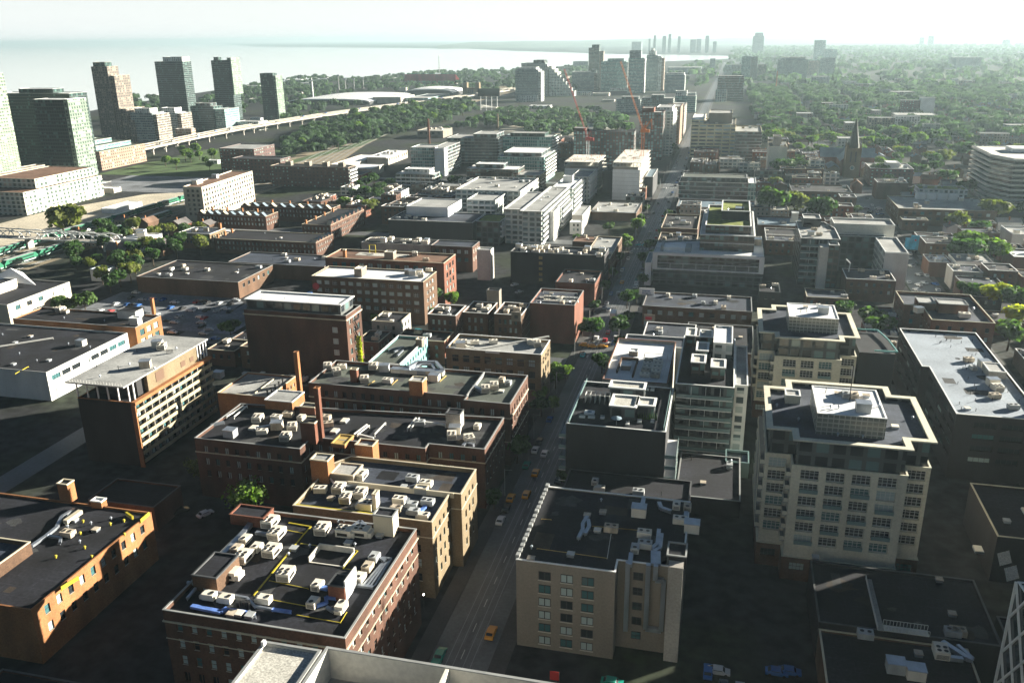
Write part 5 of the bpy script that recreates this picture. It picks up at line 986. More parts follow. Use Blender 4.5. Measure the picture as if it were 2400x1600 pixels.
# ================================================================ MIDDLE DISTANCE AND FAR
def tower(name,lb,P,z,wall,roof='roof_grey',cop='cop_grey',slab=.3,slabm='concrete_pale',fl=3.,extra=(),cat='tower',**kw):
    rt,ro=bld(name,lb,P,z,cat=cat,wall=wall,roof=roof,cop=cop,uv=True,slab=slab,slabm=slabm,fl=fl,par=.5,**kw)
    for (Q,za,zb,w_,nm) in extra: block(rt,Q,za,zb,wall=w_,roof=roof,cop=cop,uv=True,name=nm,par=.3,fl=fl,slab=slab if nm!='crown_wall' else 0,slabm=slabm)
    return rt,ro
tower('condo_tower','pale green condo tower cut by the left edge, sunlit side full of small windows',R(-700,-655,640,702),96,'w_tower_green',cop='cop_white',slabm='cop_beige',slab=.12)
tower('condo_tower','dark glass tower with a column of sunlit balconies, second from the left edge',R(-752,-706,777,800),71,'w_tower_dark',slab=.15,slabm='cop_dark',extra=[(R(-709,-704.5,774,800.5),0,69,'w_tower_green','lit_balcony_wall')])  # sunlit side done as a slim block in the pale green wall colour
tower('condo_tower','wide dark slab tower with pale flat roof behind the low white framed condo',R(-716,-628,750,775),75,'w_tower_dark',roof='roof_white',cop='cop_white',slab=.1,slabm='cop_dark',extra=[(R(-690,-650,755,770),74.9,79,'w_tower_dark','crown_wall'),(R(-585,-551.5,654,672),0,76,'w_tower_dark','wing_wall'),(R(-551.4,-547,650,673),0,76.5,'w_tower_green','lit_wing_wall')])  # lit wing puts sunlight into a pale wall colour, beside a dark front
tower('condo_tower','pinkish stepped tower narrowing toward a dark flat crown, beside the lake',R(-781,-758,979,1000),93,'w_tower_pink',cop='cop_beige',slab=.12,slabm='stucco_beige',extra=[(R(-779,-762,981,994),92.8,98,'w_tower_dark','crown_wall'),(R(-757.8,-752,982,1012),0,82,'w_tower_pink','step_wall'),(R(-751.8,-744,984,1022),0,42,'w_tower_pink','step_wall'),(R(-743.8,-735,985,1030),0,28,'w_tower_pink','step_wall')])
tower('condo_tower','dark lakeside tower with pale box crown, left of the pair of slim towers',R(-935,-883,1327,1352),90,'w_tower_dark',slab=.2,slabm='grey_panel',extra=[(R(-920,-884,1329,1350),89.8,97,'w_whitecond','crown_wall')])
tower('condo_tower','slim dark tower with sunlit yellow striped upper corner',R(-812,-779,1298,1320),92,'w_tower_dark',slab=.2,slabm='grey_panel',extra=[(R(-784,-777,1299,1326),40,96,'w_tower_green','lit_corner_wall'),(R(-808,-800,1300,1310),91.8,97,'w_tower_dark','crown_wall')])  # lit corner is a paler wall block standing for sun on that side
tower('condo_tower','short dark tower with sunlit balcony edge in pale green, rightmost of the lakeside group',R(-733,-711,1306,1320),72,'w_tower_dark',slab=.15,slabm='cop_dark',extra=[(R(-710.8,-707,1308,1330),0,68,'w_tower_green','lit_balcony_wall')])  # pale green block stands in for sunlight on the tower's right side
tower('apartment_block','grey apartment block with sunlit corner and white domed roof unit',R(-740,-709,986,1012),37,'w_greytower',cop='cop_white',slab=.4,extra=[(R(-708.8,-704,988,1016),0,35,'w_tower_pink','lit_corner_wall'),(R(-736,-714,990,1006),36.8,42,'white_paint' if False else 'w_whitecond','crown_wall')])  # lit corner takes a warmer wall colour for the sun on it
tower('apartment_block','twin of the domed apartment block with flat pale top, on its right',R(-752,-726,1061,1084),31,'w_greytower',cop='cop_white',slab=.4,extra=[(R(-725.8,-720,1063,1088),0,30,'w_tower_pink','lit_corner_wall'),(R(-750,-729,1064,1080),30.8,37,'w_whitecond','crown_wall'),(R(-724,-700,1052,1062),0,11,'w_pinkbrick','podium_wall')])  # sun on the right corner is put into a warmer wall colour
tower('condo_block','dark midrise with green glass right part behind the expressway',R(-742,-706,1120,1145),35,'w_tower_dark',slab=.15,slabm='grey_panel',extra=[(R(-705.8,-690,1122,1160),0,31,'w_teal','glass_wing_wall'),(R(-735,-712,1123,1140),34.8,39,'w_darkcond','crown_wall'),(R(-690,-655,1150,1175),0,12,'w_whitecond','podium_wall')])
tower('condo_block','sandy pink midrise with stepped green glass roofs before the expressway',R(-655,-611,758,830),18.5,'w_pinkbrick',roof='roof_green_grey',cop='cop_beige',slab=.1,slabm='stucco_beige',extra=[(R(-652,-620,765,820),18.4,23,'w_teal','upper_wall'),(R(-650,-632,772,806),22.9,27,'w_teal','upper_wall'),(R(-690,-657,770,800),0,24,'w_pinkbrick','left_wall')])
tower('condo_block','low pale green framed condo along the railway, two storeys set back on top',R(-560,-508,541,628),17,'w_towngrid',roof='roof_brown',cop='cop_beige',slab=.2,slabm='cop_white',extra=[(R(-556,-513,560,626),16.9,24,'w_towngrid','upper_wall')])
rt,ro=bld('glass_pavilion','sloping glass pavilion with dark recess beside the railway yard',R(-572,-540,640,662),9,wall='w_teal',roof='roof_green_grey',cop='cop_white',uv=True,par=.3); block(rt,R(-539.8,-528,642,664),0,6,wall='dark_panel',roof='roof_white',cop='cop_white',sides='',name='low_wall',par=.3)
rt,ro=bld('platform_canopy','long pale platform roof at the yard edge with parked vehicles',R(-530,-508,640,650),4,cat='canopy',wall='concrete',roof='roof_white',cop='cop_white',sides='',par=.2)
# condos behind the loft district
T=lambda *a,**k: tower(*a,**k)
T('glass_condo','glass condo with white end wall and framed terraces, left of the brown grid condo',R(-292,-270,786,812),25,'w_teal',cop='cop_white',slab=.3,extra=[(R(-269.8,-257,788,830),0,25.5,'w_darkcond','right_wall'),(R(-266,-256.5,778,787.5),0,25.5,'w_corrug','white_end_wall')])
T('brown_condo','long dark condo with sunlit balcony end behind the glass condo with white end wall',R(-277,-224,851,890),27,'w_darkcond',cop='cop_white',slab=.3,balc='R',extra=[(R(-250,-226,853,885),26.8,31,'w_darkcond','upper_wall')])
T('loft_condo','dark brick condo with thin white roof and two teal window groups',R(-212,-168,701,725),19,'w_brownglass',roof='roof_white',cop='cop_white',slab=0,extra=[(R(-206,-182,708,722),18.8,22,'w_darkcond','upper_wall')])
T('glass_condo','low glass condo with three white curved fins and roof terraces',R(-268,-235,683,700),16,'w_darkcond',roof='roof_white',cop='cop_white',slab=.4,balc='F',extra=[(R(-262,-240,688,700),15.8,19.5,'w_whitecond','upper_wall')])
T('teal_office','teal glass midrise with sunlit stepped balconies, left of the red steel crane',R(-222,-172,862,890),28,'w_teal',cop='cop_dark',slab=.25,slabm='cop_grey',balc='R',extra=[(R(-215,-180,866,886),27.8,31,'w_tower_dark','crown_wall')])
T('teal_office','white roofed glass block with long balcony side in front of the teal midrise',R(-198,-156.5,750,800),23,'w_teal',roof='roof_white',cop='cop_white',slab=.4,balc='R',extra=[(R(-194,-160,755,795),22.8,26,'w_darkcond','upper_wall')])
T('brick_condo','dark condo with two white round roof drums below the teal glass block',R(-172,-150,700,728),15,'w_brownglass',roof='roof_grey',cop='cop_white',slab=0)
rt,ro=bld('low_shed','white roofed low shed by the railway with sunlit side wall',R(-359,-338,837,899),8,wall='stone_cream',roof='roof_white',cop='cop_white',sides='R',par=.3,fl=4,bay=6,ww=3,wh=3); scatter(ro,R(-359,-338,840,895),5,('box','unit2'),3)
rt,ro=bld('low_shed','smaller cream shed with pale roof in front of the white roofed railway shed',R(-350,-325,767,798),7,wall='stone_cream',roof='roof_white',cop='cop_white',sides='R',par=.3,fl=4,bay=6,ww=3,wh=3)
rt,ro=bld('low_shed','long thin cream shed beside the curving tracks',R(-383,-362,790,880),5,wall='stone_cream',roof='roof_white',cop='cop_beige',sides='',par=.2)
rt,ro=bld('low_shed','flat grey shed roof with a red patch behind the brick apartment block',R(-360,-322,735,760),6,wall='brick_red',roof='tar_blue',cop='cop_grey',sides='',par=.2)
rt,ro=bld('depot','beige depot with big roof units between tracks and chimney',R(-395,-360,1090,1130),9,wall='stucco_beige',roof='gravel_roof',cop='cop_beige',sides='F',par=.3,bay=8,ww=4,wh=3); scatter(ro,R(-393,-362,1092,1128),5,('box',),3)
def wrapped(label,P,z,ph,seed):
    rt=thing('building_site',label,'building site',((P[0][0]+P[1][0])/2,P[0][1]+10,0)); ox,oy=rt.location[0],rt.location[1]
    x0,x1,y0,y1=P[0][0],P[1][0],P[0][1],P[2][1]
    block(rt,R(x0+.3,x1-1.5,y0+.6,y1),0,z-4,wall='concrete',roof='concrete',cop='concrete',sides='',par=.2,name='core_wall')
    b=MB(); b.box(x0-ox,x1-ox,y0-oy,y0+.5-oy,1,z-5.5,0)
    for k in range(9): b.box(x0-ox,x1-ox,y0-.08-oy,y0-.01-oy,3+k*3.1,3.15+k*3.1,1)
    link('white_wrap',b.mesh('white_wrap',['white_metal','cop_grey']),rt)
    me=MB().box(x0-ox,x1+.6-ox,y0-oy-.5,y1-oy,0,.35,0).mesh('floor_slab',['concrete_pale'])
    for k in range(int(z/3.1)):
        zz=z-.4-k*3.1
        if zz<3: break
        if k<2: link('floor_slab',me,rt,(0,0,zz))
        else: link('floor_slab',(lambda b:b.mesh('floor_slab',['concrete_pale']))(MB().box(x1-1.4-ox,x1+1.2-ox,y0+1-oy,y1-oy,0,.3,0)),rt,(0,0,zz))
    b=MB(); r=random.Random(seed)
    for k in range(26):
        x=r.uniform(x0,x1)-ox;y=r.uniform(y0,y1)-oy; b.box(x,x+.25,y,y+.25,z,z+r.uniform(.6,2.2),0)
    for k in range(9): 
        x=x0+(x1-x0)*k/8-ox; b.box(x,x+.4,y0-oy,y0-oy+.4,z-3.5,z-.5,1)
    for k in range(7): x=r.uniform(x0,x1-4)-ox;y=r.uniform(y0,y1-3)-oy; b.box(x,x+r.uniform(1,4),y,y+r.uniform(.5,2),z,z+r.uniform(.2,.6),1)
    link('formwork',b.mesh('formwork',['crane_orange','concrete_pale']),rt)
    if ph: block(rt,ph,z-.1,z+4,wall='concrete_pale',roof='concrete',sides='',name='core_top_wall',par=.2)
    return rt
wrapped('concrete tower under construction wrapped in white sheets, carrying the orange crane',R(-87,-66,677,757),30,None,3)
wrapped('smaller white wrapped construction tower, carrying the red crane',R(-130,-103,705,750),26,None,4)
rt,ro=bld('site_block','half built dark block with pale roof rim right of the orange crane tower',R(-64,-57.8,700,745),16,wall='dark_panel',roof='slate_blue',cop='cop_white',sides='',par=.3)
rt,ro=bld('site_block','low roof with bright white rim between the two wrapped towers',R(-100,-89,712,735),18,wall='dark_panel',roof='tar',cop='cop_white',sides='',par=.3)
# red checkered condos
rt,ro=tower('checkered_condo','dark red checkered condo of glass and brick panels behind the two cranes',R(-152,-92,872,890),33,'w_redgrid',roof='tar',cop='cop_dark',slab=0,cat='condo building')
block(rt,R(-91.8,-68,918,945),0,48,wall='w_redgrid',roof='roof_grey',cop='brick_red',uv=True,name='tower_wall',par=.8); block(rt,R(-90,-78,922,940),47.9,52,wall='brick_red',roof='roof_grey',cop='brick_red',sides='',name='housing_wall',par=.3)
block(rt,R(-152.2,-140,874,888),32.8,36,wall='brick_dark',roof='roof_grey',sides='',cop='cop_dark',name='housing_wall',par=.3)
tower('street_condo','tall condo with white balconies and orange brick end lining the far street',R(-80,-60.5,955,1010),46,'w_balcgrey',slab=1.1,slabm='cop_white',cop='cop_white',extra=[(R(-78,-62,958,1000),45.9,50,'w_whitecond','crown_wall')],cat='condo building')
tower('street_condo','narrow orange brick condo slice behind the white balcony condo on the street',R(-76,-59,1060,1110),43,'w_pinkbrick',slab=.2,slabm='brick_orange',cop='brick_orange',cat='condo building')
tower('street_condo','pale condo continuing the lit street row beyond the orange slice',R(-74,-59.5,1150,1210),38,'w_tower_pink',slab=.5,cat='condo building')
# the far western cluster; lit walls put sunlight into a separate wall colour
def far(name,lb,xl,xr,yt,yb,wall,tile=(2,0),d=None,ex=(),slab=.35,dz=0,cop='cop_grey',roof='roof_grey',cat='condo tower'):
    c,r=tile; g=at(0,(c,r,xr,yb)); g2=at(0,(c,r,xl,yb)); top=aty(g[1],(c,r,xr,yt))[2]; x0=aty(g[1],(c,r,xl,yt))[0]; x1=aty(g[1],(c,r,xr,yt))[0]
    w=x1-x0; d=d or w*.8; y=g[1]; E_=[]
    for (a,c_,dy,dh,ww,nm) in ex: E_.append((R(x0+w*a,x0+w*c_,y+dy,y+dy+d*.8),0 if dh<=0 else top-.1,top+dh,ww,nm))
    return tower(name,lb,R(x0,x1,y,y+d),top,wall,slab=slab,fl=3.1,extra=E_,cop=cop,roof=roof,cat=cat)
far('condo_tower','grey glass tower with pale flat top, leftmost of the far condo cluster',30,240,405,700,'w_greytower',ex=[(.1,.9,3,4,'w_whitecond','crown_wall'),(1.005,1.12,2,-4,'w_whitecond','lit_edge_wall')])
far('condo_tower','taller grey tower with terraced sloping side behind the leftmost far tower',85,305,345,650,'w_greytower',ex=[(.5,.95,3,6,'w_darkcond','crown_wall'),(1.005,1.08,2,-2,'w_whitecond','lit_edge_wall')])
g=at(0,(2,0,340,650))
rt=thing('terraced_condo','condo whose balconies step down in a long slope to the right','condo building',(g[0]+30,g[1]+20,0))
for k in range(9): block(rt,R(g[0]+k*6.2,g[0]+(k+1)*6.2-.05,g[1],g[1]+40),0,62-k*6.4,wall='w_balcgrey',roof='roof_grey',cop='cop_beige',uv=True,name='step_wall',par=.4)
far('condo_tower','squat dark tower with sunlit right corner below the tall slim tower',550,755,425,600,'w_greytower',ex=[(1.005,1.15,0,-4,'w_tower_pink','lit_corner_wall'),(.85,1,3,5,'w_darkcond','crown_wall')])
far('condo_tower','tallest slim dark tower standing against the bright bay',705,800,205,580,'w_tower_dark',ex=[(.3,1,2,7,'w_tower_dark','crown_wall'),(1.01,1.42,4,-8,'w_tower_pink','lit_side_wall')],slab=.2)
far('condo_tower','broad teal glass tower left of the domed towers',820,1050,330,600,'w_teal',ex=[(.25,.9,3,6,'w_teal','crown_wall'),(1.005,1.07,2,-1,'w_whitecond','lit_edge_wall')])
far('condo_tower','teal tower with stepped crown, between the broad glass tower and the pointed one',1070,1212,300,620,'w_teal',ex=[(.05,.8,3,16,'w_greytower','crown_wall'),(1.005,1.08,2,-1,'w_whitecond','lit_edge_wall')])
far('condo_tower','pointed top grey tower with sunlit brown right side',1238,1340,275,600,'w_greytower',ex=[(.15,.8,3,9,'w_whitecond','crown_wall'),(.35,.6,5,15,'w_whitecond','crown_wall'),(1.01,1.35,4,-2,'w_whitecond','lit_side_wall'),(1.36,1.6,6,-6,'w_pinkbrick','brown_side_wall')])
far('condo_block','pale midrise with white rimmed roof right of the pointed tower',1410,1590,455,620,'w_greytower',ex=[(.05,.95,3,4,'w_whitecond','crown_wall')],cop='cop_white')
far('office_block','stepped teal office with white box roof beside the far street',1500,1690,650,800,'w_teal',ex=[(.0,.55,3,8,'w_whitecond','crown_wall'),(.6,.95,20,4,'w_greytower','crown_wall')],cop='cop_white')
far('office_block','dark long block in front of the far towers with grey glass front',960,1180,680,800,'w_greytower',ex=[(.2,.9,6,4,'w_darkcond','crown_wall')])
far('office_block','dark terraced block joining the grey glass front to the teal office',1190,1480,670,790,'w_darkcond',ex=[(.3,.7,6,5,'w_tower_dark','crown_wall')])
far('dark_office','big dark brown office box on the right side of the far street',1900,2135,465,690,'w_brownglass',slab=.2,cop='cop_dark',ex=[(-.03,.0,0,-4,'w_brownglass','side_wall')])
far('church_block','pale arched roof hall in front of the dark brown office box',1870,1975,590,700,'w_balcgrey',cat='hall')
far('far_slab','grey slab tower with teal side behind the dark brown office',2115,2200,285,500,'w_teal',ex=[(1.01,1.7,0,-1,'w_tower_dark','dark_side_wall')])
far('far_slab','low wide pale apartment blocks left of the grey slab tower',1955,2110,360,475,'w_balcgrey')
far('far_slab','pinkish apartment slab at the right side of the grey slab tower',2262,2340,360,490,'w_tower_pink')
for i,(xl,xr,yt,yb,lb,w_) in enumerate([(95,370,310,490,'wide hazy grey institute block with upper set back storeys','w_greytower'),(378,478,325,455,'hazy tan slab with vertical stripes beside the wide institute block','w_tower_pink'),(487,622,298,465,'hazy dark square block right of the tan striped slab','w_greytower'),(525,640,220,330,'pale office block fading into haze above the dark square block','w_teal'),(432,535,135,320,'very faint tall block highest on the hazy right skyline','w_teal'),(1705,1965,292,392,'isolated hazy slab with two bright vertical stripes among the trees','w_greytower'),(405,570,470,562,'low white block with blue glass front in the trees','w_whitecond'),(695,815,515,575,'white stepped low hall left of the long low roof','w_whitecond'),(820,990,540,580,'long low pale roofed hall in the trees','w_balcgrey'),(650,780,470,515,'faint low roof behind the white stepped hall','w_whitecond'),(1035,1130,590,670,'hazy grey low flats left of the white tower','w_greytower'),(1130,1350,610,680,'row of hazy beige flats with pitched tops left of the white tower','w_tower_pink')]):
    far('far_block',lb,xl,xr,yt,yb,w_,(3,0),ex=[(.1,.9,4,5,w_,'crown_wall')] if i in (0,) else ([(.12,.2,-1,-1,'w_whitecond','bright_stripe_wall'),(.7,.78,-1,-1,'w_whitecond','bright_stripe_wall')] if i==5 else []),cat='far building',slab=.3)
rt,ro=far('white_tower','white blank end tower with brown front part rising from the trees',1410,1540,665,850,'w_corrug',(3,0),cat='apartment block',slab=0,cop='cop_white',ex=[(-1.35,-.01,2,-4,'w_brickflats','brown_front_wall')])
far('flats','long cream four storey flats with dark windows under the white tower',1175,1575,825,900,'w_whitecond',(3,0),cat='apartment block',slab=.2)
for i,(xl,xr,yt) in enumerate([(1255,1275,120),(1303,1326,90),(1383,1420,95),(1438,1466,78),(1524,1552,98),(1640,1692,130),(1698,1742,122),(1778,1815,93),(1848,1882,148),(1100,1190,150)]):
    far('hazy_tower',['thin faint tower, first from the left of the distant skyline','slim rounded faint tower, second from the left of the distant skyline','wider faint tower with rounded top, third on the distant skyline','tallest faint tower on the distant skyline','single faint tower standing in a gap of the distant skyline','broad faint tower with low top, sixth on the distant skyline','faint tower joined to its broad left neighbour on the distant skyline','tall faint tower right of the joined pair on the distant skyline','small faint tower, rightmost of the distant skyline cluster','low broad faint block left of the distant skyline cluster'][i],xl,xr,yt,250 if i<9 else 262,'w_greytower',slab=0,cat='distant tower')
far('hazy_tower','wide pair of merged faint towers right of the distant skyline cluster',2215,2320,95,262,'w_greytower',slab=0,cat='distant tower',ex=[(.15,.9,3,20,'w_greytower','crown_wall')])
for i,(c,xl,xr,yt,yb) in enumerate([(3,1400,1440,110,190),(3,1480,1530,95,190),(3,2170,2230,130,200),(2,560,700,330,395),(2,1820,1870,305,420),(2,1430,1740,385,440)]):
    far('hazy_block',['faint left block of a pair near the right horizon','faint right block of a pair near the right horizon','faint block near the right edge of the horizon','low shoreline hall left of the tallest slim tower','narrow hazy slab by the vanishing end of the street','long hazy factory roof before the bay right of the pointed tower'][i],xl,xr,yt,yb,'w_greytower',(c,0),slab=0,cat='distant block')
# ---- church with spire
rt=thing('church','brick church with tall dark pointed spire and steep grey nave roofs','church',(106,830,0))
b=MB(); b.box(-6,6,-3,9,0,26,0)
for sx in (-6,4.8):
    for sy in (-3,7.8): b.box(sx-.3,sx+1.5,sy-.3,sy+1.5,0,29,0); b.cyl(sx+.6,sy+.6,29,33,.9,1,4,.05)
for x in (-2.6,1.4): b.box(x,x+1.2,-3.12,-3.0,14,23,2)
b.cyl(0,-3.0,9.5,9.6,.01,0,4)
link('bell_tower',b.mesh('bell_tower',['brick_tan','spire_copper','fan_black']),rt)
link('spire',MB().cyl(0,3,26,52,5.2,0,8,.1).mesh('spire',['spire_copper']),rt)
b=MB(); b.cyl(0,0,0,.3,2,0,20); b.cyl(0,0,.3,.35,1.4,1,20); o=link('rose_window',b.mesh('rose_window',['stone_beige','glass_teal']),rt,(0,-3.02,9)); o.rotation_euler=(pi/2,0,0)
def gable_roof(b,x0,x1,y0,y1,h,r,m0,m1,axis='y'):
    b.box(x0,x1,y0,y1,0,h,m0)
    if axis=='y':
        xm=(x0+x1)/2; b.q([(x0-.4,y0-.4,h+.02),(xm,y0-.4,h+r),(xm,y1+.4,h+r),(x0-.4,y1+.4,h+.02)],m1); b.q([(xm,y0-.4,h+r),(x1+.4,y0-.4,h+.02),(x1+.4,y1+.4,h+.02),(xm,y1+.4,h+r)],m1)
        for y in (y0,y1): b.q([(x0,y,h),(x1,y,h),(xm,y,h+r-.3)],m0)
    else:
        ym=(y0+y1)/2; b.q([(x0-.4,y0-.4,h+.02),(x1+.4,y0-.4,h+.02),(x1+.4,ym,h+r),(x0-.4,ym,h+r)],m1); b.q([(x0-.4,ym,h+r),(x1+.4,ym,h+r),(x1+.4,y1+.4,h+.02),(x0-.4,y1+.4,h+.02)],m1)
        for x in (x0,x1): b.q([(x,y0,h),(x,y1,h),(x,ym,h+r-.3)],m0)
b=MB(); gable_roof(b,-9,9,9.2,60,13,9,0,1); link('nave',b.mesh('nave',['brick_red','slate_blue']),rt)
b=MB(); gable_roof(b,-24,24,38,52,13,8,0,1,'x'); link('transept',b.mesh('transept',['brick_red','slate_blue']),rt)
b=MB(); gable_roof(b,-19,-9.3,6,34,7,3,0,1); gable_roof(b,9.3,17,6,34,7,3,0,1); link('side_aisle',b.mesh('side_aisle',['brick_tan','slate_blue']),rt)
OCC.append((82,130,822,892))
# ---- elevated expressway
ctr=[(-655,560),(-648,700),(-645,830),(-652,980),(-652,1114),(-632,1300),(-600,1481),(-562,1650),(-536,1800),(-522,2050),(-525,2500),(-470,3200)]
def smooth(P,n=6):
    o=[]
    for i in range(len(P)-1):
        p0=Vector(P[max(0,i-1)]);p1=Vector(P[i]);p2=Vector(P[i+1]);p3=Vector(P[min(len(P)-1,i+2)])
        for k in range(n):
            t=k/n; o.append(.5*((2*p1)+(p2-p0)*t+(2*p0-5*p1+4*p2-p3)*t*t+(3*p1-p0-3*p2+p3)*t**3))
    o.append(Vector(P[-1])); return o
CT=smooth(ctr)
def ribbon(b,C,w0,w1,z0,z1,m,zf=None):
    prev=None
    for i,p in enumerate(C):
        d=(C[min(i+1,len(C)-1)]-C[max(i-1,0)]).normalized(); n=Vector((d.y,-d.x)); dz=zf(i/len(C)) if zf else 0
        q=[(*(p+n*w0),z0+dz),(*(p+n*w1),z0+dz),(*(p+n*w1),z1+dz),(*(p+n*w0),z1+dz)]
        if prev:
            for k in range(4): j=(k+1)%4; b.q([prev[j],prev[k],q[k],q[j]],m)
        prev=q
ramp=lambda t:0 if t<.72 else -8.2*min(1,(t-.72)/.15)
rt=thing('expressway','elevated concrete expressway on rows of piers curving toward the stadium','expressway',(0,0,0))
b=MB(); ribbon(b,CT,-13,13,7.6,9,0,ramp); link('deck',b.mesh('deck',['concrete']),rt)
b=MB(); ribbon(b,CT,-12.4,-.4,9.004,9.03,0,ramp); ribbon(b,CT,.4,12.4,9.004,9.03,0,ramp); link('roadway',b.mesh('roadway',['ballast']),rt)
for w in ((12.5,13.1),(-13.1,-12.5),(-.35,.35)):
    b=MB(); ribbon(b,CT,w[0],w[1],9.0,10,0,ramp); link('barrier',b.mesh('barrier',['concrete']),rt)
pm=MB(); pm.box(-11.5,11.5,-.9,.9,6.2,7.55,0)
for x in (-9.2,9.2): pm.box(x-.75,x+.75,-.75,.75,0,6.2,0)
pm=pm.mesh('pier',['concrete']); acc=0
for i in range(6,len(CT)-24):
    d=(CT[i+1]-CT[i]); acc+=d.length
    if acc>=24 and CT[i].y<1800:
        acc=0; link('pier',pm,rt,(CT[i].x,CT[i].y,0),math.atan2(d.y,d.x)-pi/2)
# ---- exhibition grounds
def arch_hall(name,lb,x0,x1,y0,y1,h,m,base=5,cat='hall'):
    rt=thing(name,lb,cat,((x0+x1)/2,(y0+y1)/2,0)); w=(x1-x0)/2; L=(y1-y0)/2; b=MB(); n=14; pr=None
    nu,nv=16,8
    G=[[(w*(2*i/nu-1),L*(2*j/nv-1),base+h*max(0,1-(2*i/nu-1)**2)**.5*(1-.35*(2*j/nv-1)**2)) for i in range(nu+1)] for j in range(nv+1)]
    for j in range(nv):
        for i in range(nu): b.q([G[j][i],G[j][i+1],G[j+1][i+1],G[j+1][i]],0)
    link('roof',b.mesh('roof',[m]),rt); b=MB()
    for i in range(nu): b.q([(G[0][i][0],-L,0),(G[0][i+1][0],-L,0),G[0][i+1],G[0][i]],0)
    b.box(-w,w,-L+.5,L,0,base-.01,0); link('wall',b.mesh('wall',['dark_panel']),rt)
    b=MB()
    for i in range(nu): b.bar((G[0][i][0],-L-.5,G[0][i][2]),(G[0][i+1][0],-L-.5,G[0][i+1][2]),2.2,0)
    link('arch_rim',b.mesh('arch_rim',['white_metal']),rt); return rt
arch_hall('exhibition_hall','huge low white curved roof of the exhibition hall beyond the expressway',-860,-690,1640,1880,6,'white_metal',6)
arch_hall('exhibition_hall','second white vaulted hall with grey sides right of the huge curved roof',-715,-600,1900,2010,10,'roof_white',8)
rt,ro=bld('exhibition_wing','flat pale wing joined at the right of the huge white curved roof',R(-699,-640,1680,1760),12,wall='stone_cream',roof='roof_white',cop='cop_white',sides='',par=.3)
rt,ro=bld('exhibition_wing','dark teal glazed low wing along the expressway',R(-638,-590,1700,1840),9,wall='w_teal',roof='roof_grey',cop='cop_white',uv=True,par=.3)
rt=thing('stadium','red seated stadium stand at the lakefront fairground','stadium',(-830,2420,0)); b=MB(); b.box(-75,75,-5,40,0,8,0); b.q([(-75,40,8.02),(75,40,8.02),(75,-5,26),(-75,-5,26)],1); b.q([(-75,-5,0),(75,-5,0),(75,-5,26),(-75,-5,26)],1); b.q([(-75,-5.1,18),(75,-5.1,18),(75,-5.1,24),(-75,-5.1,24)],1); link('stand',b.mesh('stand',['concrete_pale','stadium_red']),rt)
for i,(px,py,h) in enumerate([(765,620,38),(825,605,26),(903,588,24),(988,580,24)]):
    g=at(0,(1,0,px,py)); rt=thing('floodlight_mast',['tall grey floodlight mast left of the white curved roof','second grey floodlight mast from the left by the white roof','third grey floodlight mast by the white roof','fourth grey floodlight mast by the white roof'][i],'mast',(g[0],g[1],0)); link('pole',MB().cyl(0,0,0,h,2.2,0,6,1.2).mesh('pole',['cop_grey']),rt); link('lamp_rack',MB().box(-3,3,-.8,.8,h,h+4,0).mesh('lamp_rack',['grey_panel']),rt)
g=at(0,(1,0,1685,448)); rt=thing('mast','thin tall grey mast rising over the lake by the red stadium','mast',(g[0],g[1],0)); link('pole',MB().cyl(0,0,0,60,1.6,0,6,.8).mesh('pole',['cop_grey']),rt); link('mast_head',MB().box(-3,3,-1,1,60,62,0).mesh('mast_head',['cop_white']),rt)
g=at(0,(1,0,1970,640)); rt=thing('gate_monument','twin towered pale stone gate building by the expressway curve','monument',(g[0],g[1],0))
b=MB(); b.box(-18,18,0,10,0,16,0)
for x in (-16,12): b.box(x,x+9,-2,11,0,27,0); b.cyl(x+4.5,4.5,27,31,4.5,1,8,1)
for k in range(4): b.box(-9+k*4.4,-6.5+k*4.4,-.15,-.02,2,11,2)
link('facade',b.mesh('facade',['brick_tan','spire_copper','fan_black']),rt)
g=at(0,(1,0,2140,780)); rt=thing('billboard','big black roadside billboard on white poles by the expressway','billboard',(g[0],g[1],0)); link('panel',MB().box(-20,20,0,1.6,24,37,0).mesh('panel',['fan_black']),rt)
for x in (-15,-5,5,15): link('pole',MB().cyl(x,1,0,24,.6,0,6).mesh('pole',['white_metal']),rt)
g=at(0,(1,0,527,690)); rt=thing('tower_crane','white hammerhead tower crane left of the exhibition hall','crane',(g[0],g[1],0)); link('mast',MB().box(-1,1,-1,1,0,38,0).mesh('mast',['white_metal']),rt); link('jib',MB().bar((-14,0,38),(38,0,46),1.6,0).mesh('jib',['white_metal']),rt); link('jib_tie',MB().bar((0,0,46),(0,0,38),1,0).bar((0,0,47),(28,0,44),.4,0).mesh('jib_tie',['white_metal']),rt)
rt=thing('factory_chimney','slim tan brick factory chimney above the small depot','chimney',(*at(0,(1,0,2222,960)),0)); link('stack',MB().cyl(0,0,0,22,1.7,0,10,1.2).mesh('stack',['brick_tan']),rt)
rt=thing('factory_chimney','short dark red chimney behind the glass condo with white end wall','chimney',(*at(0,(1,0,1590,1090)),0)); link('stack',MB().cyl(0,0,0,30,1.7,0,10,1.3).mesh('stack',['brick_red']),rt)
rt=thing('factory_chimney','tall thin pink chimney near the dark brown far office','chimney',(*at(0,(3,0,70,610)),0)); link('stack',MB().cyl(0,0,0,44,1.8,0,10,1.).mesh('stack',['brick_orange']),rt)
g=at(0,(2,0,400,905)); thing('gravel_heap','dark conical gravel heap in the sunlit yard','heap',(g[0],g[1],0),me=MB().cyl(0,0,0,11,20,0,16,1).mesh('gravel_heap',['ballast']))
sheet('sand_yard',[(-330,1100),(-200,1080),(-180,1180),(-230,1320),(-300,1330)],.08,'sand')
sheet('yard_road',[(-470,1650),(-460,1650),(-150,1230),(-190,1210)],.09,'concrete_pale')
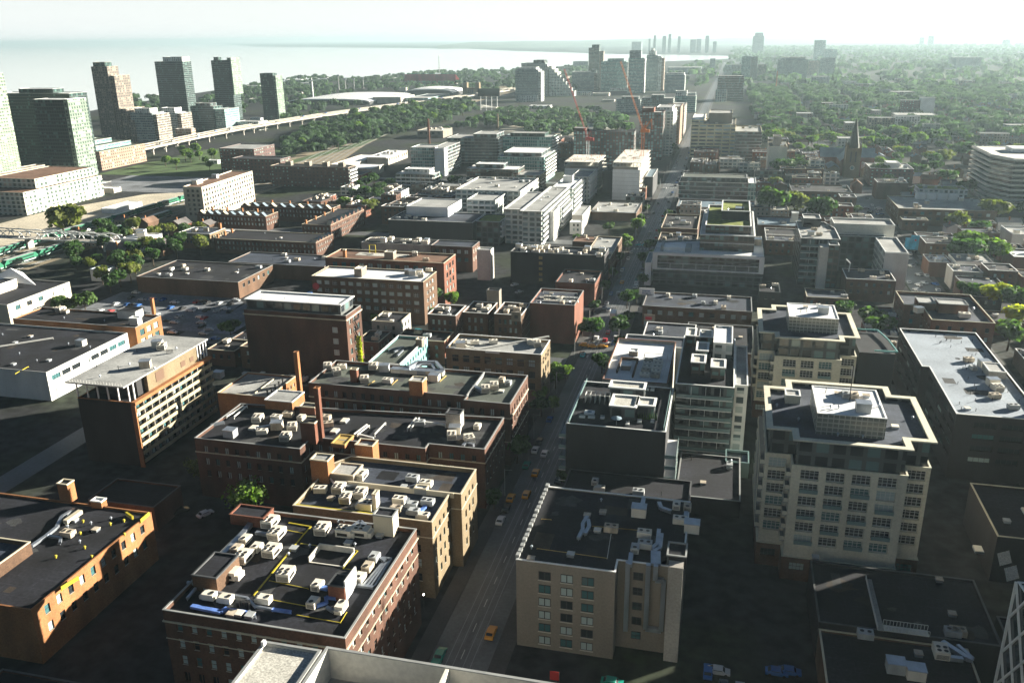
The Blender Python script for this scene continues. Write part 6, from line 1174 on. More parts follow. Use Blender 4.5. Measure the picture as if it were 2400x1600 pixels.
# low halls and roofs of the western rail lands, each a building
FR=random.Random(21)
for i,(c,x,y,w,h) in enumerate([(1,100,570,120,14),(1,340,560,140,14),(1,330,640,90,10),(1,620,1000,150,6),(1,270,530,150,16),(1,2100,560,110,9),(1,1900,600,90,9),(1,2050,590,70,8),(0,1250,740,140,8),(0,1430,665,90,10),(0,2270,600,110,20),(0,2290,700,110,10),(0,2300,880,100,8),(1,1250,500,180,8),(1,1320,615,60,18),(2,160,760,190,7),(2,560,640,160,10),(2,740,650,150,10),(2,900,600,170,11),(2,570,830,180,6),(2,830,700,110,6),(2,60,700,180,18),(0,1900,1270,110,6),(0,2060,1240,90,6),(2,240,870,200,6),(1,2150,880,190,8),(1,2060,770,150,5)]):
    g=at(0,(c,0,x,y)); g2=at(0,(c,0,x+w,y)); ww=max(6,g2[0]-g[0])
    rt,ro=bld('low_building',f'{["white","pale","cream"][i%3]} roofed low building, {["first","second","third","fourth","fifth","sixth","seventh","eighth","ninth"][i//3]} of its tone counted across the rail lands',R(g[0],g[0]+ww,g[1],g[1]+ww*.6),h*.62,wall=['w_whitecond','w_balcgrey','stone_cream'][i%3],roof=['roof_white','roof_white','gravel_roof'][i%3],cop='cop_white',uv=True,par=.3)
    rt['group']='low buildings across the rail lands'
# ---- cranes on the two wrapped towers
def lattice(b,a,c,w,m,n=10):
    a=Vector(a);c=Vector(c);d=(c-a).normalized(); u=Vector((0,1,0)); v=d.cross(u).normalized()
    C=[(u*w/2+v*w/2),(-u*w/2+v*w/2),(-u*w/2-v*w/2),(u*w/2-v*w/2)]
    for o in C: b.bar(a+o,c+o,.16,m)
    for k in range(n):
        p=a+(c-a)*(k/n);q=a+(c-a)*((k+1)/n)
        for i in range(4): b.bar(p+C[i],q+C[(i+1)%4],.09,m)
def crane(label,Y,foot,piv,tip,tail,mc,mm):
    F_=aty(Y,foot);P_=aty(Y,piv);T_=aty(Y,tip)
    rt=thing('luffing_crane',label,'crane',(F_[0],Y,0)); r=lambda p:(p[0]-F_[0],0,p[2])
    b=MB(); lattice(b,(0,0,8),(0,0,P_[2]),2,0,14); link('mast',b.mesh('mast',[mm]),rt)
    b=MB(); lattice(b,(0,0,P_[2]+.5),r(T_),.9,0,20); link('jib',b.mesh('jib',[mc]),rt)
    b=MB(); 
    if tail: t=r(aty(Y,tail)); b.bar((0,0,P_[2]),t,.9,0); b.bar(t,(t[0]+.5,0,P_[2]+1),.5,0)
    b.box(-2.,2.5,-1.4,1.4,P_[2]-1.5,P_[2]+1.2,0); b.bar((0,0,P_[2]+1),(2.5,0,P_[2]+7),.4,0); b.box(2,5,-1,1,P_[2]-1.5,P_[2]+.8,0); link('slewing_deck',b.mesh('slewing_deck',[mc]),rt)
crane('red luffing crane leaning left over the checkered condo, on the smaller wrapped tower',730,(2,0,695,1165),(2,0,690,1040),(2,0,480,400),None,'crane_red','white_metal')
crane('orange luffing crane with long raised jib on the taller wrapped tower',715,(2,0,1198,1145),(2,0,1203,965),(2,0,998,330),(2,0,1283,862),'crane_orange','crane_orange')
# ---- trains
coach=MB(); prof=[(-12.9,1.0),(12.9,1.0),(12.9,3.0),(11,4.9),(-11,4.9),(-12.9,3.0)]
for s in (1,-1):
    y=1.5*s; coach.q([(x,y,z) for x,z in (prof if s<0 else prof[::-1])],0)
    for (a,c,m) in ((-9.5,9.5,2),): coach.q([(a,y*1.008,3.5),(c,y*1.008,3.5),(c,y*1.008,4.2),(a,y*1.008,4.2)][::-s if s>0 else 1],m); coach.q([(a,y*1.008,1.9),(c,y*1.008,1.9),(c,y*1.008,2.6),(a,y*1.008,2.6)],m)
    coach.q([(-12.4,y*1.004,2.75),(12.4,y*1.004,2.75),(12.4,y*1.004,3.25),(-12.4,y*1.004,3.25)],0)
    coach.q([(-12.4,y*1.004,1.2),(12.4,y*1.004,1.2),(12.4,y*1.004,1.7),(-12.4,y*1.004,1.7)],1)
n=len(prof)
for i in range(n):
    (x0,z0),(x1,z1)=prof[i],prof[(i+1)%n]; coach.q([(x0,-1.5,z0),(x1,-1.5,z1),(x1,1.5,z1),(x0,1.5,z0)],1 if z0==z1==4.9 else 0)
coach=coach.mesh('coach',['train_green','train_white','glass_dark'])
bog=MB()
for x in (-9.5,9.5):
    for dx in (-1.2,1.2): bog.box(x+dx-.45,x+dx+.45,-1.1,1.1,.15,.98,0)
bog=bog.mesh('bogie',['tyre'])
for lb,x,y0,n in (('long green and white double deck train crossing under the arched footbridge, farther track',-426,396,9),('green and white double deck train on the nearer track below the footbridge',-398,372,7)):
    rt=thing('train',lb,'train',(x,y0,0))
    for k in range(n): o=link('coach',coach,rt,(railx(y0+k*26.6+13)-railx(y0),13+k*26.6,.2),pi/2); link('bogie',bog,o)
# ---- footbridge
rt=thing('footbridge','white footbridge with crossed round arches spanning the railway tracks','bridge',(-420,449,0))
b=MB(); b.box(-60,56,-3.,3.,6.2,6.8,0); link('deck',b.mesh('deck',['concrete']),rt)
for s in (-3,3):
    b=MB(); b.bar((-60,s,6.5),(56,s,6.5),.55,0); b.bar((-60,s,11.6),(62,s,10.4),.5,0); link('chord',b.mesh('chord',['cop_white']),rt)
    for k in range(9):
        b=MB(); cx=-52+k*13; pts=[(cx+8.5*cos(t),s,6.6+4.9*sin(t)) for t in np.linspace(.12,pi-.12,9)]; b.path(pts,.4,0); link('arch',b.mesh('arch',['cop_white']),rt)
for x in (-58,-4,54):
    b=MB(); b.box(x-1,x+1,-2.5,2.5,0,6.2,0); link('pier',b.mesh('pier',['concrete']),rt)
b=MB(); b.box(56.2,62,-2.5,2.5,0,7.4,0); b.box(56.2,62,-2.5,30,.0,.6,0); link('ramp_head',b.mesh('ramp_head',['concrete_pale']),rt)
rt=thing('tank_wagon','short pale rounded tank roof near the pyramid skylight','tank',(-337,352,0),1.35,me=(lambda b:b.mesh('tank',['white_metal']))(MB().box(-7,7,-2,2,0,3.2,0).box(-6.6,6.6,-1.4,1.4,3.21,4,0)))
rt,ro=bld('white_trailer','white sheet roofed trailer parked on the sand yard',R(-458,-446,560,592),3.4,cat='trailer',wall='white_metal',roof='roof_white',cop='cop_white',sides='',par=.1)

LR=random.Random(17); nlb=0
for t_ in range(900):
    if nlb>=90: break
    y=LR.uniform(760,2900)**1.0; x=LR.uniform(20,.62*y+120); w=LR.uniform(12,34); d=LR.uniform(10,20)
    if any(x-6<B_ and x+w+6>A_ and y-6<D_ and y+d+6>C_ for A_,B_,C_,D_ in OCC) or (x<60 and y>1450): continue
    nlb+=1; h=LR.choice((11,13,15,17,20)); wl=LR.choice(['w_balcgrey','w_brickflats','w_house','w_whitecond','w_tower_pink','w_greytower'])
    rt,ro=bld('flats','@small block of flats rising among the trees on the right',R(x,x+w,y,y+d),h,cat='apartment block',wall=wl,roof=LR.choice(['roof_grey','roof_white','tar_blue','roof_grey']),cop='cop_white',uv=True,par=.4); rt['group']='blocks of flats among the trees'
# ================================================================ TREES
def crown_mesh(seed,n=620,leaf=.62,tall=1.,mats=('leaf_mid',),open_=False):
    r=np.random.default_rng(seed); L=[]
    lobes=[(r.uniform(-.55,.55),r.uniform(-.55,.55),r.uniform(-.4,.55),r.uniform(.42,.68)) for _ in range(7)]+[(0,0,0,.7)]
    V=[];F=[]
    k=0
    while k<n:
        lx,ly,lz,lr=lobes[r.integers(len(lobes))]
        d=r.normal(size=3); d/=np.linalg.norm(d); rad_=lr*r.uniform(.62,1.06) if not open_ else lr*r.uniform(.2,1.3)
        p=np.array([lx,ly,lz*.9])+d*rad_; 
        if p[2]<-.72: continue
        p=p*np.array([4.,4.,3.3*tall])+np.array([0,0,6.6*tall])
        nn=d+r.normal(size=3)*.55; nn/=np.linalg.norm(nn); a=np.cross(nn,[0,0,1.]); 
        if np.linalg.norm(a)<.05: a=np.array([1.,0,0])
        a/=np.linalg.norm(a); b_=np.cross(nn,a); s=leaf*r.uniform(.55,1.3)
        t=r.uniform(0,6.28); a,b_=a*cos(t)+b_*sin(t),b_*cos(t)-a*sin(t)
        i=len(V); V+= [p-a*s-b_*s*.6,p+a*s-b_*s*.7,p+a*s*.8+b_*s,p-a*s*.7+b_*s*.8]; F.append((i,i+1,i+2,i+3)); k+=1
    me=D.meshes.new('crown'); me.from_pydata([tuple(v) for v in V],[],F)
    for m in mats: me.materials.append(MT[m])
    return me
CR={}
def crown(tone,v,op=False):
    k=(tone,v,op)
    if k not in CR: CR[k]=crown_mesh(v*7+3,760 if not op else 900,.55 if not op else .30,1.,(tone,),op)
    return CR[k]
tk=MB(); tk.cyl(0,0,0,4.2,.34,0,7,.2)
for a in range(5):
    t=a*1.257; tk.bar((0,0,3.4+.2*a),(2.2*cos(t),2.2*sin(t),6+.3*a),.2,0)
trunk=tk.mesh('trunk',['bark'])
NT=0
def tree(x,y,h,tone,label,group=None,v=None,wide=1.,name='broadleaf_tree',op=False):
    global NT
    NT+=1; s=h/10.
    rt=thing(name,label,'tree',(x,y,0),0,group)
    rt.rotation_euler=(0,0,random.uniform(0,6.28))
    link('trunk',trunk,rt,sc=(s,s,s)); link('crown',crown(tone,(NT if v is None else v)%5,op),rt,sc=(s*wide,s*wide,s)); return rt
def TP(p,h,tone,label,wide=1.,op=False,group=None): x,y=at(h*.62,p); return tree(x,y,h,tone,label,group,None,wide,op=op)
TP((580,1168),13,'leaf_bright','bright yellow green backlit tree behind the loft with white air units',1.15,True)
TP((466,1097),10,'leaf_olive','dull olive bare looking tree in the dark yard below the balconies',.9,True)
for p,h,t,l in [((2,2,500,270),6,'leaf_bright','bright street tree in front of the tan corner block, right one'),((2,2,385,240),7,'leaf_bright','slim bright street tree close to the tan corner block'),((2,2,240,480),8,'leaf_bright','street tree against the white gable beside the green grey roofed loft'),((2,2,380,560),6,'leaf_bright','low bright street tree nearest the middle of the street below the tan block'),((2,2,85,950),7,'leaf_mid','street tree beside two white cars at the brick factory'),((2,2,5,905),7,'leaf_mid','street tree at the lit corner of the brick factory'),
  ((1,1,1650,1120),12,'leaf_mid','tree cluster at the sunlit corner of the brown office, left crown'),((1,1,1790,1170),9,'leaf_bright','lower bright tree right of the brown office corner'),((1,1,1610,1300),6,'leaf_mid','small green bush tree beside the squat mill'),((1,1,810,285),13,'leaf_bright','bright green round tree between terraces and black condo, left one'),((1,1,1040,320),13,'leaf_olive','yellow olive round tree beside the bright green one near the terraces'),
  ((0,1,520,1200),9,'leaf_mid','tree against the cream studio wall, left of three'),((0,1,640,1230),9,'leaf_mid','tree against the cream studio wall, middle of three'),((0,1,770,1190),11,'leaf_mid','tree against the cream studio wall, right of three'),((0,1,2110,1430),9,'leaf_mid','green tree at the corner of the gravel car park'),((1,1,1085,1350),5,'leaf_bright','tiny tree in the dark courtyard right of the tall warehouse'),((0,1,560,430),25,'leaf_olive','big olive tree standing above the footbridge'),
  ((2,1,1160,490),12,'leaf_bright','largest bright street tree left of the roadway'),((2,1,1050,640),10,'leaf_bright','bright street tree below the largest one'),((2,1,890,510),8,'leaf_mid','green tree on the yard behind the small white cube house'),((2,1,600,620),7,'leaf_mid','shrub tree at the foot of the small white cube house'),((2,1,1270,670),9,'leaf_deep','dark street tree right of the roadway beside the glass office'),((2,1,1220,800),10,'leaf_deep','dark street tree lower left of the glass office'),((2,1,1060,1160),9,'leaf_deep','dark street tree beside the white billboard'),((2,1,980,1410),10,'leaf_deep','dark broad street tree above the taxi crossing'),((2,1,740,1430),11,'leaf_deep','dim tree in front of the red brick hall'),((2,1,830,930),6,'leaf_bright','small bright tree at the brick store corner'),
  ((2,2,830,180),8,'leaf_deep','dark street tree left of the pale blue roof block'),((2,0,1480,1120),13,'leaf_mid','tall street tree in front of the white balcony condo'),((3,1,60,265),25,'leaf_mid','leftmost of the three big round trees'),((3,1,265,295),21,'leaf_olive','middle of the three big round trees, yellowish'),((3,1,455,335),21,'leaf_deep','rightmost of the three big round trees, darker'),((3,1,820,350),7,'leaf_mid','small tree in the wide side road'),
  ((3,1,2100,1130),14,'leaf_yellow','bright yellow tipped tree at the right edge, upper left'),((3,1,2270,1150),15,'leaf_mid','broad tree at the right edge above the yellow one'),((3,1,2290,1330),13,'leaf_yellow','vivid yellow tree at the right edge'),((3,1,2230,1480),13,'leaf_mid','tree at the right edge beneath the vivid yellow one'),((3,1,960,1340),12,'leaf_mid','bright topped tree right of the terrace pergola, upper'),((3,1,1040,1430),13,'leaf_mid','tree right of the terrace pergola, lower'),((3,1,1880,1100),13,'leaf_deep','dark tree in front of the white store with eight windows'),((3,1,700,1270),10,'leaf_deep','dark tree behind the second beige condo'),((3,0,1000,1330),18,'leaf_deep','very dark tree right of the church front'),((3,0,860,1130),14,'leaf_bright','pale backlit tree right of the church spire'),((3,0,1180,1130),9,'leaf_yellow','yellow tree on the slope behind the light brown flats'),((3,0,220,1270),14,'leaf_mid','round tree right of the blank sided tower'),((3,0,340,1270),11,'leaf_bright','light green tree before the church transept'),((3,0,1200,1200),12,'leaf_mid','tree left of the light brown flats')]:
    TP(p,h,t,l,1. if t=='leaf_bright' else 1.2)
def inocc(x,y,m=3):
    for (a,b_,c,d) in OCC:
        if a-m<x<b_+m and c-m<y<d+m: return True
    return False
def inpoly(P,x,y):
    c=False;j=len(P)-1
    for i in range(len(P)):
        if (P[i][1]>y)!=(P[j][1]>y) and x<(P[j][0]-P[i][0])*(y-P[i][1])/(P[j][1]-P[i][1])+P[i][0]: c=not c
        j=i
    return c
def gap(x,y):
    return (x-20)%92<15 or (y-40)%150<13
HP=[]
def zone(Wbox,SP,n,mind,seed,avoid=True,grid=False,hs=False):
    r=random.Random(seed);o=[];t=0
    while len(o)<n and t<n*80:
        t+=1; x=r.uniform(Wbox[0],Wbox[1]);y=r.uniform(Wbox[2],Wbox[3]); q=toS(x,y,0)
        if not inpoly(SP,*q): continue
        if avoid and inocc(x,y): continue
        if grid and gap(x,y): continue
        if hs and any(abs(x-a)<10 and -15<y-b_<9 for a,b_ in HP): continue
        if any(abs(x-a)<mind and abs(y-b_)<mind for a,b_ in o[-400:]): continue
        o.append((x,y))
    return o
def s_(c,r,*pts): return [S((c,r,x,y)) for x,y in pts]
ZA=s_(1,0,(250,1150),(380,1000),(700,900),(1000,850),(1300,780),(1700,720),(1950,700),(2030,790),(1850,850),(1560,960),(1400,1010),(1100,1060),(800,1140),(480,1220),(260,1220))
for i,(x,y) in enumerate(zone((-640,-380,900,1900),ZA,70,9,1,False)): tree(x,y,random.uniform(10,20),random.choice(['leaf_mid','leaf_deep','leaf_deep','leaf_bright']),'rounded green tree in the dense belt between expressway and railway','tree belt along the railway')
ZB=s_(0,1,(900,560),(1150,560),(1500,640),(1900,560),(1980,760),(1500,900),(1250,1010),(1000,1150),(880,1000),(640,900),(500,860),(800,700))
for i,(x,y) in enumerate(zone((-420,-200,360,560),ZB,42,8,2)): tree(x,y,random.uniform(8,13),random.choice(['leaf_deep','leaf_olive','leaf_deep']),'dark tree in the shaded yards between railway and gravel car park','trees in the shaded railway yards')
ZC=s_(1,1,(930,130),(1300,60),(1900,40),(1900,180),(1400,200),(1130,330),(900,400),(900,300))
for i,(x,y) in enumerate(zone((-300,-120,540,720),ZC,16,9,3)): tree(x,y,random.uniform(10,14),'leaf_deep','deep green courtyard tree between terraces and glass condos','dark courtyard trees behind the terraces')
ZL=s_(0,0,(1300,1330),(1560,1190),(2000,1190),(2120,1240),(2050,1330),(1500,1360))
for i,(x,y) in enumerate(zone((-620,-440,640,960),ZL,12,10,5)): tree(x,y,random.uniform(9,14),random.choice(['leaf_bright','leaf_mid']),'loose green tree on the sunlit lawn below the expressway','trees on the lawn below the expressway')
ZR=[(1720,520),(1690,420),(1700,330),(1740,250),(2400,235),(2400,700),(2250,680),(2180,560),(2080,500),(1960,440),(1850,440),(1800,470)]
HS=zone((20,800,540,2100),ZR,255,14,8,True,True); HP=HS
RT=zone((20,520,480,1150),ZR,80,11,9,True,True,True)
for i,(x,y) in enumerate(RT): tree(x,y,random.uniform(10,20),random.choice(['leaf_mid','leaf_deep','leaf_deep','leaf_bright','leaf_olive']),'round leafy garden tree among the low houses on the right','garden trees in the right hand neighbourhood',wide=1.4)
SR=random.Random(6)
for k in range(30):
    y=185+k*15.3+SR.uniform(-4,4); x=-56.2 if k%2 else -38.6
    if any(abs(y-c)<9 for c in (316,529,757)): continue
    tree(x,y,SR.uniform(6,9.5),SR.choice(['leaf_deep','leaf_mid','leaf_deep']),'dim street tree planted along the main street pavement','street trees along the main street')
# far continuous canopy
def canopy(name,pts,hmin,hmax,seed,mat_,nq=26,spread=5.5):
    r=np.random.default_rng(seed); n=len(pts); P=np.array(pts); H=r.uniform(hmin,hmax,n)
    d=r.normal(size=(n,nq,3)); d/=np.linalg.norm(d,axis=2,keepdims=True); d[:,:,2]=np.abs(d[:,:,2])*.9-.15
    spread=spread*r.uniform(.55,1.5,(n,1)); c=np.zeros((n,nq,3)); c[:,:,0]=P[:,None,0]+d[:,:,0]*spread*r.uniform(.6,1.1,(n,nq)); c[:,:,1]=P[:,None,1]+d[:,:,1]*spread*r.uniform(.6,1.1,(n,nq)); c[:,:,2]=H[:,None]*(.62+.36*d[:,:,2])
    a=np.cross(d,r.normal(size=(n,nq,3))); a/=np.linalg.norm(a,axis=2,keepdims=True); b2=np.cross(d,a); s=r.uniform(1.2,2.6,(n,nq,1))*spread[:,:,None]/5.5
    V=np.stack([c-a*s-b2*s,c+a*s-b2*s,c+a*s+b2*s,c-a*s+b2*s],axis=2).reshape(-1,3); nf=n*nq
    me=D.meshes.new(name); me.vertices.add(len(V)); me.vertices.foreach_set('co',V.ravel()); me.loops.add(nf*4); me.loops.foreach_set('vertex_index',np.arange(nf*4)); me.polygons.add(nf); me.polygons.foreach_set('loop_start',np.arange(nf)*4); me.polygons.foreach_set('loop_total',np.full(nf,4)); me.update(calc_edges=True)
    me.materials.append(MT[mat_]); o=link(name,me); o['kind']='stuff'; return o
mat('leaf_far',(.05,.085,.048),.8,.7,.035,.4,spec=.15); leafy('leaf_far')
pts=zone((20,900,900,2200),[(1640,230),(1700,150),(2400,140),(2400,330),(1800,330),(1700,330)],1500,6,31,True,True,True)
o=canopy('woodland_canopy',pts,9,15,1,'leaf_far',40,7.)
o['label']='continuous leafy canopy spreading over the right hand suburbs'
r=np.random.default_rng(5); pts=[]
while len(pts)<4300:
    y=r.uniform(2200,9000); x=r.uniform(-200,.65*y+300); 
    if x<-50 and y>4300: continue
    if abs(x+47)<16 or (y<5000 and gap(x*.6,y*.5)): continue
    if inocc(x,y,6): continue
    pts.append((x,y))
o=canopy('far_woodland',pts,10,18,2,'leaf_far',14,13.); o['label']='hazy distant woodland reaching the right horizon'
pts=[(x,y) for x,y in zone((-1400,-350,900,4200),[S((0,0,1130,840)),S((0,0,1180,640)),S((0,0,1500,700)),S((0,0,2010,640)),S((1,0,0,560)),S((1,0,430,480)),S((1,0,1000,500)),S((1,0,1700,430)),S((1,0,2352,420)),S((2,0,700,380)),S((2,0,1500,335)),S((2,0,1800,300)),S((2,0,1880,420)),S((2,0,1500,420)),S((2,0,400,640)),S((1,0,2352,600)),S((1,0,1000,760)),S((1,0,230,900)),S((1,0,0,760)),S((0,0,2300,900)),S((0,0,1150,860))],1500,6,33)
     if not (-870<x<-570 and 1600<y<2050) and not(-920<x<-740 and 2340<y<2480)]
pts=[p for p in pts if all((p[0]-c.x)**2+(p[1]-c.y)**2>500 for c in CT)]
o=canopy('lakeshore_woodland',pts,9,16,3,'leaf_far',26,7.); o['label']='dense green trees along the lakeshore and fairground'
pts=zone((-640,-380,880,1900),ZA,650,4,41,False); pts=[p for p in pts if all((p[0]-c.x)**2+(p[1]-c.y)**2>330 for c in CT)]
o=canopy('tree_belt',pts,8,14,6,'leaf_far',40,5.); o['label']='dense lower growth of the tree belt along the railway'
pts=zone((-420,40,740,1500),[S((1,0,1600,1040)),S((1,0,2352,760)),S((2,0,300,760)),S((2,0,700,760)),S((2,0,960,860)),S((2,0,1180,960)),S((2,0,420,1080)),S((2,0,0,960)),S((1,0,1850,960))],240,7,35); 
o=canopy('industrial_woodland',pts,8,13,4,'leaf_far',26,6.); o['label']='patchy trees around the sunlit industrial yards'
# houses in the right hand neighbourhood
HM={}
def house_mesh(i):
    if i in HM: return HM[i]
    r=random.Random(i); w=r.uniform(7,10); d=r.uniform(9,14); h=r.uniform(5.5,7.5); rr=r.uniform(2.,3.5)
    b=MB(); b.box(-w/2,w/2,-d/2,d/2,0,h,0,nobot=True)
    for y in (-d/2,d/2): b.q([(-w/2,y,h),(w/2,y,h),(0,y,h+rr-.25)],0)
    wl=b.mesh('wall',[['w_house','brick_red','white_paint','brick_brown'][i%4]])
    b=MB(); e=.5
    b.q([(-w/2-e,-d/2-e,h-.1),(0,-d/2-e,h+rr),(0,d/2+e,h+rr),(-w/2-e,d/2+e,h-.1)],0); b.q([(0,-d/2-e,h+rr),(w/2+e,-d/2-e,h-.1),(w/2+e,d/2+e,h-.1),(0,d/2+e,h+rr)],0)
    rf=b.mesh('roof',[['shingle','slate_blue','roof_grey','shingle_brown','shingle'][i%5]])
    b=MB(); b.box(-w/4-.4,-w/4+.4,-.4,.4,h,h+rr+1,0); ch=b.mesh('chimney',['brick_orange'])
    b=MB()
    for x in (-w*.25,w*.25):
        for z in (1.2,4): b.box(x-.55,x+.55,-d/2-.06,-d/2-.005,z,z+1.4,0)
    HM[i]=(wl,rf,ch,b.mesh('windows',['glass_dark'])); return HM[i]
for i,(x,y) in enumerate(HS):
    wl,rf,ch,wn=house_mesh(i%20); rt=thing('house','','house',(x,y,0),random.choice((0,pi/2,0,-pi/2)),'houses in the right hand neighbourhood')
    link('wall',wl,rt); rr_=link('roof',rf,rt); link('chimney',ch,rr_); 
    rt['label']='@%s house among the right hand trees'%['grey roofed','blue grey roofed','pale roofed','brown roofed','dark roofed'][(i%20)%5]
ZH=ZB
for i,(x,y) in zip([0,5,10,15,3]*9,zone((-440,-180,370,700),s_(0,1,(640,700),(1100,480),(1900,480),(2352,520),(2352,760),(1900,800),(1300,930),(900,1000),(600,900)),9,16,12)):
    wl,rf,ch,wn=house_mesh(i%20); rt=thing('house','','house',(x,y,0),random.choice((0,pi/2)),'houses in the shaded railway yards')
    link('wall',wl,rt); rr_=link('roof',rf,rt); link('chimney',ch,rr_); rt['label']='@shaded small house near the railway'
# ================================================================ VEHICLES AND SMALL THINGS
def car_parts(col):
    b=MB(); pr=[(-2.25,.35),(2.2,.35),(2.25,.75),(1.2,.92),(.75,1.38),(-1.1,1.42),(-1.75,1.0),(-2.25,.9)]
    for s in (1,-1):
        P=[(x,.86*s if z>1 else .9*s,z) for x,z in pr]; b.q(P if s<0 else P[::-1],0)
    n=len(pr)
    for i in range(n):
        (x0,z0),(x1,z1)=pr[i],pr[(i+1)%n]; y0=.86 if z0>1 else .9; y1=.86 if z1>1 else .9; b.q([(x0,-y0,z0),(x0,y0,z0),(x1,y1,z1),(x1,-y1,z1)],0)
    body=b.mesh('body',[col]); b=MB()
    b.q([(1.19,-.74,.96),(1.19,.74,.96),(.8,.7,1.33),(.8,-.7,1.33)],0); b.q([(-1.18,-.7,1.39),(-1.18,.7,1.39),(-1.74,.74,1.06),(-1.74,-.74,1.06)],0)
    for s in (1,-1): b.q([(-1.3,.885*s,1.0),(.95,.885*s,.98),(.65,.875*s,1.3),(-1.05,.875*s,1.33)],0)
    return body,b.mesh('windows',['glass_dark'])
wb=MB(); wn_=10
for s in (1,-1):
    pass
def wheelmesh():
    b=MB(); n=10
    A=[(.33*cos(2*pi*i/n),-.1,.33*sin(2*pi*i/n)) for i in range(n)]; B=[(x,.1,z) for x,_,z in A]
    for i in range(n): j=(i+1)%n; b.q([A[i],A[j],B[j],B[i]],0)
    b.q(A,0); b.q(B[::-1],0); return b.mesh('wheel',['tyre'])
WH=wheelmesh(); CP={}
CN={'car_white':'white','car_silver':'silver','car_black':'black','car_blue':'blue','car_red':'red','cab_orange':'orange','cab_green':'green','car_cyan':'turquoise'}
def car(x,y,rz,col,group,z=0,near=True,s=1.):
    if col not in CP: CP[col]=car_parts(col)
    nm='taxi' if col in('cab_orange',) else 'car'
    rt=thing(nm,'@%s %s %s'%(CN[col],nm,group),'taxi' if nm=='taxi' else 'car',(x,y,z),rz,'cars '+group if nm=='car' else 'taxis '+group)
    if s!=1: rt.scale=(s,s,s)
    link('body',CP[col][0],rt); link('windows',CP[col][1],rt)
    if near:
        for a in (-1.35,1.4):
            for c in (-.82,.82): link('wheel',WH,rt,(a,c,.33))
    return rt
H2=pi/2
g='driving or parked along the main street'
for p,c,r in [((2,2,215,990),'car_white',H2),((2,2,300,1025),'car_white',H2),((2,2,135,1130),'cab_green',H2),((2,2,218,1200),'cab_orange',H2),((2,2,133,1400),'cab_orange',H2),((2,2,-10,1430),'cab_orange',H2),((2,2,652,120),'car_cyan',H2),((2,2,665,30),'cab_orange',0),((2,2,745,42),'cab_orange',.1),((2,2,832,40),'cab_orange',0),((2,1,1012,912),'car_silver',H2),((2,1,1200,890),'car_silver',H2),((2,1,1152,1000),'cab_green',H2),((2,1,1142,1030),'car_white',H2),((2,1,1130,1064),'car_white',H2),((2,1,1112,1122),'car_silver',H2),((2,1,980,1120),'car_silver',H2),((2,1,888,1275),'car_white',H2),((2,1,1065,1300),'car_white',H2),((2,1,830,1402),'car_silver',H2),((2,1,885,1482),'car_red',H2),((2,1,775,1532),'car_white',H2),((2,1,855,1552),'car_red',H2),((2,1,1012,1022),'cab_orange',H2),((2,1,1172,682),'car_cyan',0),((2,1,1232,676),'car_cyan',0),((2,1,1175,792),'cab_green',H2),((2,1,1210,515),'car_silver',H2),((2,1,1250,425),'car_white',H2),((2,1,1400,412),'car_silver',H2),((2,1,1360,458),'car_silver',H2),((1,3,2160,1100),'cab_orange',H2),((1,3,1690,1300),'cab_green',H2),((1,3,1650,1390),'cab_green',H2),((2,2,-400,1540),'car_silver',H2)]:
    x,y=at(.7,p); car(x,y,r,c,g)
random.seed(77)
for k in range(64):
    y=560+k*15+random.uniform(-4,4); lane=random.choice((-43.2,-43.4,-47,-50.6,-42)); car(lane,y,H2,random.choice(['car_black','car_black','car_red','car_silver','car_white','car_blue']),g,near=y<900)
for k in range(46):
    y=196+k*8.2+random.uniform(-1.5,1.5)
    if any(abs(y-c)<10 for c in (316,529)) or random.random()<.22: continue
    car(random.choice((-52.7,-41.8)),y,H2,random.choice(['car_black','car_black','car_silver','car_blue','car_white','car_black','car_red']),g)
g='on the gravel car park'
for p,c,r in [((0,1,1250,1117),'car_silver',0),((0,1,1305,1182),'car_silver',.2),((0,1,1395,1180),'car_blue',0),((0,1,1605,1207),'car_white',.1),((0,1,1752,1282),'car_white',0),((0,1,2075,1267),'car_white',.1),((0,1,2165,1188),'car_silver',0),((0,1,1840,1342),'car_white',0),((0,1,1850,1392),'car_silver',.3),((0,1,1545,1378),'car_black',.1),((0,1,1600,1390),'car_silver',.1),((0,1,1920,1458),'car_silver',.4),((0,1,1870,1492),'car_silver',0),((0,1,1978,1540),'car_blue',0),((0,1,1585,1482),'car_white',0),((0,1,1300,1330),'car_black',.1),((0,1,1880,1200),'car_black',.1),((0,1,1220,1230),'car_black',.1)]:
    x,y=at(.6,p); car(x,y,r,c,g)
for k in range(44):
    x=-288+ (k%11)*6.2+random.uniform(-.5,.5); y=328+(k//11)*11.5
    if random.random()<.35: continue
    car(x,y,H2+random.uniform(-.06,.06),random.choice(['car_black','car_silver','car_black','car_blue','car_silver','car_red']),g)
for k in range(20):
    car(6+(k%5)*3.1,118+(k//5)*9,H2,random.choice(['car_black','car_black','car_blue','car_silver']),'in the unlit court behind the beige warehouse')
g='in the lane beside the brown office'
for p,c in [((1,1,525,872),'car_white'),((1,1,565,875),'car_white'),((1,1,605,872),'car_white'),((1,1,512,937),'car_silver'),((1,1,450,905),'car_silver'),((1,1,435,920),'car_silver'),((1,1,490,1130),'car_blue'),((1,1,1480,1478),'car_cyan')]:
    x,y=at(.6,p); car(x,y,H2,c,g,s=1.25 if c=='car_cyan' else 1)
g='in the small shaded court beside the backlit tree'
for p,c in [((410,1193),'car_white'),((387,1191),'car_silver'),((368,1189),'car_blue'),((481,1203),'car_white'),((424,1196),'car_black')]:
    x,y=at(.6,p); car(x,y,1.1,c,g)
for k in range(34):
    x=93.6 if k%2 else 105; y=300+k*13+random.uniform(-3,3); car(x+(y-300)*.0018,y,H2,random.choice(['car_black','car_silver','car_white','car_black','car_blue']),'parked along the side road on the right')
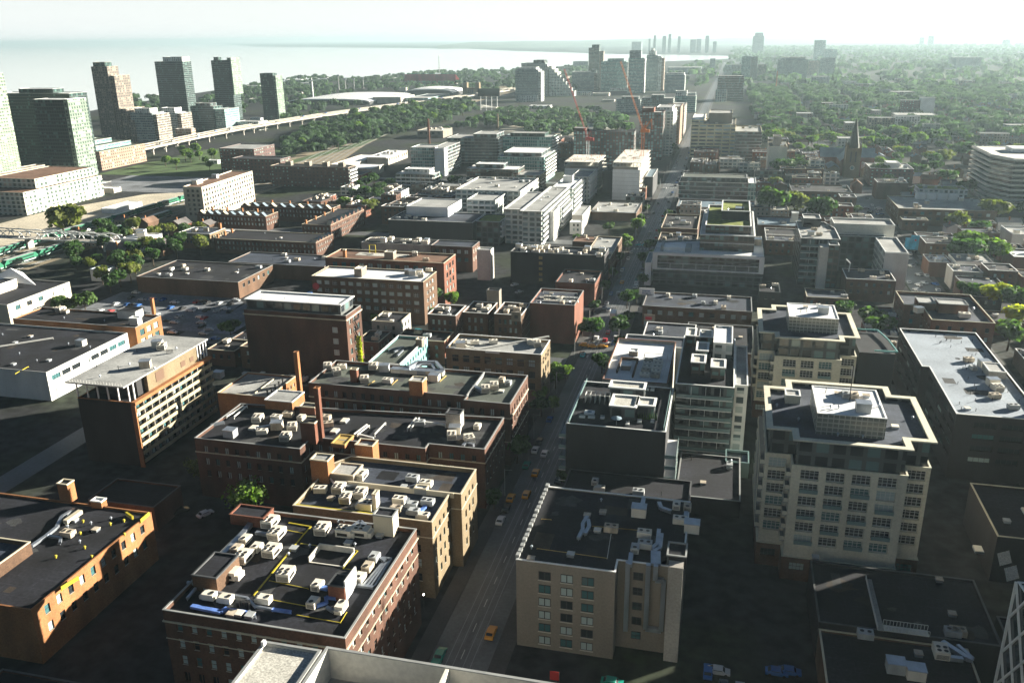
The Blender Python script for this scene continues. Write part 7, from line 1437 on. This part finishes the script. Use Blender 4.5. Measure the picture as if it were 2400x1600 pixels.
for k in range(26):
    car(-196.8 if k%2 else -204,250+k*11,H2,random.choice(['car_black','car_silver','car_white','car_blue']),'parked along the rear road on the left')
g='on the dark street right of the glass condo group'
for p,c in [((3,1,1312,872),'car_silver'),((3,1,1385,952),'car_silver'),((3,1,1435,1027),'car_silver'),((3,1,1385,1047),'car_white'),((3,1,1365,1092),'car_white'),((3,1,1437,1117),'car_silver'),((3,1,1535,1040),'car_blue'),((3,1,1290,800),'car_silver'),((3,1,1340,740),'car_black')]:
    x,y=at(.6,p); car(x,y,2.0,c,g)
g='on the side road near the church'
for p,c,r in [((3,1,180,128),'car_white',0),((3,1,300,150),'car_white',.4),((3,1,560,150),'car_white',0),((3,1,800,168),'car_silver',.5),((3,1,670,175),'car_black',0),((3,1,1015,350),'car_white',0),((3,1,940,380),'car_black',1.),((3,1,900,345),'car_silver',0),((3,1,1030,400),'car_blue',.5)]:
    x,y=at(.6,p); car(x,y,r,c,g,s=1.3)
g='parked behind the low brick shop row'
for k in range(12): x,y=at(9,(2,1,1580+40*k,292+ (k%3)*4)); car(x,y if False else 655,H2,random.choice(['car_white','car_silver','car_white']),g,s=1.15)
g='at the dark bottom edge of the photo'
for p,c,r in [((2,3,1900,1455),'car_silver',0),((3,3,80,1465),'car_blue',.0),((3,3,200,1458),'car_blue',0),((2,3,920,1560),'cab_green',0),((2,3,1800,1460),'car_blue',H2)]:
    x,y=at(.6,p); car(x,y,r,c,g)
g='in the yard left of the brick factory'
for p,c in [((2,1,25,1047),'car_white'),((2,1,65,1112),'car_silver')]:
    x,y=at(.6,p); car(x,y,1.,c,'on the dark lot behind the brown mill')
g='on the elevated expressway'
for k in range(26):
    i=8+int(k*1.45); p=CT[i]; d=(CT[i+1]-CT[i]).normalized(); n=Vector((d.y,-d.x)); q=p+n*random.choice((-9.5,-5.5,4,8.5)); car(q.x,q.y,math.atan2(d.y,d.x),random.choice(['car_white','car_white','car_silver','car_black','car_blue']),g,z=9.04,near=False,s=1.15)
x,y=at(1.5,(2,1,935,1322)); rt=thing('delivery_truck','white box truck on the main street, largest vehicle in its lane','truck',(x,y,0),H2)
link('cargo_box',MB().box(-4.5,1.8,-1.2,1.2,.8,3.5,0).mesh('cargo_box',['car_white']),rt); link('cab',MB().box(1.9,3.8,-1.1,1.1,.6,2.5,0).mesh('cab',['car_white']),rt); link('windscreen',MB().box(3.81,3.86,-.95,.95,1.5,2.3,0).mesh('windscreen',['glass_dark']),rt)
for a in (-3,2.8):
    for c in (-1,1): link('wheel',WH,rt,(a,c,.4),sc=1.3)
# street lamps with glowing globes
for i,p in enumerate([(1,3,1540,755),(1,3,1485,850),(1,3,1430,950),(1,3,1375,1050),(1,3,1312,1173),(1,3,1262,1258),(1,3,1187,1385)]):
    x,y=at(4.6,p); rt=thing('street_lamp','@lit globe street lamp on the pavement beside the dark loft','street lamp',(x,y,0),0,'lit street lamps beside the loft')
    link('post',MB().cyl(0,0,.14,4.4,.09,0,6).mesh('post',['fr_dark']) if i==0 else D.meshes['post'],rt); link('globe',MB().cyl(0,0,4.4,4.62,.05,0,8,.17).cyl(0,0,4.62,4.8,.17,0,8,.05).mesh('globe',['lamp_glow']) if i==0 else D.meshes['globe'],rt)
for i,(x0,y) in enumerate([(-55,y) for y in range(210,900,38)]+[(-39.3,y) for y in range(225,900,38)]):
    rt=thing('street_pole','@grey streetcar wire pole on the %s pavement'%('left' if x0<-50 else 'right'),'pole',(x0,y,0),0,'poles along the street')
    if i==0: pm_=MB().cyl(0,0,.14,8.5,.12,0,6).bar((0,0,8.2),(2.2,0,8.4),.08,0).mesh('mast',['cop_grey'])
    l_=link('mast',pm_,rt); 
    if x0>-50: rt.rotation_euler=(0,0,pi)
def board(label,p,z,w,h,m,legs=True,face=0,marks=None,cat='billboard'):
    x,y=at(z,p); rt=thing('billboard',label,cat,(x,y,0),face)
    link('panel',MB().box(-w/2,w/2,-.15,.15,z-h/2,z+h/2,0).mesh('panel',[m]),rt)
    if legs: 
        for xx in (-w*.3,w*.3): link('leg',MB().cyl(xx,.3,0,z-h/2,.12,0,6).mesh('leg',['fr_dark']),rt)
    return rt
rt=board('white billboard with blue scribbled lettering beside the glass office',(2,1,1237,1110),10,7,3.2,'white_metal')
b=MB(); r=random.Random(3)
for k in range(6): x=-1.9+k*.62; b.box(x,x+.42,-.2,-.155,9.9+.1*(k%2),10.6,0)
for k in range(7): x=-2.1+k*.6; b.box(x,x+.4,-.2,-.155,9.1,9.55,0)
link('lettering',b.mesh('lettering',['car_blue']),rt)
rt=board('pink and pale poster panel on the left wall of the dark square roof',(2,1,1260,1352),9,4.5,3,'stucco_beige',False); rt2=link('poster',MB().box(-1.6,1.2,-.2,-.155,8.2,9.6,0).mesh('poster',['stadium_red']),rt)
board('pale blue poster panel directly under the pink one',(2,1,1258,1412),6.5,4.2,2.4,'slate_blue',False)
rt=board('pair of small white signs on a post by the dark street trees',(2,1,1190,1278),6,3.4,2.6,'white_paint',True,cat='sign')
rt=board('restaurant sign with white panel and green and yellow arched top',(2,1,1117,1545),6,5,1.6,'white_paint',True,cat='sign')
b=MB(); 
for k in range(9): t0=pi*k/9;t1=pi*(k+1)/9; b.q([(0,-.1,6.85),(2.2*cos(t0),-.1,6.85+1.1*sin(t0)),(2.2*cos(t1),-.1,6.85+1.1*sin(t1))],0); b.q([(0,-.12,6.85),(1.5*cos(t0),-.12,6.85+.6*sin(t0)),(1.5*cos(t1),-.12,6.85+.6*sin(t1))],1)
link('sign_top',b.mesh('sign_top',['cab_green','yellow_paint']),rt)
x,y=at(7,(2,3,390,1500)); rt=thing('banner','small bright red banner on a post at the bottom edge of the street','banner',(x,y,0)); link('cloth',MB().box(-.9,.9,-.05,.05,6,8,0).mesh('cloth',['car_red']),rt); link('post',MB().cyl(.9,0,0,8.1,.06,0,6).mesh('post',['fr_dark']),rt)
# mural fence
x,y=at(4,(3,1,1410,670)); rt=thing('mural_wall','turquoise painted mural wall in the dark block right of the glass condo group','wall',(x,y,0)); b=MB(); b.box(-9,6,0,.5,0,7,0); b.box(6.01,10,0,.5,0,3.4,0); b.box(-6,2,-.0,.5,7.01,8.6,0)
for k,(xx,zz) in enumerate(((-4,5.4),(-.5,5.4),(3.6,5.0),(1.5,3.2))): b.box(xx,xx+1,-.06,-.005,zz,zz+1,1)
link('painted_face',b.mesh('painted_face',['mural_blue','stadium_red']),rt)
# ground level glass frame right of slim condo
x,y=at(5,(2,2,2070,1050)); rt=thing('skylight_frame','pale green edged rectangular light well frame beside the slim black condo','light well',(x,y,0)); b=MB()
b.box(-3.4,3.4,-4,-3.6,0,5,0); b.box(-3.4,3.4,3.6,4,0,5,0); b.box(-3.4,-3,-3.595,3.595,0,5,0); b.box(3,3.4,-3.595,3.595,0,5,0); link('rim',b.mesh('rim',['glass_rail']),rt); link('glass',MB().box(-2.99,2.99,-3.59,3.59,4.2,4.3,0).mesh('glass',['glass_dark']),rt)
# terrace furniture on the condo roof
Z=21.35
for p,lb in (((2,2,960,700),'round pale blue parasol on the furnished condo terrace'),):
    x,y=at(Z+2.2,p); rt=thing('parasol',lb,'parasol',(x,y,Z)); link('canopy',MB().cyl(0,0,2.1,2.7,1.5,0,14,.1).mesh('canopy',['slate_blue']),rt); link('pole',MB().cyl(0,0,0,2.1,.04,0,6).mesh('pole',['fr_white']),rt)
x,y=at(Z+.4,(2,2,712,650)); rt=thing('hot_tub','square white edged spa tub with grey water on the condo terrace','hot tub',(x,y,Z)); link('rim',MB().box(-1.4,1.4,-1.1,1.1,0,.6,0).mesh('rim',['white_metal']),rt); link('water_surface',MB().cyl(0,0,.6,.62,.7,0,14).mesh('water_surface',['slate_blue']),rt)
for i,(p,w) in enumerate((((2,2,645,690),1.6),((2,2,730,695),1.9),((2,2,830,700),1.2),((2,2,1170,735),1.2),((2,2,1060,755),1.),((2,2,1290,735),1.),((2,2,1240,440),1.2),((2,2,1290,445),1.2),((2,2,1190,420),1.))):
    x,y=at(Z+.3,p); rt=thing('terrace_seat','@pale cushioned seat on the furnished condo terraces','seat',(x,y,Z),0,'seats on the condo terraces'); link('cushion',MB().box(-w/2,w/2,-.5,.5,.1,.45,0).mesh('cushion',['white_paint']),rt); link('backrest',MB().box(-w/2,w/2,.36,.5,.455,.9,0).mesh('backrest',['grey_panel']),rt)
for i,(p,c) in enumerate((((1,1,440,800),'white_metal'),((1,1,445,830),'white_metal'),)):
    x,y=at(3,p); thing('van','tall white van %s in the lane beside the brown office'%('behind' if i==0 else 'in front'),'van',(x,y,0),H2,me=MB().box(-2.8,2.8,-1.1,1.1,.3,2.8,0).box(-2.5,2.5,-1.15,1.15,.3,.7,0).mesh('van',['car_white']))
# light yellow-green painted wall strip below the tall warehouse
x,y=at(2,(1,2,968,110)); thing('climbing_plant','vivid lime green creeper hanging on the wall under the tall brick warehouse','creeper',(-122.5,268,0),me=(lambda b:b.mesh('climbing_plant',['leaf_yellow']))(
  (lambda b:[b.q([(random.uniform(-.9,.9)+dx,random.uniform(-1,.6)+dy,z+dz) for dx,dy,dz in ((0,0,0),(.5,.1,.1),(.6,0,.6),(0,-.2,.7))],0) for z in np.arange(.5,23,.05)] and b)(MB())))
# ---- finish labels: ordinal along the photo for look-alikes
ORD=['first','second','third','fourth','fifth','sixth','seventh','eighth','ninth','tenth','eleventh','twelfth','thirteenth','fourteenth','fifteenth','sixteenth','seventeenth','eighteenth','nineteenth']
TENS=['','','twenty','thirty','forty','fifty','sixty','seventy','eighty','ninety']
def ordn(i):
    if i<=19: return ORD[i-1]
    if i<100:
        t,u=divmod(i,10); return (TENS[t][:-1]+'ieth') if u==0 else TENS[t]+' '+ORD[u-1]
    return 'hundred and '+ordn(i-100)
G={}
for o in list(D.objects):
    l=o.get('label')
    if o.parent is None and l and l.startswith('@'): G.setdefault(l,[]).append(o)
for l,os_ in G.items():
    near=sorted(os_,key=lambda o:o.location.y)
    for i,o in enumerate(near): o['label']=l[1:]+(', %s from the camera'%ordn(i+1) if len(near)>1 else '')
for g_,t_ in (('low buildings across the rail lands','roofed low building across the rail lands'),):
    os_=sorted([o for o in D.objects if o.get('group')==g_],key=lambda o:toS(*o.location)[0])
    for i,o in enumerate(os_): o['label']='pale %s, %s from the left'%(t_,ordn(i+1))
# ================================================================ HAZE
b=MB(); b.box(-29000,29000,-190,29000,-1.5,165,0)
o=D.objects.new('haze',b.mesh('haze',['tar'])); COL.objects.link(o); o['kind']='stuff'
m=D.materials.new('haze_air'); m.use_nodes=True; t=m.node_tree
for n_ in list(t.nodes):
    if n_.type!='OUTPUT_MATERIAL': t.nodes.remove(n_)
v=t.nodes.new('ShaderNodeVolumePrincipled'); v.inputs['Color'].default_value=(.47,.62,.69,1); v.inputs['Density'].default_value=.000078; v.inputs['Anisotropy'].default_value=.35
t.links.new(v.outputs[0],[n_ for n_ in t.nodes if n_.type=='OUTPUT_MATERIAL'][0].inputs['Volume'])
o.data.materials.clear(); o.data.materials.append(m)
